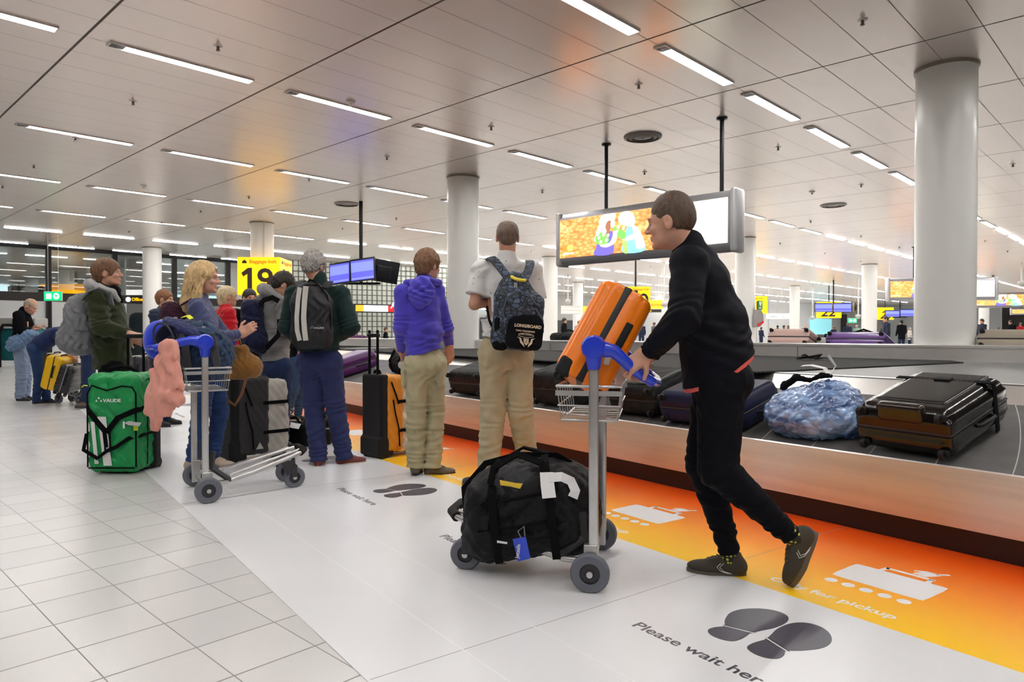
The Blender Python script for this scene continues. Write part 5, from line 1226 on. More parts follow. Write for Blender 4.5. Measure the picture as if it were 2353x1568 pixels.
# the near box: both ends found from the grid line v = 9.2
uL, uR = 7.62, 4.47
lb1 = lightbox(uL, uR, 9.15, 2.24, 3.11, 'large hanging light box with a picture of two children in an orange tulip field', .73, poles=(-.66, 1.32))
lb2 = lightbox(10.3, 7.0, 21.2, 2.24, 3.11, 'x', .73, kids=False, poles=(-.9, .9)) if False else None
def far_box(px0, px1, py0, py1, Y0, Y1, label, kids, split):
    a = P(px0, py1, Y0); z1 = P(px0, py0, Y0).z; b = P(px1, py1, Y1)
    c = Vector(((a.x+b.x)/2, (a.y+b.y)/2, (a.z+z1)/2)); X = Vector((b.x-a.x, b.y-a.y, 0)); Lw = X.length; X.normalize(); Hh = z1-a.z
    t = lightbox(0, Lw, 0, 0, Hh, label, split, kids, poles=(-Lw*.25, Lw*.25))
    N = Vector((X.y, -X.x, 0)); t.matrix_world = Matrix(((X.x, -N.x, 0, c.x), (X.y, -N.y, 0, c.y), (0, 0, 1, c.z), (0, 0, 0, 1)))
    k = CEIL-c.z
    for ch in t.children:
        if ch.name.startswith('pole') or ch.name.startswith('ceiling_plate'):
            me = ch.data
            for v in me.vertices:
                if v.co.z > Hh/2+.05: v.co.z += (CEIL-c.z)-(CEIL-Hh/2)
    return t
far_box(2038, 2288, 640, 692, 24.6, 24.0, 'second hanging light box, partly hidden by the large right-hand column', True, .62)
far_box(2236, 2420, 673, 708, 37, 36, 'third hanging light box with orange field picture at the far right edge', True, .8)
far_box(2322, 2420, 709, 724, 60, 59, 'furthest light box, orange, at the right edge under the third one', False, .9)
# AED on the column right of the walking man
cc = CE(10.14, 21.2); t = thing('defibrillator_box', Vector((cc.x+.30, cc.y-.22, 0)), 'grey defibrillator cabinet with red stripe and green heart sign on a column', 'defibrillator')
B2 = R3((.8, .6, 0), (-.6, .8, 0))
MB().poly3([B2 @ Vector(p) for p in ((-.17, -.12, 1.28), (.02, -.12, 1.30), (.20, -.12, 1.45), (.17, -.12, 1.70), (.05, -.12, 1.84), (-.12, -.12, 1.84), (-.18, -.12, 1.6))], B2 @ Vector((0, .16, 0))).build('cabinet', mat('aed_grey', (.30, .28, .28), .4), t)
MB().poly3([B2 @ Vector(p) for p in ((-.17, -.13, 1.30), (-.17, -.13, 1.36), (.16, -.13, 1.50), (.17, -.13, 1.42))], B2 @ Vector((0, -.01, 0))).build('stripe', mat('aed_red', (.75, .02, .02), .4), t)
MB().box(B2 @ Vector((.02, -.10, 1.98)), (.24, .02, .28), B2).build('sign_plate', mat('aed_green', (.01, .22, .07), .4), t)
x_ = MB(); x_.poly3([B2 @ Vector((.02+a*.085, -.115, 2.03+b*.085)) for a, b in smooth_poly([(0, -1), (-.75, -.1), (-.8, .6), (-.4, .9), (0, .55), (.4, .9), (.8, .6), (.75, -.1)], 3)], B2 @ Vector((0, -.004, 0))); x_.build('heart', mat('aed_white', (.8, .8, .8), .4), t)
x_ = MB(); text_on(x_, 'AED', .075, frame(B2 @ Vector((-.06, -.114, 1.87)), B2 @ Vector((1, 0, 0)), (0, 0, 1)), .002, .002); x_.build('lettering', mat('aed_white', (0, 0, 0)), t)
# cameras on white poles, hanging loops
for px, yb, Y, lb in ((1305, 694, 36, 'left of the orange suitcase'), (1972, 728, 38, 'right of the belt 22 screens'), (1867, 731, 44, 'right of the distant slim column'), (2347, 652, 30, 'at the right edge of the picture'), (1527, 700, 30, 'by the walking man and belt 20 sign')):
    c = P(px, yb, Y); t = thing('ceiling_camera', c, 'white dome camera on a drop pole '+lb, 'camera')
    MB().tube([(0, 0, .1), (0, 0, CEIL-c.z)], .035).build('pole', M_white, t, smooth=60); MB().ball((0, 0, 0), (.13, .13, .13)).build('dome', mat('dome', (.4, .4, .38), .3), t, smooth=60); MB().lathe([(0, .02), (.14, .02), (.14, .10), (0, .16)], seg=20).build('housing', M_white, t, smooth=50)
# the extra rail/pipe on column 19
c = CE(18.27, 9.2); p = Vector((c.x+.16, c.y-.30, 0)); tag(MB().tube([(p.x, p.y, 3.05), (p.x, p.y, 4.13)], .018).build('cable_duct', M_white), 'thin white cable duct running up the column above the belt 19 sign', 'cable duct')

for i, px in enumerate((2292, 2312)):
    c = P(px, 772, 39); t = thing('red_crate', Vector((c.x, c.y, 0)), 'red and white box on the counter at the far right, %s of two' % ('left' if i == 0 else 'right'), 'box')
    MB().box((0, 0, .45), (.42, .5, .9)).build('stand', mat('box_white', (.6, .58, .56), .5), t); MB().box((0, 0, 1.0), (.42, .4, .26), bev=.02).build('crate', mat('crate_red', (.6, .02, .02), .5), t); MB().box((0, -.205, 1.0), (.16, .01, .12)).build('label', mat('box_white', (0, 0, 0)), t)
# ================================================================ trolleys and luggage
M_zinc = mat('trolley_steel', (.55, .55, .55), .32, metal=.9, var=.08, vscale=12); M_blue = mat('handle_blue', (.012, .045, .62), .28, coat=.3)
M_tyre = mat('tyre_grey', (.13, .14, .17), .6); M_tyre2 = mat('hub_dark', (.035, .035, .04), .5); M_rub = mat('rubber_black', (.014, .014, .015), .6, spec=.2)
def at(o, loc, x, y):
    o.matrix_world = frame(loc, x, y); return o
def pw(px, py, Y, o):       # world point seen at a pixel -> local to o
    return o.matrix_world.inverted() @ P(px, py, Y)
def trolley(loc, fwd, label, tilt=.18, group='baggage trolleys'):
    t = thing('baggage_trolley', loc, label, 'baggage trolley', group); f = Vector(fwd).normalized(); at(t, loc, f, Vector((-f.y, f.x, 0)))
    def wheel(x, y, r, name='wheel'):
        w = MB().lathe([(r*.52, -.016), (r*.9, -.019), (r, -.010), (r, .010), (r*.9, .019), (r*.52, .016)], (x, y, r), 'y', 30).build(name, M_tyre, t, smooth=40)
        h = MB().lathe([(0, -.010), (r*.2, -.020), (r*.25, -.010), (r*.54, -.008), (r*.54, .008), (r*.25, .010), (r*.2, .020), (0, .010)], (x, y, r), 'y', 24).build('hub', M_tyre2, w, smooth=40)
        MB().lathe([(0, -.028), (.014, -.028), (.014, .028), (0, .028)], (x, y, r), 'y', 12).build('bolt', M_zinc, w, smooth=40)
    for s in (-1, 1): wheel(0, s*.30, .085)
    for s in (-1, 1): wheel(.60, s*.12, .075)
    for s in (-1, 1):
        MB().box((-.012, s*.262, .56), (.042, .028, .92), bev=.008).build('post', M_zinc, t, smooth=40)
        MB().box((-.0, s*.262, .12), (.060, .040, .16), bev=.006).box((0, s*.28, .085), (.03, .05, .03)).build('bracket', M_zinc, t, smooth=40)
        hb = MB().lathe([(0, -.040), (.046, -.036), (.054, -.02), (.054, .02), (.046, .036), (0, .040)], (-.012, s*.262, 1.055), 'y', 28)
        hb.tube([(-.012, s*.262, 1.03), (-.012, s*.262, .96)], [.040, .027], 16); hb.build('handle_hub', M_blue, t, smooth=40)
        c, sn = math.cos(tilt), math.sin(tilt)
        a = [Vector((-.012-.02*c, s*.262, 1.06-.02*sn)), Vector((-.10, s*.255, 1.075-.075*sn)), Vector((-.012-.20*c, s*.235, 1.065-.22*sn)), Vector((-.012-.29*c, s*.19, 1.05-.30*sn))]
        MB().tube(a, [.040, .030, .024, .022], 14).build('handle_arm', M_blue, t, smooth=60)
        MB().tube([(.04, s*.235, .33), (.03, s*.24, .22), (.15, s*.22, .12)], .018, 4).build('strut', mat('strut_dark', (.05, .05, .055), .5, metal=.4), t, smooth=20)
        ln = MB()
        ln.tube([(.02, s*.235, .115), (.12, s*.22, .115), (.30, s*.20, .155), (.56, s*.15, .225), (.65, s*.13, .255)], .0155, 10)
        ln.build('deck_rail', M_zinc, t, smooth=60)
        MB().tube([(.16, s*.12, .135), (.35, s*.10, .185), (.65, s*.07, .260)], .013, 10).build('deck_rail', M_zinc, t, smooth=60)
        MB().box((.595, s*.12, .158), (.045, .058, .012)).box((.595, s*.12+.028, .12), (.035, .006, .08)).box((.595, s*.12-.028, .12), (.035, .006, .08)).tube([(.595, s*.12, .16), (.59, s*.12, .235)], .014, 8).build('caster_fork', mat('strut_dark', (0, 0, 0)), t)
        MB().poly3([(.50, s*.15, .19), (.60, s*.15, .21), (.57, s*.15, .11), (.54, s*.15, .10)], (0, .006, 0)).build('side_plate', mat('strut_dark', (0, 0, 0)), t)
    MB().tube([(-.012-.28*math.cos(tilt), -.20, 1.055-.29*math.sin(tilt)), (-.012-.31*math.cos(tilt), -.10, 1.05-.31*math.sin(tilt)), (-.012-.31*math.cos(tilt), .10, 1.05-.31*math.sin(tilt)), (-.012-.28*math.cos(tilt), .20, 1.055-.29*math.sin(tilt))], .020, 14).build('handle_bar', M_blue, t, smooth=60)
    MB().tube([(.64, -.14, .252), (.68, -.08, .262), (.68, .08, .262), (.64, .14, .252)], .024, 10).build('bumper', M_rub, t, smooth=60)
    MB().tube([(.0, -.30, .085), (.0, .30, .085)], .013, 10).build('axle', M_zinc, t, smooth=60)
    MB().tube([(.15, -.22, .118), (.15, .22, .118)], .011, 8).build('cross_rail', M_zinc, t); MB().tube([(.45, -.17, .18), (.45, .17, .18)], .011, 8).build('cross_rail', M_zinc, t)
    b = MB()
    def ring(z, x0, x1, yy, r): b.tube([(x0, -yy, z), (x1, -yy, z), (x1, yy, z), (x0, yy, z), (x0, -yy, z)], r, 8)
    ring(.885, -.13, .15, .26, .0065); ring(.80, -.125, .145, .255, .0035); ring(.735, -.11, .13, .25, .0055)
    for yy in np.linspace(-.25, .25, 7):
        b.tube([(-.13, yy, .885), (-.11, yy, .735), (.13, yy, .735), (.15, yy, .885)], .0032, 6)
    b.build('basket', M_zinc, t, smooth=60)
    for s in (-1, 1): MB().box((.01, s*.262, .855), (.29, .012, .022)).build('basket_rail', M_zinc, t)
    return t
def suitcase(label, w, d, h, col, M4, name='suitcase', group=None, rough=.3, ribs=0, band=(.012, .012, .014), ext=0., wheels=True, vox=.007, two=None, soft=0., side=True, coat=.3, matn=None, rr=.05, bw=.020):
    t = thing(name, (0, 0, 0), label, 'suitcase', group); t.matrix_world = M4
    m = mat(matn or 'shell_%.3f_%.3f_%.3f' % tuple(col), col, rough, coat=coat, bump=.06, bscale=150, spec=.5 if (coat or rough < .2) else .18); m2 = mat('shell_%.3f_%.3f_%.3f' % tuple(two), two, rough, coat=coat) if two else m
    for s, mm, nm in ((-1, m, 'front_shell'), (1, m2, 'back_shell')):
        S = Sd(vox, .02); S.box((0, s*(d/4+.004), h/2), (w/2, d/4-.002, h/2), min(rr, d/4-.004)); S.box((0, s*(d/4-.03), h/2), (w/2, d/4-.03, h/2), .012, None, .02)
        if ribs: S.wr.append((va((0, 0, h/2)), va((1, 0, 0)) if ribs > 0 else va((0, 0, 1)), .0032, abs(ribs), 50., 0.))
        if soft: S.noise(soft, .16)
        S.build(nm, mm, t, 1)
    MB().box((0, 0, h/2), (w+.003, bw, h+.003), bev=.009).build('zip_band', mat('band_%.3f' % band[0], band, .5), t, smooth=40)
    if wheels:
        for x in (-1, 1):
            for y in (-1, 1):
                wh = MB().lathe([(.008, -.011), (.024, -.012), (.026, 0), (.024, .012), (.008, .011)], (x*(w/2-.045), y*(d/2-.035), -.022), 'x', 18).build('wheel', M_rub, t, smooth=40)
                MB().box((x*(w/2-.045), y*(d/2-.035), .0), (.05, .04, .03), bev=.01).build('wheel_housing', M_rub, wh, smooth=40)
    def grip(c, ax, out, L):
        c = Vector(c); ax = Vector(ax); out = Vector(out)
        MB().tube([c-ax*L/2, c-ax*L*.42+out*.022, c+ax*L*.42+out*.022, c+ax*L/2], [.012, .010, .010, .012], 10).build('grip', M_rub, t, smooth=60)
    grip((0, .03, h), (1, 0, 0), (0, 0, 1), .18)
    if side: grip((w/2, .03, h*.55), (0, 0, 1), (1, 0, 0), .18)
    if ext:
        for x in (-1, 1): MB().tube([(x*.075, d/2-.03, h-.02), (x*.075, d/2-.03, h+ext)], .009, 8).build('pole', mat('pole_alu', (.3, .3, .32), .3, metal=.8), t, smooth=60)
        MB().box((0, d/2-.03, h+ext), (.19, .03, .028), bev=.008).build('pull_handle', M_rub, t, smooth=40)
    return t
def belt_frame(s, w, rot=0., lift=.0):      # on the sloping plates: x along the belt (to the right of the picture), y up the slope
    us = (n_+Z_*.255).normalized(); o = GA(s, 3.86+w, .44+.255*w)
    al = -d_; nr = al.cross(us).normalized(); nr = nr if nr.z > 0 else -nr; o = o+nr*lift
    R = Matrix.Rotation(rot, 3, nr); return o, R @ al, R @ us, nr
def flat_case(label, s, w, rot, ww, d, h, col, **k):      # lying on its back: wheels end towards the lip unless turned
    o, al, us, nr = belt_frame(s, w, rot)
    # local z (length) -> us, local x -> al, local y (thickness) -> -nr ; centre bottom at o
    M4 = Matrix(((al.x, -nr.x, us.x, 0), (al.y, -nr.y, us.y, 0), (al.z, -nr.z, us.z, 0), (0, 0, 0, 1)))
    M4.translation = o+nr*(d/2+.012); return suitcase(label, ww, d, h, col, M4, **k)
# trolleys
T1 = trolley(Vector((-2.145, 4.775, 0)), (.545, .34, 0), 'empty-decked silver baggage trolley with blue handle, backpack and pink jacket in and on its basket', tilt=.10)
T2 = trolley(Vector((.395, 3.26, 0)), (-.98, .2, 0), 'silver baggage trolley pushed by the striding man, carrying orange suitcase and black duffel', tilt=.52)
# ---------- orange suitcase leaning in the basket
ox = P(1345, 868, 3.24); top = P(1420, 672, 3.20)
zax = (P(1443, 668, 3.30)-P(1328, 880, 3.25)).normalized(); yx = Vector((.90, .10, 0)); yx = (yx-zax*yx.dot(zax)).normalized(); xx_ = yx.cross(zax)
M4 = Matrix(((xx_.x, yx.x, zax.x, 0), (xx_.y, yx.y, zax.y, 0), (xx_.z, yx.z, zax.z, 0), (0, 0, 0, 1))); M4.translation = P(1331, 884, 3.24)
R_ = Matrix.Rotation(math.radians(-14), 4, 'Z'); M4 = M4 @ R_
os_ = suitcase('bright orange hard suitcase with black zip band leaning in the trolley basket', .36, .255, .475, (1., .235, .003), M4, ext=0, rough=.32, vox=.0045, side=False, coat=.25, rr=.045, bw=.042)
MB().box((.184, .080, .27), (.014, .034, .125), bev=.006).build('side_grip', M_rub, os_, smooth=40)
MB().box((.184, .062, .16), (.008, .026, .085), Matrix.Rotation(.2, 3, 'X'), bev=.004).build('label', mat('label_white', (.7, .7, .7), .5), os_)
for x in (-1, 1):
    S = Sd(.005, .01); S.box((x*.150, -.085, .03), (.036, .036, .045), .02); S.build('corner_guard', M_rub, os_)
c = MB().lathe([(0, 0), (.026, 0), (.036, .095), (.038, .095), (.038, .10), (.034, .10), (.025, .006), (0, .006)], P(1425, 884, 3.42), seg=24).build('paper_cup', mat('cup_white', (.75, .74, .70), .5), None, smooth=40); tag(c, 'white paper cup in the trolley basket beneath the orange suitcase', 'cup')
# ---------- black duffel on the deck
M_nyl = fab('nylon_black', (.009, .009, .010), rough=.5, sheen=.0, spec=.18, bump=.35, bscale=260); M_nyl2 = fab('nylon_charcoal', (.035, .036, .042), rough=.5, sheen=.0, spec=.2); M_web = mat('webbing_black', (.006, .006, .007), .8, spec=.06)
def duffel2():
    t = thing('duffel_bag', (0, 0, 0), 'large black duffel bag with white airline tags and blue luggage tag on the trolley deck', 'bag'); f = Vector((-.98, .2, 0)).normalized(); at(t, (.115, 3.26, .085), f, Vector((-f.y, f.x, 0)))
    rot = Matrix.Rotation(math.radians(8), 3, 'Y')
    S = Sd(.006, .05); S.box(rot @ Vector((0, 0, .19)), (.29, .185, .185), .09, rot); S.ell(rot @ Vector((.0, 0, .33)), (.23, .16, .125), rot, .08); S.ell(rot @ Vector((.22, 0, .13)), (.12, .16, .14), rot, .06); S.ell(rot @ Vector((-.22, 0, .20)), (.11, .17, .18), rot, .06)
    S.wrinkle((.0, .18, .15), (.5, 0, 1), .010, .09, .22, .5); S.wrinkle((.2, .12, .2), (1, 0, .3), .009, .07, .15, 1.); S.wrinkle((-.2, .1, .25), (1, 0, -.6), .009, .06, .14); S.noise(.006, .13); S.noise(.003, .06)
    b = S.build('body', M_nyl, t)
    S = Sd(.006, .03); S.ell(rot @ Vector((0.02, .05, .325)), (.20, .135, .118), rot); S.cut((0, 0, .26), (0, -.3, -1)); S.noise(.006, .07); S.build('top_pocket', M_nyl2, t)
    def on(pts, w, th=.006, up=(0, 0, 1)):
        mb = MB(); mb.strap([rot @ Vector(p) for p in pts], w, th, up); return mb
    zp = [(-.27, .10, .30), (-.2, .17, .315), (0, .195, .30), (.18, .185, .285), (.27, .12, .25)]
    mb = MB(); mb.tube([rot @ Vector(p) for p in zp], .009, 8); mb.build('piping', M_web, t, smooth=60)
    mb = MB(); mb.tube([rot @ Vector(p) for p in [(-.24, .16, .17), (-.12, .205, .18), (.1, .207, .175), (.24, .17, .16)]], .006, 8); mb.build('piping', M_web, t, smooth=60)
    for x in (-.13, .13): on([(x, .208, .02), (x*1.02, .212, .16), (x*1.0, .19, .33), (x*.9, .10, .43), (x*.8, .02, .452)], .036, .006, (0, 1, .3)).build('strap', M_web, t)
    on([(-.13, .18, .37), (-.11, .16, .44), (0, .12, .485), (.11, .16, .44), (.13, .18, .37)], .03, .012, (0, .4, 1)).build('carry_handle', M_web, t)
    on([(-.13, -.12, .37), (-.11, -.08, .44), (0, -.03, .49), (.11, -.08, .44), (.13, -.12, .37)], .03, .012, (0, .4, 1)).build('carry_handle', M_web, t)
    on([(.30, .05, .22), (.31, .0, .33), (.20, -.05, .43), (.02, .02, .465), (-.16, .0, .44), (-.29, -.02, .34), (-.31, .06, .18)], .03, .006, (0, 0, 1)).build('shoulder_strap', M_web, t)
    def local(px, py, Y): return t.matrix_world.inverted() @ P(px, py, Y)
    # white airline tags, blue name tag, yellow mark
    def tagstrip(pts, w, m, name, up=(0, -1, .6)):
        mb = MB(); mb.strap(pts, w, .002, up); return mb.build(name, m, t)
    wt = mat('paper_white', (.72, .72, .74), .5)
    upv = t.matrix_world.inverted().to_3x3() @ Vector((0, -1, .8))
    tagstrip([local(1256, 1086, 3.07), local(1258, 1115, 3.03), local(1262, 1145, 3.0)], .060, wt, 'paper_tag', upv)
    tagstrip([local(1262, 1098, 3.05), local(1290, 1096, 3.05), local(1312, 1106, 3.05), local(1322, 1128, 3.03), local(1316, 1144, 3.02)], .045, wt, 'paper_tag', upv)
    mb = MB(); mb.poly3([local(x, y, 3.035) for x, y in ((1178, 1240), (1208, 1234), (1219, 1284), (1190, 1291))], upv*.002); nt_ = mb.build('name_tag', mat('tag_blue', (.025, .07, .60), .4), t)
    mb = MB(); M_ = frame(local(1192, 1284, 3.03), local(1197, 1240, 3.03)-local(1192, 1284, 3.03), local(1184, 1284, 3.03)-local(1192, 1284, 3.03)); text_on(mb, 'Jetsafe', .024, M_, .0008, .0004); mb.build('lettering', wt, nt_)
    mb = MB(); mb.tube([local(1197, 1236, 3.035), local(1190, 1222, 3.03), local(1204, 1210, 3.03), local(1206, 1232, 3.035)], .003, 6); mb.build('tag_loop', mat('cord_grey', (.2, .2, .22), .6), nt_)
    mb = MB(); mb.poly3([local(x, y, 3.085) for x, y in ((1148, 1104), (1185, 1111), (1201, 1112), (1195, 1124), (1170, 1118), (1150, 1116))], upv*.002); mb.build('badge', mat('badge_yellow', (.75, .52, .04), .5), t)
    mb = MB(); mb.poly3([local(x, y, 3.03) for x, y in ((1142, 1243), (1166, 1247), (1165, 1251), (1142, 1248))], upv*.002); mb.build('badge', wt, t)
duffel2()
# ---------- things on the empty trolley
def on_t1():
    S = Sd(.0055, .03); Y = 4.75
    S.ell(P(462, 790, Y), (.15, .16, .155)); S.ell(P(432, 762, Y-.02), (.13, .13, .075), R3((.95, 0, -.30), (0, 1, 0)), .04); S.ell(P(500, 815, Y+.05), (.10, .16, .15), None, .04); S.box(P(455, 845, Y), (.14, .14, .10), .05, None, .04)
    S.wrinkle(P(470, 780, Y-.14), (.6, 0, 1), .010, .06, .15); S.wrinkle(P(490, 810, Y-.1), (1, 0, -.4), .009, .05, .12); S.noise(.007, .09); S.noise(.004, .045)
    L = P(455, 800, Y); t = thing('backpack', L, 'navy and teal hiking backpack lying in the basket of the trolley with empty deck', 'backpack')
    S.build('body', fab('pack_navy_teal', (.022, .045, .095), rough=.6, var=.35, vscale=5), t, 1, L)
    S = Sd(.0055, .02); S.ell(P(425, 757, Y-.10), (.16, .09, .05), R3((.9, 0, -.42), (0, 1, 0)), .02); S.ell(P(398, 760, Y-.05), (.07, .09, .06)); S.noise(.006, .07); S.build('lid', fab('pack_indigo', (.035, .042, .12), rough=.6), t, 1, L)
    for (a, b, c2) in (((392, 772), (408, 812), (421, 852)), ((404, 748), (425, 790), (432, 850)), ((486, 768), (492, 800), (500, 842))):
        MB().strap([P(*a, Y-.16)-L, P(*b, Y-.185)-L, P(*c2, Y-.19)-L], .045, .014, (0, -1, .2)).build('strap', mat('pad_charcoal', (.04, .04, .045), .8), t)
    MB().strap([P(420, 729, Y-.1)-L, P(432, 726, Y-.12)-L, P(440, 733, Y-.13)-L], .03, .006, (0, -.4, 1)).build('tape', mat('tape_yellow', (.7, .75, .04), .5), t)
    for p in ((393, 733), (403, 731), (468, 752)): MB().box(P(*p, Y-.13)-L, (.022, .006, .014)).build('buckle', mat('buckle_grey', (.35, .35, .36), .4), t)
    tg = MB().poly3([P(x, y, 4.72)-L for x, y in ((362, 737), (376, 732), (380, 748), (366, 755))], (0, .003, 0)).build('paper_tag', mat('paper_white', (0, 0, 0)), t)
    # cobalt neck pillow and dark cap
    S = Sd(.0055, .02); c = P(362, 783, 4.66); S.ell(c, (.085, .10, .13)); S.ell(c+Vector((.03, 0, .05)), (.075, .09, .08), None, .03)
    tag(S.build('neck_pillow', fab('pillow_cobalt', (.02, .055, .62), sheen=.4)), 'round cobalt blue travel pillow hung left of the navy backpack', 'pillow')
    S = Sd(.005, .02); c = P(386, 775, 4.58); S.ell(c, (.075, .08, .095), R3((.9, 0, -.4), (0, 1, 0))); S.ell(c+Vector((.02, -.05, .0)), (.06, .06, .075), R3((.9, 0, -.4), (0, 1, 0)), .01, '-')
    t2 = thing('sun_hat', c, 'dark navy padded cap with open rim hanging between the blue pillow and the backpack', 'cap'); S.build('crown', fab('cap_navy', (.018, .020, .05)), t2, 1, c)
    mb = MB(); mb.tube([c+Vector((.068*math.cos(a)*.95-.0, -.062, .088*math.sin(a)+.02*math.cos(a)*-1.2))-c for a in np.linspace(0, 2*math.pi, 25)], .007, 8); mb.build('rim', mat('rim_charcoal', (.03, .03, .04), .7), t2, smooth=60)
on_t1()
def pink_jacket():
    Y = 4.36; S = Sd(.0055, .03)
    S.cap(P(388, 800, Y), P(372, 925, Y-.03), .045, .085, .03, (0, 1, 0), .38); S.cap(P(397, 810, Y+.03), P(405, 915, Y), .04, .055, .03, (0, 1, 0), .45); S.cap(P(378, 830, Y-.02), P(352, 930, Y-.05), .035, .06, .03, (0, 1, 0), .42)
    S.cap(P(366, 915, Y-.06), P(357, 978, Y-.06), .045, .030, .03, (0, 1, 0), .6); S.cap(P(375, 797, Y+.0), P(395, 792, Y+.02), .03, .03, .02, (0, 1, 0), .7)
    for i, (x, y, ph) in enumerate(((370, 850, 0), (385, 900, 1.2), (400, 880, 2.2), (360, 930, .6))): S.wrinkle(P(x, y, Y-.04), (1, 0, .22), .006, .07, .12, ph)
    S.noise(.003, .12); S.noise(.0045, .05, (1, .4, .14))
    L = P(380, 880, Y); t = thing('pink_jacket', L, 'salmon pink sweatshirt draped over the blue handle, one sleeve hanging down', 'jacket'); S.build('cloth', fab('cloth_salmon', (.68, .31, .25), sheen=.3), t, 1, L)
    S = Sd(.005, .01); S.cap(P(359, 974, Y-.06), P(356, 986, Y-.06), .034, .028, None, (0, 1, 0), .62); S.cut(P(356, 986, Y), (-.2, 0, -1)); S.build('cuff', fab('cuff_salmon', (.62, .27, .21)), t, 1, L)
pink_jacket()
# ---------- roller duffels
def box_bag(t, c, h, m, name='body', rd=.05, nz=.006, vox=.006, extra=None, L=None):
    S = Sd(vox, .03); S.box(c, h, rd); S.noise(nz, .14); S.noise(nz*.5, .07)
    if extra: extra(S)
    return S.build(name, m, t, 1, L)
def green_bag():
    t = thing('roller_duffel', (-3.145, 5.60, 0), 'tall bright green roller duffel with black straps and white stripes, standing upright', 'bag')
    m = fab('tarpaulin_green', (.004, .30, .075), rough=.42, sheen=0, spec=.5, bump=.1)
    W, D, Hh = .40, .33, .79
    def ex(S):
        S.wrinkle((-.05, -.17, .55), (1, 0, .6), .008, .16, .16, 1.); S.wrinkle((.0, -.1, .76), (1, 0, 0), .010, .2, .2, 1.)
        S.cut((.13, .10, .0), (.55, .75, -.35), (.2, .2, .15), .35)
    b = box_bag(t, (0, -.005, Hh/2+.01), (W/2, D/2, Hh/2-.005), m, rd=.055, nz=.007, extra=ex)
    bk = fab('base_black', (.018, .018, .02), rough=.6)
    S = Sd(.006, .02); S.box((.02, .125, .27), (W/2-.0, .055, .26), .03); S.box((0, .10, .05), (W/2-.01, .09, .04), .02); S.build('back_plate', bk, t)
    for s in (-1, 1): MB().lathe([(0, -.016), (.03, -.016), (.040, -.010), (.040, .010), (.03, .016), (0, .016)], (s*(W/2-.01), .175, .040), 'x', 20).build('wheel', M_rub, t, smooth=40)
    for x in (-.065, .065): MB().tube([(x, .19, .50), (x, .19, 1.08)], .011, 8).build('pull_pole', M_web, t, smooth=60)
    MB().box((0, .19, 1.09), (.17, .034, .034), bev=.01).build('pull_handle', M_rub, t, smooth=40)
    y = -D/2-.010
    pp = lambda pts, w=.006, nm='piping': MB().tube(pts, w, 8).build(nm, M_web, t, smooth=60)
    pp([(-W/2+.01, y+.01, .06), (-W/2+.01, y+.01, .64), (-W/2+.05, y-.002, .705), (-.03, y-.004, .665), (.09, y-.004, .70), (.165, y+.004, .69), (.185, y+.02, .64), (.185, y+.018, .06)])
    pp([(-W/2+.02, y+.004, .055), (.18, y+.004, .055)]); pp([(.185, y+.03, .70), (.2, .0, .745), (.19, .12, .745)], .004); pp([(W/2+.004, -.02, .06), (W/2+.004, -.01, .60)], .004)
    st = lambda pts, w, up=(0, -1, 0), nm='strap': MB().strap(pts, w, .005, up).build(nm, M_web, t)
    st([(-W/2-.006, y+.05, .55), (-.17, y-.004, .50), (-.03, y-.012, .335)], .042); st([(-.03, y-.012, .335), (.06, y-.012, .45), (.185, y-.004, .505), (W/2+.008, y+.08, .515), (W/2+.008, .05, .52)], .042, (.15, -1, 0)); st([(-.045, y-.012, .34), (-.03, y-.014, .22)], .03)
    st([(-.04, y-.014, .345), (.0, y-.016, .345), (.0, y-.014, .20), (-.04, y-.014, .20), (-.04, y-.014, .345)], .012)
    st([(-W/2-.02, y+.05, .32), (-W/2-.01, y-.01, .20), (-.10, y-.016, .135), (-.03, y-.014, .19), (.05, y-.014, .225), (.14, y-.008, .29), (W/2+.008, y+.06, .305), (W/2+.008, .05, .31)], .03, (.1, -1, 0)); st([(-W/2-.02, y+.05, .32), (-W/2-.03, .02, .33)], .03)
    MB().tube([(-.10, -.02, .795), (-.09, -.02, .83), (-.02, -.03, .845), (.06, -.02, .84), (.12, .0, .80)], .014, 8).build('top_handle', M_web, t, smooth=60)
    wh = mat('print_white_glossy', (.78, .78, .78), .4)
    for (x0, x1, z0, z1, sk) in ((-.155, -.125, .09, .42, .03), (-.10, -.035, .075, .46, .045)):
        MB().poly3([(x0+sk, y-.0075, z0), (x1+sk, y-.0075, z0), (x1, y-.0075, z1), (x0, y-.0075, z1)], (0, -.001, 0)).build('stripe', wh, t)
    MB().box((.105, y-.008, .395), (.016, .001, .055)).build('stripe', wh, t)
    lg = MB(); text_on(lg, 'VAUDE', .036, frame((-.055, y-.010, .575), (1, 0, 0), (0, 0, 1)), .001, .001, sx=1.2)
    for dx, dz in ((0, 0), (.018, .022), (.036, 0)): lg.poly3([(-.115+dx, y-.010, .578+dz), (-.097+dx, y-.010, .578+dz), (-.106+dx, y-.010, .595+dz)], (0, -.001, 0))
    lg.build('lettering', wh, t)
    MB().strap([(.13, y-.0, .42), (.17, y-.03, .41), (.24, y-.02, .40)], .045, .002, (0, -.6, 1)).build('paper_tag', mat('tag_grey_white', (.5, .5, .5), .5), t)
    MB().box((.20, y-.01, .375), (.035, .002, .05)).build('paper_tag', mat('tag_lime', (.6, .75, .02), .5), t)
    MB().strap([(-.2, y+.03, .70), (-.22, y+.02, .705), (-.235, y+.02, .69)], .022, .006).build('pull_tab', mat('tape_yellow', (0, 0, 0)), t)
green_bag()
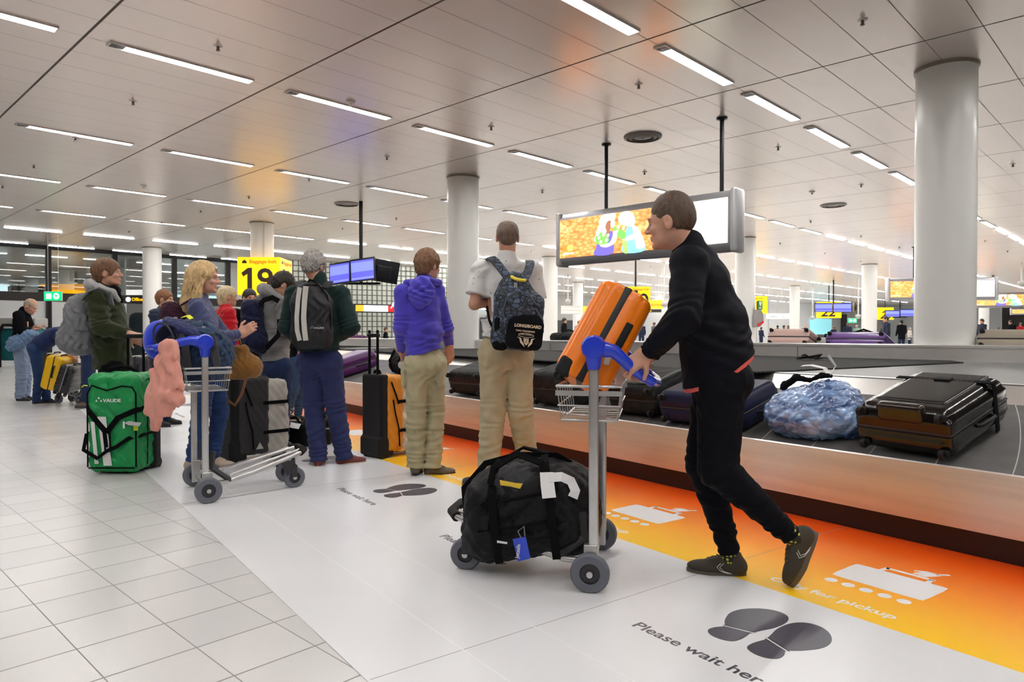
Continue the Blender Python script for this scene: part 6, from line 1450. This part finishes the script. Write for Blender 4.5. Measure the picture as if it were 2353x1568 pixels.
def roller(loc, e1, label, side, front, back=(.013, .013, .014), Hh=.73, ext=0., W=.38, D=.27, F=.15, logo=True, H2=None):
    """x = back panel width, y = away; back panel faces the viewer, the coloured side is on +x"""
    t = thing('roller_duffel', loc, label, 'bag', 'upright roller duffels beside the carousel'); e1 = Vector(e1).normalized(); at(t, loc, e1, Vector((-e1.y, e1.x, 0)))
    ms = fab('tarp_%.3f_%.3f' % (side[0], side[1]), side, rough=.5, sheen=0, spec=.45); mf = fab('tarpf_%.3f_%.3f' % (front[0], front[1]), front, rough=.6, sheen=0, var=.16, vscale=7); mb_ = fab('shell_back', back, rough=.6)
    S = Sd(.006, .02); S.box((W/2-.01, .035, Hh/2+.02), (W/2, .045, Hh/2), .03); S.box((W/2-.01, .05, .10), (W/2, .08, .085), .02); S.build('back_plate', mb_, t)
    S = Sd(.006, .02); S.box((W/2, .07+D/2-.03, Hh/2+.03), (W/2-.002, D/2, Hh/2-.02), .045); S.noise(.004, .12); S.build('body', ms, t)
    Fh = (H2 or Hh)
    S = Sd(.006, .04); S.box((W/2, .07+D+F/2-.08, Fh/2), (W/2-.015, F/2+.02, Fh/2-.03), .06); S.ell((W/2, .07+D+F*.5-.04, Fh*.40), (W/2-.02, F*.55, Fh*.36), None, .05); S.noise(.008, .13); S.build('front_pocket', mf, t)
    for z in (.24, .48): MB().strap([(.0, .10+D-.08, z), (.01, D+F-.0, z), (W/2, D+F+.03, z), (W-.008, D+F-.005, z), (W+.002, .10+D-.09, z)], .035, .006, (1, .2, 0), ).build('compression_strap', M_web, t) if False else None
    for z in (.24, .50):
        MB().box((W-.004, .07+D+F/2-.09, z), (.008, F+.02, .030), bev=.002).build('compression_strap', M_web, t)
    MB().tube([(W+.003, .11, .52), (W+.006, .13, .40), (W+.004, .17, .26), (W+.003, .18, .10)], .006, 6).build('zip', M_web, t, smooth=60)
    MB().tube([(W+.003, .09, Hh*.93), (W+.004, .13, Hh*.80), (W+.004, .17, Hh*.66)], .007, 6).build('zip', M_web, t, smooth=60)
    for x in (.03, W-.03): MB().lathe([(0, -.015), (.03, -.015), (.038, -.01), (.038, .01), (.03, .015), (0, .015)], (x, .02, .038), 'x', 20).build('wheel', M_rub, t, smooth=40)
    MB().tube([(W*.35, .05, Hh+.02), (W*.4, .05, Hh+.045), (W*.6, .05, Hh+.045), (W*.65, .05, Hh+.02)], .012, 8).build('top_handle', M_web, t, smooth=60)
    if ext:
        for x in (W*.30, W*.70): MB().box((x, .01, Hh+ext/2), (.022, .014, ext+.10)).build('pull_pole', M_web, t)
        MB().box((W/2, .01, Hh+ext+.005), (W*.52, .034, .030), bev=.008).build('pull_handle', M_rub, t, smooth=40)
        MB().box((W/2, .0, Hh-.03), (W*.6, .012, .08), bev=.005).build('handle_housing', M_rub, t, smooth=40)
    if logo:
        g = MB(); g.poly3([(W+.004, .20, .10), (W+.004, .27, .10), (W+.004, .235, .16)], (.001, 0, 0)); g.build('emblem', mat('emblem_grey', (.5, .48, .45), .5), t)
    return t
roller(onz(834, 1047), (.72, -.69, 0), 'upright roller duffel with black back, mustard orange side and extended black handle', (.62, .245, .018), (.62, .56, .47), ext=.36, W=.31, D=.20, F=.24)
ra = roller(onz(506, 1058), (.52, -.50, 0), 'upright charcoal roller duffel with stained off-white front and black straps, under the brown handbag', (.022, .022, .024), (.47, .45, .41), ext=0, W=.26, D=.30, F=.22)
# brown handbag on top
def handbag():
    Y = 5.62; L = P(557, 835, Y); t = thing('handbag', L, 'slouchy brown suede handbag resting on the charcoal roller duffel', 'handbag'); m = fab('suede_brown', (.29, .135, .030), sheen=.4, var=.25, vscale=6)
    S = Sd(.0055, .03); S.ell(P(560, 838, Y), (.135, .09, .105), R3((.97, 0, -.2), (0, 1, 0))); S.cap(P(528, 808, Y), P(560, 803, Y), .045, .04, .05); S.ell(P(585, 845, Y), (.06, .08, .08), None, .04); S.box(P(545, 862, Y), (.09, .07, .035), .03, None, .03)
    for i in range(5): S.wrinkle(P(540+12*i, 825, Y-.08), (.9, 0, .5-.15*i), .0035, .05, .08, i*1.2)
    S.noise(.003, .08); S.build('body', m, t, 1, L)
    MB().tube([P(528, 800, Y-.02)-L, P(532, 778, Y)-L, P(541, 770, Y)-L, P(550, 780, Y)-L, P(556, 800, Y-.02)-L], .010, 8).build('handle', fab('leather_brown', (.16, .065, .03)), t, smooth=60)
    MB().strap([P(516, 840, Y-.09)-L, P(511, 880, Y-.14)-L, P(520, 918, Y-.16)-L, P(540, 932, Y-.17)-L, P(556, 905, Y-.16)-L, P(566, 868, Y-.11)-L], .024, .004, (0, -1, .1)).build('shoulder_strap', fab('leather_tan', (.24, .11, .06)), t)
handbag()
# black bags on the floor behind the grey-haired man
def floor_bag(px0, px1, pt, pb, label, m, paper=False, d=.16, Y=None):
    g = onz((px0+px1)/2, pb); Y = Y or g.y+.1; a = P(px0, pb, Y); b = P(px1, pt, Y); L = Vector(((a.x+b.x)/2, Y, 0)); t = thing('travel_bag', L, label, 'bag')
    h = b.z; w = b.x-a.x; S = Sd(.007, .03); S.box((0, .05, h/2), (w/2, d, h/2), .06); S.noise(.006, .12); S.noise(.003, .06); S.build('body', m, t)
    MB().tube([(-w*.3, -.03, h-.01), (-w*.2, -.05, h+.05), (w*.1, -.05, h+.06), (w*.25, -.03, h-.01)], .012, 8).build('carry_handle', M_web, t, smooth=60)
    MB().tube([(-w*.45, -d+.045, h*.78), (0, -d+.035, h*.8), (w*.45, -d+.045, h*.78)], .005, 6).build('zip', M_web, t, smooth=60)
    if paper: MB().strap([(-w*.42, -.10, h+.06), (-w*.2, -.13, h+.012), (w*.12, -.12, h-.012), (w*.3, -.12, h-.02)], .07, .003, (.2, -.6, 1)).build('paper_tag', mat('paper_white', (0, 0, 0)), t)
    else: MB().box((w*.32, -d+.045, h*.62), (.07, .004, .014)).build('badge', mat('badge_grey', (.4, .4, .4), .5), t)
    return t
floor_bag(640, 712, 972, 1040, 'low black travel bag with white paper tag, on the floor beside navy trousers', BLK, True, Y=6.75)
floor_bag(700, 768, 958, 1036, 'small black wheeled bag behind the navy trousers of the grey-haired man', M_nyl, Y=6.95)
# ---------- worn backpacks
def straps(t, L, pts_list, w, m, up=(0, 0, 1)):
    for pts in pts_list: MB().strap([p-L for p in pts], w, .012, up).build('shoulder_strap', m, t)
def back_grey():   # on the green coat
    Y = 6.02; L = P(178, 750, Y); t = thing('backpack', L, 'light grey canvas backpack worn by the man in the green coat', 'backpack'); m = fab('canvas_grey', (.20, .205, .225), rough=.8)
    S = Sd(.006, .04); R = R3((.98, 0, .15), (0, 1, 0)); S.ell(P(186, 735, Y), (.115, .16, .22), R); S.ell(P(172, 775, Y), (.125, .15, .15), R, .06); S.ell(P(190, 790, Y), (.10, .15, .10), R, .05); S.cap(P(196, 690, Y), P(205, 700, Y), .06, .07, .05)
    for i, (x, y) in enumerate(((165, 720), (175, 760), (195, 780), (160, 790))): S.wrinkle(P(x, y, Y-.14), (1, 0, .4-.2*i), .009, .07, .12, i)
    S.noise(.006, .10); S.build('body', m, t, 1, L)
    S = Sd(.006, .03); S.ell(P(160, 782, Y-.02), (.085, .14, .12), R3((.95, 0, .25), (0, 1, 0))); S.noise(.007, .08); S.build('front_pocket', m, t, 1, L)
    straps(t, L, [[P(190, 690, Y-.1), P(205, 668, Y-.17), P(228, 662, Y-.13), P(252, 672, Y-.11), P(258, 700, Y-.06)]], .05, m, (0, -.5, 1))
back_grey()
def back_striped():
    Y = 5.62; L = P(717, 725, Y); t = thing('backpack', L, 'charcoal backpack with two pale vertical stripes worn by the grey-haired man', 'backpack'); m = fab('tarp_charcoal', (.020, .020, .023), rough=.5, sheen=0, spec=.25)
    S = Sd(.005, .04); S.box(P(716, 735, Y), (.165, .085, .20), .08); S.ell(P(713, 690, Y+.01), (.145, .085, .15), None, .06); S.box(P(718, 775, Y), (.155, .085, .10), .07, None, .05)
    S.wrinkle(P(742, 690, Y-.08), (1, 0, .5), .008, .07, .10, .3); S.wrinkle(P(746, 735, Y-.08), (1, 0, -.4), .007, .06, .09, 2.); S.noise(.003, .10); S.build('body', m, t, 1, L)
    MB().tube([P(x, y, Y-.04)-L for x, y in ((673, 775), (668, 720), (676, 680), (700, 656), (732, 655), (752, 680), (760, 730), (757, 780))], .006, 8).build('piping', M_web, t, smooth=60)
    w = mat('reflective_stripe', (.56, .54, .50), .5)
    def sstrip(xs, wd):
        pts = [P(x, y, Y-.088-.004*(1 if 690 < y < 780 else 0)) for x, y in xs]; return MB().strap([p-L+Vector((0, -.012, 0)) for p in pts], wd, .012, (0, -1, 0)).build('stripe', w, t)
    sstrip([(690, 661), (686, 690), (683, 730), (684, 760), (690, 783)], .034); sstrip([(704, 658), (701, 690), (699, 730), (701, 760), (704, 783)], .040)
    lg = MB(); M_ = frame(P(722, 756, Y-.105)-L, (1, 0, .0), (0, 0, 1)); text_on(lg, 'VAUDE', .020, M_, .001, .0006, sx=1.2)
    for dx, dz in ((0, 0), (.010, .012), (.020, 0)): lg.poly3([P(713, 755, Y-.105)-L+Vector((dx, 0, dz)), P(713, 755, Y-.105)-L+Vector((dx+.010, 0, dz)), P(713, 755, Y-.105)-L+Vector((dx+.005, 0, dz+.010))], (0, -.001, 0))
    lg.build('lettering', mat('emblem_grey', (0, 0, 0)), t)
    straps(t, L, [[P(690, 662, Y-.02), P(688, 648, Y+.06), P(694, 646, Y+.16)], [P(745, 662, Y-.02), P(757, 648, Y+.06), P(758, 648, Y+.16)]], .06, m, (0, -.6, 1))
    MB().tube([P(702, 656, Y-.02)-L, P(712, 643, Y)-L, P(722, 646, Y)-L, P(730, 656, Y-.02)-L], .008, 8).build('top_loop', M_web, t, smooth=60)
back_striped()
def back_navy():
    Y = 6.52; L = P(592, 750, Y); t = thing('backpack', L, 'navy backpack worn by the person in the grey hoodie', 'backpack'); m = fab('pack_navy', (.012, .014, .048), rough=.65)
    S = Sd(.006, .04); R = R3((.99, 0, .05), (0, 1, 0)); S.box(P(586, 745, Y), (.09, .15, .23), .07, R); S.ell(P(598, 785, Y), (.10, .14, .12), R, .05); S.ell(P(578, 730, Y), (.08, .12, .14), R, .04); S.noise(.006, .10)
    S.wrinkle(P(575, 740, Y-.12), (.2, 0, 1), .006, .06, .14); S.build('body', m, t, 1, L)
    straps(t, L, [[P(596, 702, Y-.12), P(606, 690, Y-.18), P(626, 684, Y-.20), P(640, 692, Y-.22)], [P(612, 800, Y-.10), P(640, 770, Y-.17), P(642, 735, Y-.20)]], .045, mat('webbing_black', (0, 0, 0)), (0, -1, .4))
back_navy()
def back_maroon():
    Y = 5.36; L = P(405, 720, Y); t = thing('backpack', L, 'dark maroon backpack worn on the back of the blonde woman', 'backpack')
    S = Sd(.006, .04); S.ell(P(404, 728, Y), (.10, .13, .13), R3((.8, 0, .6), (0, 1, 0))); S.box(P(415, 760, Y), (.08, .13, .12), .05, None, .05); S.noise(.006, .09); S.build('body', fab('pack_maroon', (.035, .010, .022)), t, 1, L)
    straps(t, L, [[P(418, 700, Y-.14), P(436, 690, Y-.17), P(450, 697, Y-.19), P(458, 720, Y-.2)]], .04, fab('pack_maroon', (0, 0, 0)), (0, -.6, 1))
back_maroon()
def back_pattern():
    Y = 4.74; L = P(1190, 725, Y); t = thing('backpack', L, 'black and blue patterned backpack with LONG/BOARD print, worn over the dotted shirt', 'backpack')
    m = mat('pattern_comic', (.05, .07, .11), .7); nt, b = nodes_of(m)
    tc = nt.nodes.new('ShaderNodeTexCoord'); mp = nt.nodes.new('ShaderNodeMapping'); mp.inputs['Scale'].default_value = (1, 1, 1.5); nt.links.new(tc.outputs['Object'], mp.inputs[0]); v = nt.nodes.new('ShaderNodeTexVoronoi'); v.feature = 'DISTANCE_TO_EDGE'; v.inputs['Scale'].default_value = 26; nt.links.new(mp.outputs[0], v.inputs['Vector'])
    v2 = nt.nodes.new('ShaderNodeTexVoronoi'); v2.inputs['Scale'].default_value = 26; nt.links.new(mp.outputs[0], v2.inputs['Vector']); sp_ = nt.nodes.new('ShaderNodeSeparateXYZ'); nt.links.new(v2.outputs['Color'], sp_.inputs[0])
    c = mixc(nt, sp_.outputs[0], (.022, .030, .05), (.085, .125, .21)); nt.links.new(mixc(nt, mnode(nt, 'GREATER_THAN', v.outputs['Distance'], .10), (.008, .009, .012), c), b.inputs['Base Color'])
    R = R3((.985, .0, -.10), (0, 1, .0))
    S = Sd(.005, .03); S.box(P(1190, 735, Y), (.17, .085, .19), .07, R); S.ell(P(1183, 680, Y+.01), (.13, .085, .14), R, .05); S.ell(P(1182, 655, Y+.02), (.085, .06, .09), R, .04); S.box(P(1180, 790-10, Y), (.15, .08, .07), .05, R, .03); S.noise(.004, .09); S.build('body', m, t, 1, L)
    S = Sd(.005, .02); S.ell(P(1187, 705, Y-.07), (.115, .06, .105), R); S.box(P(1190, 735, Y-.07), (.12, .05, .08), .04, R, .03); S.noise(.003, .07); S.build('middle_pocket', m, t, 1, L)
    S = Sd(.005, .02); S.box(P(1205, 768, Y-.085), (.125, .055, .105), .05, R); S.ell(P(1205, 740, Y-.085), (.12, .055, .07), R, .03); fp = S.build('front_pocket', BLK, t, 1, L)
    S = Sd(.005, .02); S.box(P(1152, 765, Y-.01), (.055, .075, .12), .04, R); S.build('side_pocket', BLK, t, 1, L)
    MB().tube([P(x, y, Y-.10)-L for x, y in ((1163, 768), (1160, 735), (1170, 712), (1200, 704), (1232, 712), (1247, 735), (1248, 765))], .006, 8).build('zip', mat('zip_blue', (.06, .08, .12), .6), t, smooth=60)
    MB().tube([P(x, y, Y-.12)-L for x, y in ((1160, 745), (1156, 715), (1164, 685), (1187, 668), (1215, 676), (1232, 700))], .005, 8).build('zip', mat('zip_blue', (0, 0, 0)), t, smooth=60)
    cr = mat('print_cream', (.62, .52, .38), .6); yy = Y-.146
    lg = MB(); fx = (.985, 0, -.10)
    for s_, sz, px, py, sx, bo in (('LONG/BOARD', .0275, 1182, 750, 1.0, .0014), ('TWO THOUSAND', .0155, 1185, 761, 1.0, .0006), ('GLOBAL UNIVERSITY', .010, 1193, 769, 1.0, .0003)): text_on(lg, s_, sz, frame(P(px, py, yy)-L, fx, (0, 0, 1)), .002, bo, sx=sx)
    lg.build('lettering', cr, fp)
    c0 = P(1209, 785, yy)-L; q = lambda a, b_: c0+Vector((a*.985, 0, b_-a*.10))
    em = MB()
    for a0, a1 in ((0, 1),): em.tube([q(.052*math.cos(a), .040+.013*math.sin(a)) for a in np.linspace(0, 2*math.pi, 25)], .0018, 5)
    for sgn in (-1, 1): em.poly3([q(sgn*.062, .026), q(sgn*.045, .014), q(sgn*.040, -.012), q(sgn*.010, -.040), q(sgn*.016, -.018), q(sgn*.030, .004), q(sgn*.034, .020)], (0, -.002, 0))
    em.poly3([q(-.018, .02), q(.018, .02), q(.016, -.01), q(0, -.028), q(-.016, -.01)], (0, -.002, 0)); em.build('emblem', cr, fp)
    z = MB(); z.tube([q(-.008, .012)-Vector((0, .003, 0)), q(.008, .012)-Vector((0, .003, 0)), q(-.008, -.008)-Vector((0, .003, 0)), q(.008, -.008)-Vector((0, .003, 0))], .0018, 5); z.build('emblem_letter', BLK, fp)
    straps(t, L, [[P(1172, 645, Y-.03), P(1155, 622, Y+.00), P(1138, 600, Y+.06), P(1128, 592, Y+.14), P(1124, 596, Y+.22)], [P(1203, 645, Y-.03), P(1213, 625, Y+.02), P(1219, 606, Y+.09), P(1216, 600, Y+.18)]], .058, m, (0, -.7, .7))
    straps(t, L, [[P(1119, 705, Y+.12), P(1124, 735, Y+.07), P(1137, 765, Y+.03)]], .02, BLK, (-1, -.3, 0))
    MB().tube([P(1175, 636, Y-.05)-L, P(1183, 641, Y-.075)-L, P(1196, 644, Y-.085)-L, P(1208, 645, Y-.07)-L], .011, 8).build('grab_loop', mat('loop_yellow', (.80, .68, .05), .6), t, smooth=60)
    for x, y in ((1160, 738), (1173, 742), (1183, 655), (1187, 656)): MB().box(P(x, y, Y-.12)-L, (.007, .004, .035)).build('zip_pull', mat('pull_grey', (.45, .45, .45), .4), t)
back_pattern()
# ---------- luggage on the carousel
bigc = flat_case('large glossy black hard suitcase with a strap, lying on the belt at the far right', 1.74, .06, math.radians(-3), .50, .26, .66, (.005, .0045, .0045), rough=.12, coat=0., vox=.006, rr=.06, matn='shell_gloss_black')
MB().box((0, -.137, .50), (.515, .006, .040)).build('luggage_belt', M_web, bigc); MB().box((.253, 0, .50), (.006, .28, .040)).build('luggage_belt', M_web, bigc); MB().box((0, -.143, .50), (.085, .012, .05), bev=.004).build('buckle', M_rub, bigc)
S = Sd(.006, .01); S.box((0, -.128, .37), (.185, .012, .26), .012); S.build('raised_panel', mat('shell_gloss_black', (0, 0, 0)), bigc)
S = Sd(.006, .01); S.box((0, -.10, .015), (.12, .05, .03), .02); S.build('wheel_bay', mat('shell_bronze', (.018, .011, .007), .15), bigc)
def bundle():
    o, al, us, nr = belt_frame(2.36, .27); t = thing('wrapped_bundle', o, 'bulging bundle wrapped in shiny pale blue plastic film, left of the glossy black suitcase', 'bundle'); R = Matrix((al, us, nr)).transposed()
    m = mat('film_blue', (.10, .22, .46), .22, coat=.8, var=.5, vscale=9, aniso=(1, 1, 2.5)); nt, b = nodes_of(m)
    n = nt.nodes.new('ShaderNodeTexNoise'); n.inputs['Scale'].default_value = 7; n.inputs['Detail'].default_value = 5; n.inputs['Distortion'].default_value = 1.2; tc = nt.nodes.new('ShaderNodeTexCoord'); mp = nt.nodes.new('ShaderNodeMapping'); mp.inputs['Scale'].default_value = (.6, .6, 2.2); mp.inputs['Rotation'].default_value = (.3, .2, .4)
    nt.links.new(tc.outputs['Object'], mp.inputs[0]); nt.links.new(mp.outputs[0], n.inputs['Vector']); bp = nt.nodes.new('ShaderNodeBump'); bp.inputs['Strength'].default_value = .9; bp.inputs['Distance'].default_value = .02; nt.links.new(n.outputs[0], bp.inputs['Height']); nt.links.new(bp.outputs[0], b.inputs['Normal'])
    rp = nt.nodes.new('ShaderNodeValToRGB'); nt.links.new(n.outputs[0], rp.inputs[0]); rp.color_ramp.elements[0].position = .38; rp.color_ramp.elements[0].color = (.025, .075, .24, 1); rp.color_ramp.elements[1].position = .64; rp.color_ramp.elements[1].color = (.30, .47, .78, 1); nt.links.new(rp.outputs[0], b.inputs['Base Color'])
    S = Sd(.006, .05); S.ell(R @ Vector((0, 0, .11)), (.31, .23, .16), R); S.ell(R @ Vector((.08, .06, .16)), (.18, .18, .14), R, .06); S.ell(R @ Vector((-.13, -.02, .10)), (.15, .18, .12), R, .06); S.ell(R @ Vector((.23, .02, .07)), (.085, .14, .10), R, .04); S.noise(.010, .10); S.noise(.004, .045); S.build('body', m, t)
    S = Sd(.005, .02); p = [R @ Vector(q) for q in ((-.22, .05, .25), (-.14, .08, .31), (-.06, .10, .29), (.02, .11, .325), (.07, .12, .32))]; S.chain(p, [.018, .022, .012, .016, .014]); S.cap(p[0], p[0]+Vector((.0, 0, .03)), .02, .01); S.noise(.005, .03); S.build('carry_handle', BLK, t)
    MB().strap([R @ Vector(q) for q in ((.07, .12, .32), (.02, .15, .36), (-.08, .17, .37), (-.15, .18, .36))], .03, .002, (0, -.5, 1)).build('paper_tag', mat('paper_white', (0, 0, 0)), t)
    MB().strap([R @ Vector(q) for q in ((.07, .12, .33), (.10, .14, .38), (.05, .16, .44))], .04, .002, (1, -.5, .3)).build('paper_tag', mat('paper_white', (0, 0, 0)), t)
bundle()
flat_case('navy hard suitcase on the belt, partly hidden behind the legs of the walking man', 3.08, .06, math.radians(2), .70, .23, .44, (.012, .014, .045), rough=.4, vox=.008, coat=0)
cs_ = flat_case('black soft suitcase with grey frame rails on the belt, seen behind the trolley basket', 3.76, .10, .05, .46, .24, .56, (.013, .014, .015), rough=.6, coat=0, soft=.004, vox=.008)
for x in (-.2, .2): MB().tube([(x, -.13, .05), (x, -.135, .3), (x, -.13, .56)], .010, 6).build('rail', mat('rail_grey', (.10, .11, .11), .5), cs_)
MB().tube([(-.2, -.13, .05), (0, -.135, .045), (.2, -.13, .05)], .010, 6).build('rail', mat('rail_grey', (0, 0, 0)), cs_)
flat_case('big black fabric suitcase reaching up the slope, between the dotted-shirt man and the orange suitcase', 4.66, .08, math.radians(4), .56, .30, .80, (.016, .017, .020), rough=.65, coat=0, soft=.006, vox=.008)
flat_case('small black case on the belt seen between the legs of the dotted-shirt man', 5.32, .06, 0, .30, .20, .42, (.011, .011, .016), rough=.5, coat=0, vox=.009, side=False)
flat_case('black ribbed hard suitcase on the belt between the two people in khaki trousers', 6.08, .06, math.radians(3), .58, .25, .70, (.010, .011, .012), rough=.5, ribs=.036, vox=.007, coat=0)
flat_case('purple hard suitcase on the belt behind the black pull handle of the mustard roller', 9.62, .06, math.radians(5), .50, .26, .60, (.085, .010, .12), rough=.35, vox=.008)
def tnf():
    o, al, us, nr = belt_frame(8.35, .62); t = thing('duffel_bag', o, 'black shiny duffel with round white emblem on the belt by the extended pull handle', 'bag'); R = Matrix((al, us, nr)).transposed()
    S = Sd(.008, .05); S.ell(R @ Vector((0, 0, .14)), (.33, .22, .17), R); S.box(R @ Vector((0, 0, .11)), (.30, .18, .11), .07, R); S.noise(.010, .12); S.noise(.005, .06); S.build('body', M_nyl, t)
    for x in (-.12, .13): MB().strap([R @ Vector(q) for q in ((x, -.20, .05), (x, -.21, .2), (x, -.12, .31), (x, .05, .32))], .04, .01, (0, -1, .3)).build('strap', M_web, t)
    MB().lathe([(0, 0), (.055, 0), (.055, .004), (0, .004)], R @ Vector((.18, -.20, .15)), 'y', 24).build('emblem', mat('emblem_grey', (0, 0, 0)), t)
    S = Sd(.008, .02); S.cap(R @ Vector((-.22, 0, .3)), R @ Vector((-.2, 0, .36)), .02, .012); S.build('grab_loop', M_web, t)
tnf()
flat_case('pale sky-blue hard suitcase on the belt glimpsed between the brown handbag and the grey hoodie', 11.6, .08, 0, .5, .28, .68, (.10, .36, .62), rough=.4, vox=.012)
# ---------- luggage on the far belt behind the barrier
def far_place(px, w, lift=0.): 
    a = (px-PCX)/FPX; q = B0+n2*w; tt = (a*q.y-q.x)/(d2.x-a*d2.y); return q+d2*tt+Z_*(.95-.336*(w-.17)+lift)
def far_case(px, w, label, ww, d, h, col, **k):
    o = far_place(px, w); us = (n2-Z_*.336).normalized(); al = -d2; nr = us.cross(al); nr = nr if nr.z > 0 else -nr
    M4 = Matrix(((al.x, -nr.x, us.x, 0), (al.y, -nr.y, us.y, 0), (al.z, -nr.z, us.z, 0), (0, 0, 0, 1))); M4.translation = o+nr*(d/2+.02); return suitcase(label, ww, d, h, col, M4, vox=.009, **k)
far_case(1807, .22, 'pale pink hard suitcase on the far belt, right of the walking man', .56, .24, .60, (.62, .42, .37), rough=.4)
far_case(1862, .5, 'dark grey suitcase on the far belt beside the pale pink one', .45, .26, .5, (.10, .085, .09), rough=.7, coat=0, soft=.005)
far_case(1906, .45, 'off-white case with clear wheels on the far belt, between grey and purple', .40, .20, .5, (.50, .50, .47), rough=.4)
far_case(1960, .24, 'shiny purple suitcase lying on the far belt left of the large column', .70, .20, .55, (.16, .07, .30), rough=.25)
far_case(2318, .24, 'beige suitcase with black wheels on the far belt at the far right', .60, .23, .6, (.36, .31, .24), rough=.5)
def far_soft(px, w, label, r, m, name='travel_bag', nz=.01):
    o = far_place(px, w); S = Sd(.01, .04); S.box((0, 0, r[2]), r, min(r)*.6, R3(-d2, n2)); S.ell((0, 0, r[2]*1.3), (r[0]*.8, r[1]*.8, r[2]), R3(-d2, n2), .05); S.noise(nz, .12); t = thing(name, o, label, 'bag'); S.build('body', m, t); MB().tube([(-.12, -.1, r[2]*2.1), (0, -.1, r[2]*2.4), (.12, -.1, r[2]*2.1)], .012, 6).build('carry_handle', M_web, t, smooth=60); return t
far_soft(1306, .45, 'black soft bag on the far belt left of the orange suitcase', (.30, .20, .13), M_nyl)
far_soft(812, .25, 'purple and black quilted bag on the far belt, above the black pull handle', (.36, .16, .06), fab('quilt_purple', (.13, .045, .14)))
far_soft(1975, .55, 'dark brown bag behind the purple suitcase on the far belt', (.2, .15, .14), fab('bag_brown', (.06, .03, .025)))
# ---------- left background: trolley with yellow and black cases, teal seats
T3 = trolley(Vector((-6.55, 10.9, 0)), (-.95, .25, 0), 'baggage trolley with the yellow and black suitcases, by the bent-over person', tilt=.2)
def lean(label, px0, py0, px1, py1, Y, w, d, col, yv=(1, .1, 0), **k):
    a = P(px0, py0, Y); b = P(px1, py1, Y); z = (b-a).normalized(); y = Vector(yv); y = (y-z*y.dot(z)).normalized(); x = y.cross(z); M4 = Matrix(((x.x, y.x, z.x, a.x), (x.y, y.y, z.y, a.y), (x.z, y.z, z.z, a.z), (0, 0, 0, 1))); return suitcase(label, w, d, (b-a).length, col, M4, **k)
lean('bright yellow hard suitcase standing tilted on the left-hand trolley', 126, 893, 143, 818, 10.75, .42, .26, (.85, .50, .005), rough=.35, vox=.009)
lean('black ribbed hard suitcase with grey band leaning beside the yellow one', 152, 899, 172, 838, 10.7, .42, .22, (.02, .02, .022), ribs=-.04, band=(.25, .25, .27), vox=.009)
lean('dull olive-gold suitcase behind the yellow one on the left-hand trolley', 117, 885, 127, 812, 11.2, .4, .2, (.30, .20, .05), vox=.012, wheels=False)
T4 = trolley(Vector((-3.0, 7.25, 0)), (.75, .6, 0), 'baggage trolley with blue handle behind the blonde woman, mostly hidden', tilt=.3)
def parked(x, label):
    t = thing('luggage_stand', onz(x, 850)+Vector((0, .5, 0)), label, 'luggage stand')
    MB().box((0, .25, .75), (1.2, .5, 1.0), bev=.1).build('panel', mat('stand_teal', (.008, .13, .15), .5), t, smooth=30)
    MB().tube([(-.5, -.05, .05), (-.5, -.08, 1.1), (-.35, -.08, 1.35), (-.1, -.08, 1.35), (.1, -.08, 1.2), (.1, -.05, .05)], .05, 8).build('guard_rail', M_rub, t, smooth=60)
    MB().box((0, .2, 1.42), (1.3, .6, .3), bev=.05).build('top_tray', mat('stand_grey', (.38, .37, .36), .5), t, smooth=30)
    return t
parked(12, 'teal cabinet with black curved guard rail at the left edge, behind the bald man')
parked(-110, 'second teal cabinet cut by the left edge of the picture')
lean('dark grey upright suitcase behind the blue pillow, left of the column', 327, 900, 327, 818, 8.1, .40, .26, (.045, .042, .055), vox=.01, wheels=True)
# barcode poster on the carousel panel
o = GA(5.12, 3.852, .26); t = thing('barcode_sticker', o, 'white barcode sticker with yellow foot on the steel carousel side, between the khaki legs', 'sticker'); RR_ = R3(-d_, Z_)
MB().box((0, 0, .03), (.085, .15, .004), None).build('paper', mat('paper_white', (0, 0, 0)), t); 
bc = MB(); 
for i, (x, w) in enumerate(((-.03, .006), (-.018, .010), (-.004, .004), (.006, .012), (.02, .005), (.03, .008))): bc.box((x, .025, .034), (w, .085, .002))
bc.build('barcode', M_ink, t); MB().box((0, -.055, .033), (.07, .018, .002)).build('yellow_strip', mat('badge_yellow', (0, 0, 0)), t)
t.matrix_world = Matrix.Translation(o) @ (R3(-d_, Z_).to_4x4())
for ch in t.children:
    for v in ch.data.vertices: v.co.z -= .028
# white notice on the barrier
q = far_place(975, -.01); t = MB().box((0, 0, 0), (.005, .30, .14), R3(n2, d2)).build('notice', mat('paper_white', (0, 0, 0))); t.location = (q.x, q.y, .885); tag(t, 'white paper notice on the steel barrier right of the black duffel', 'notice')
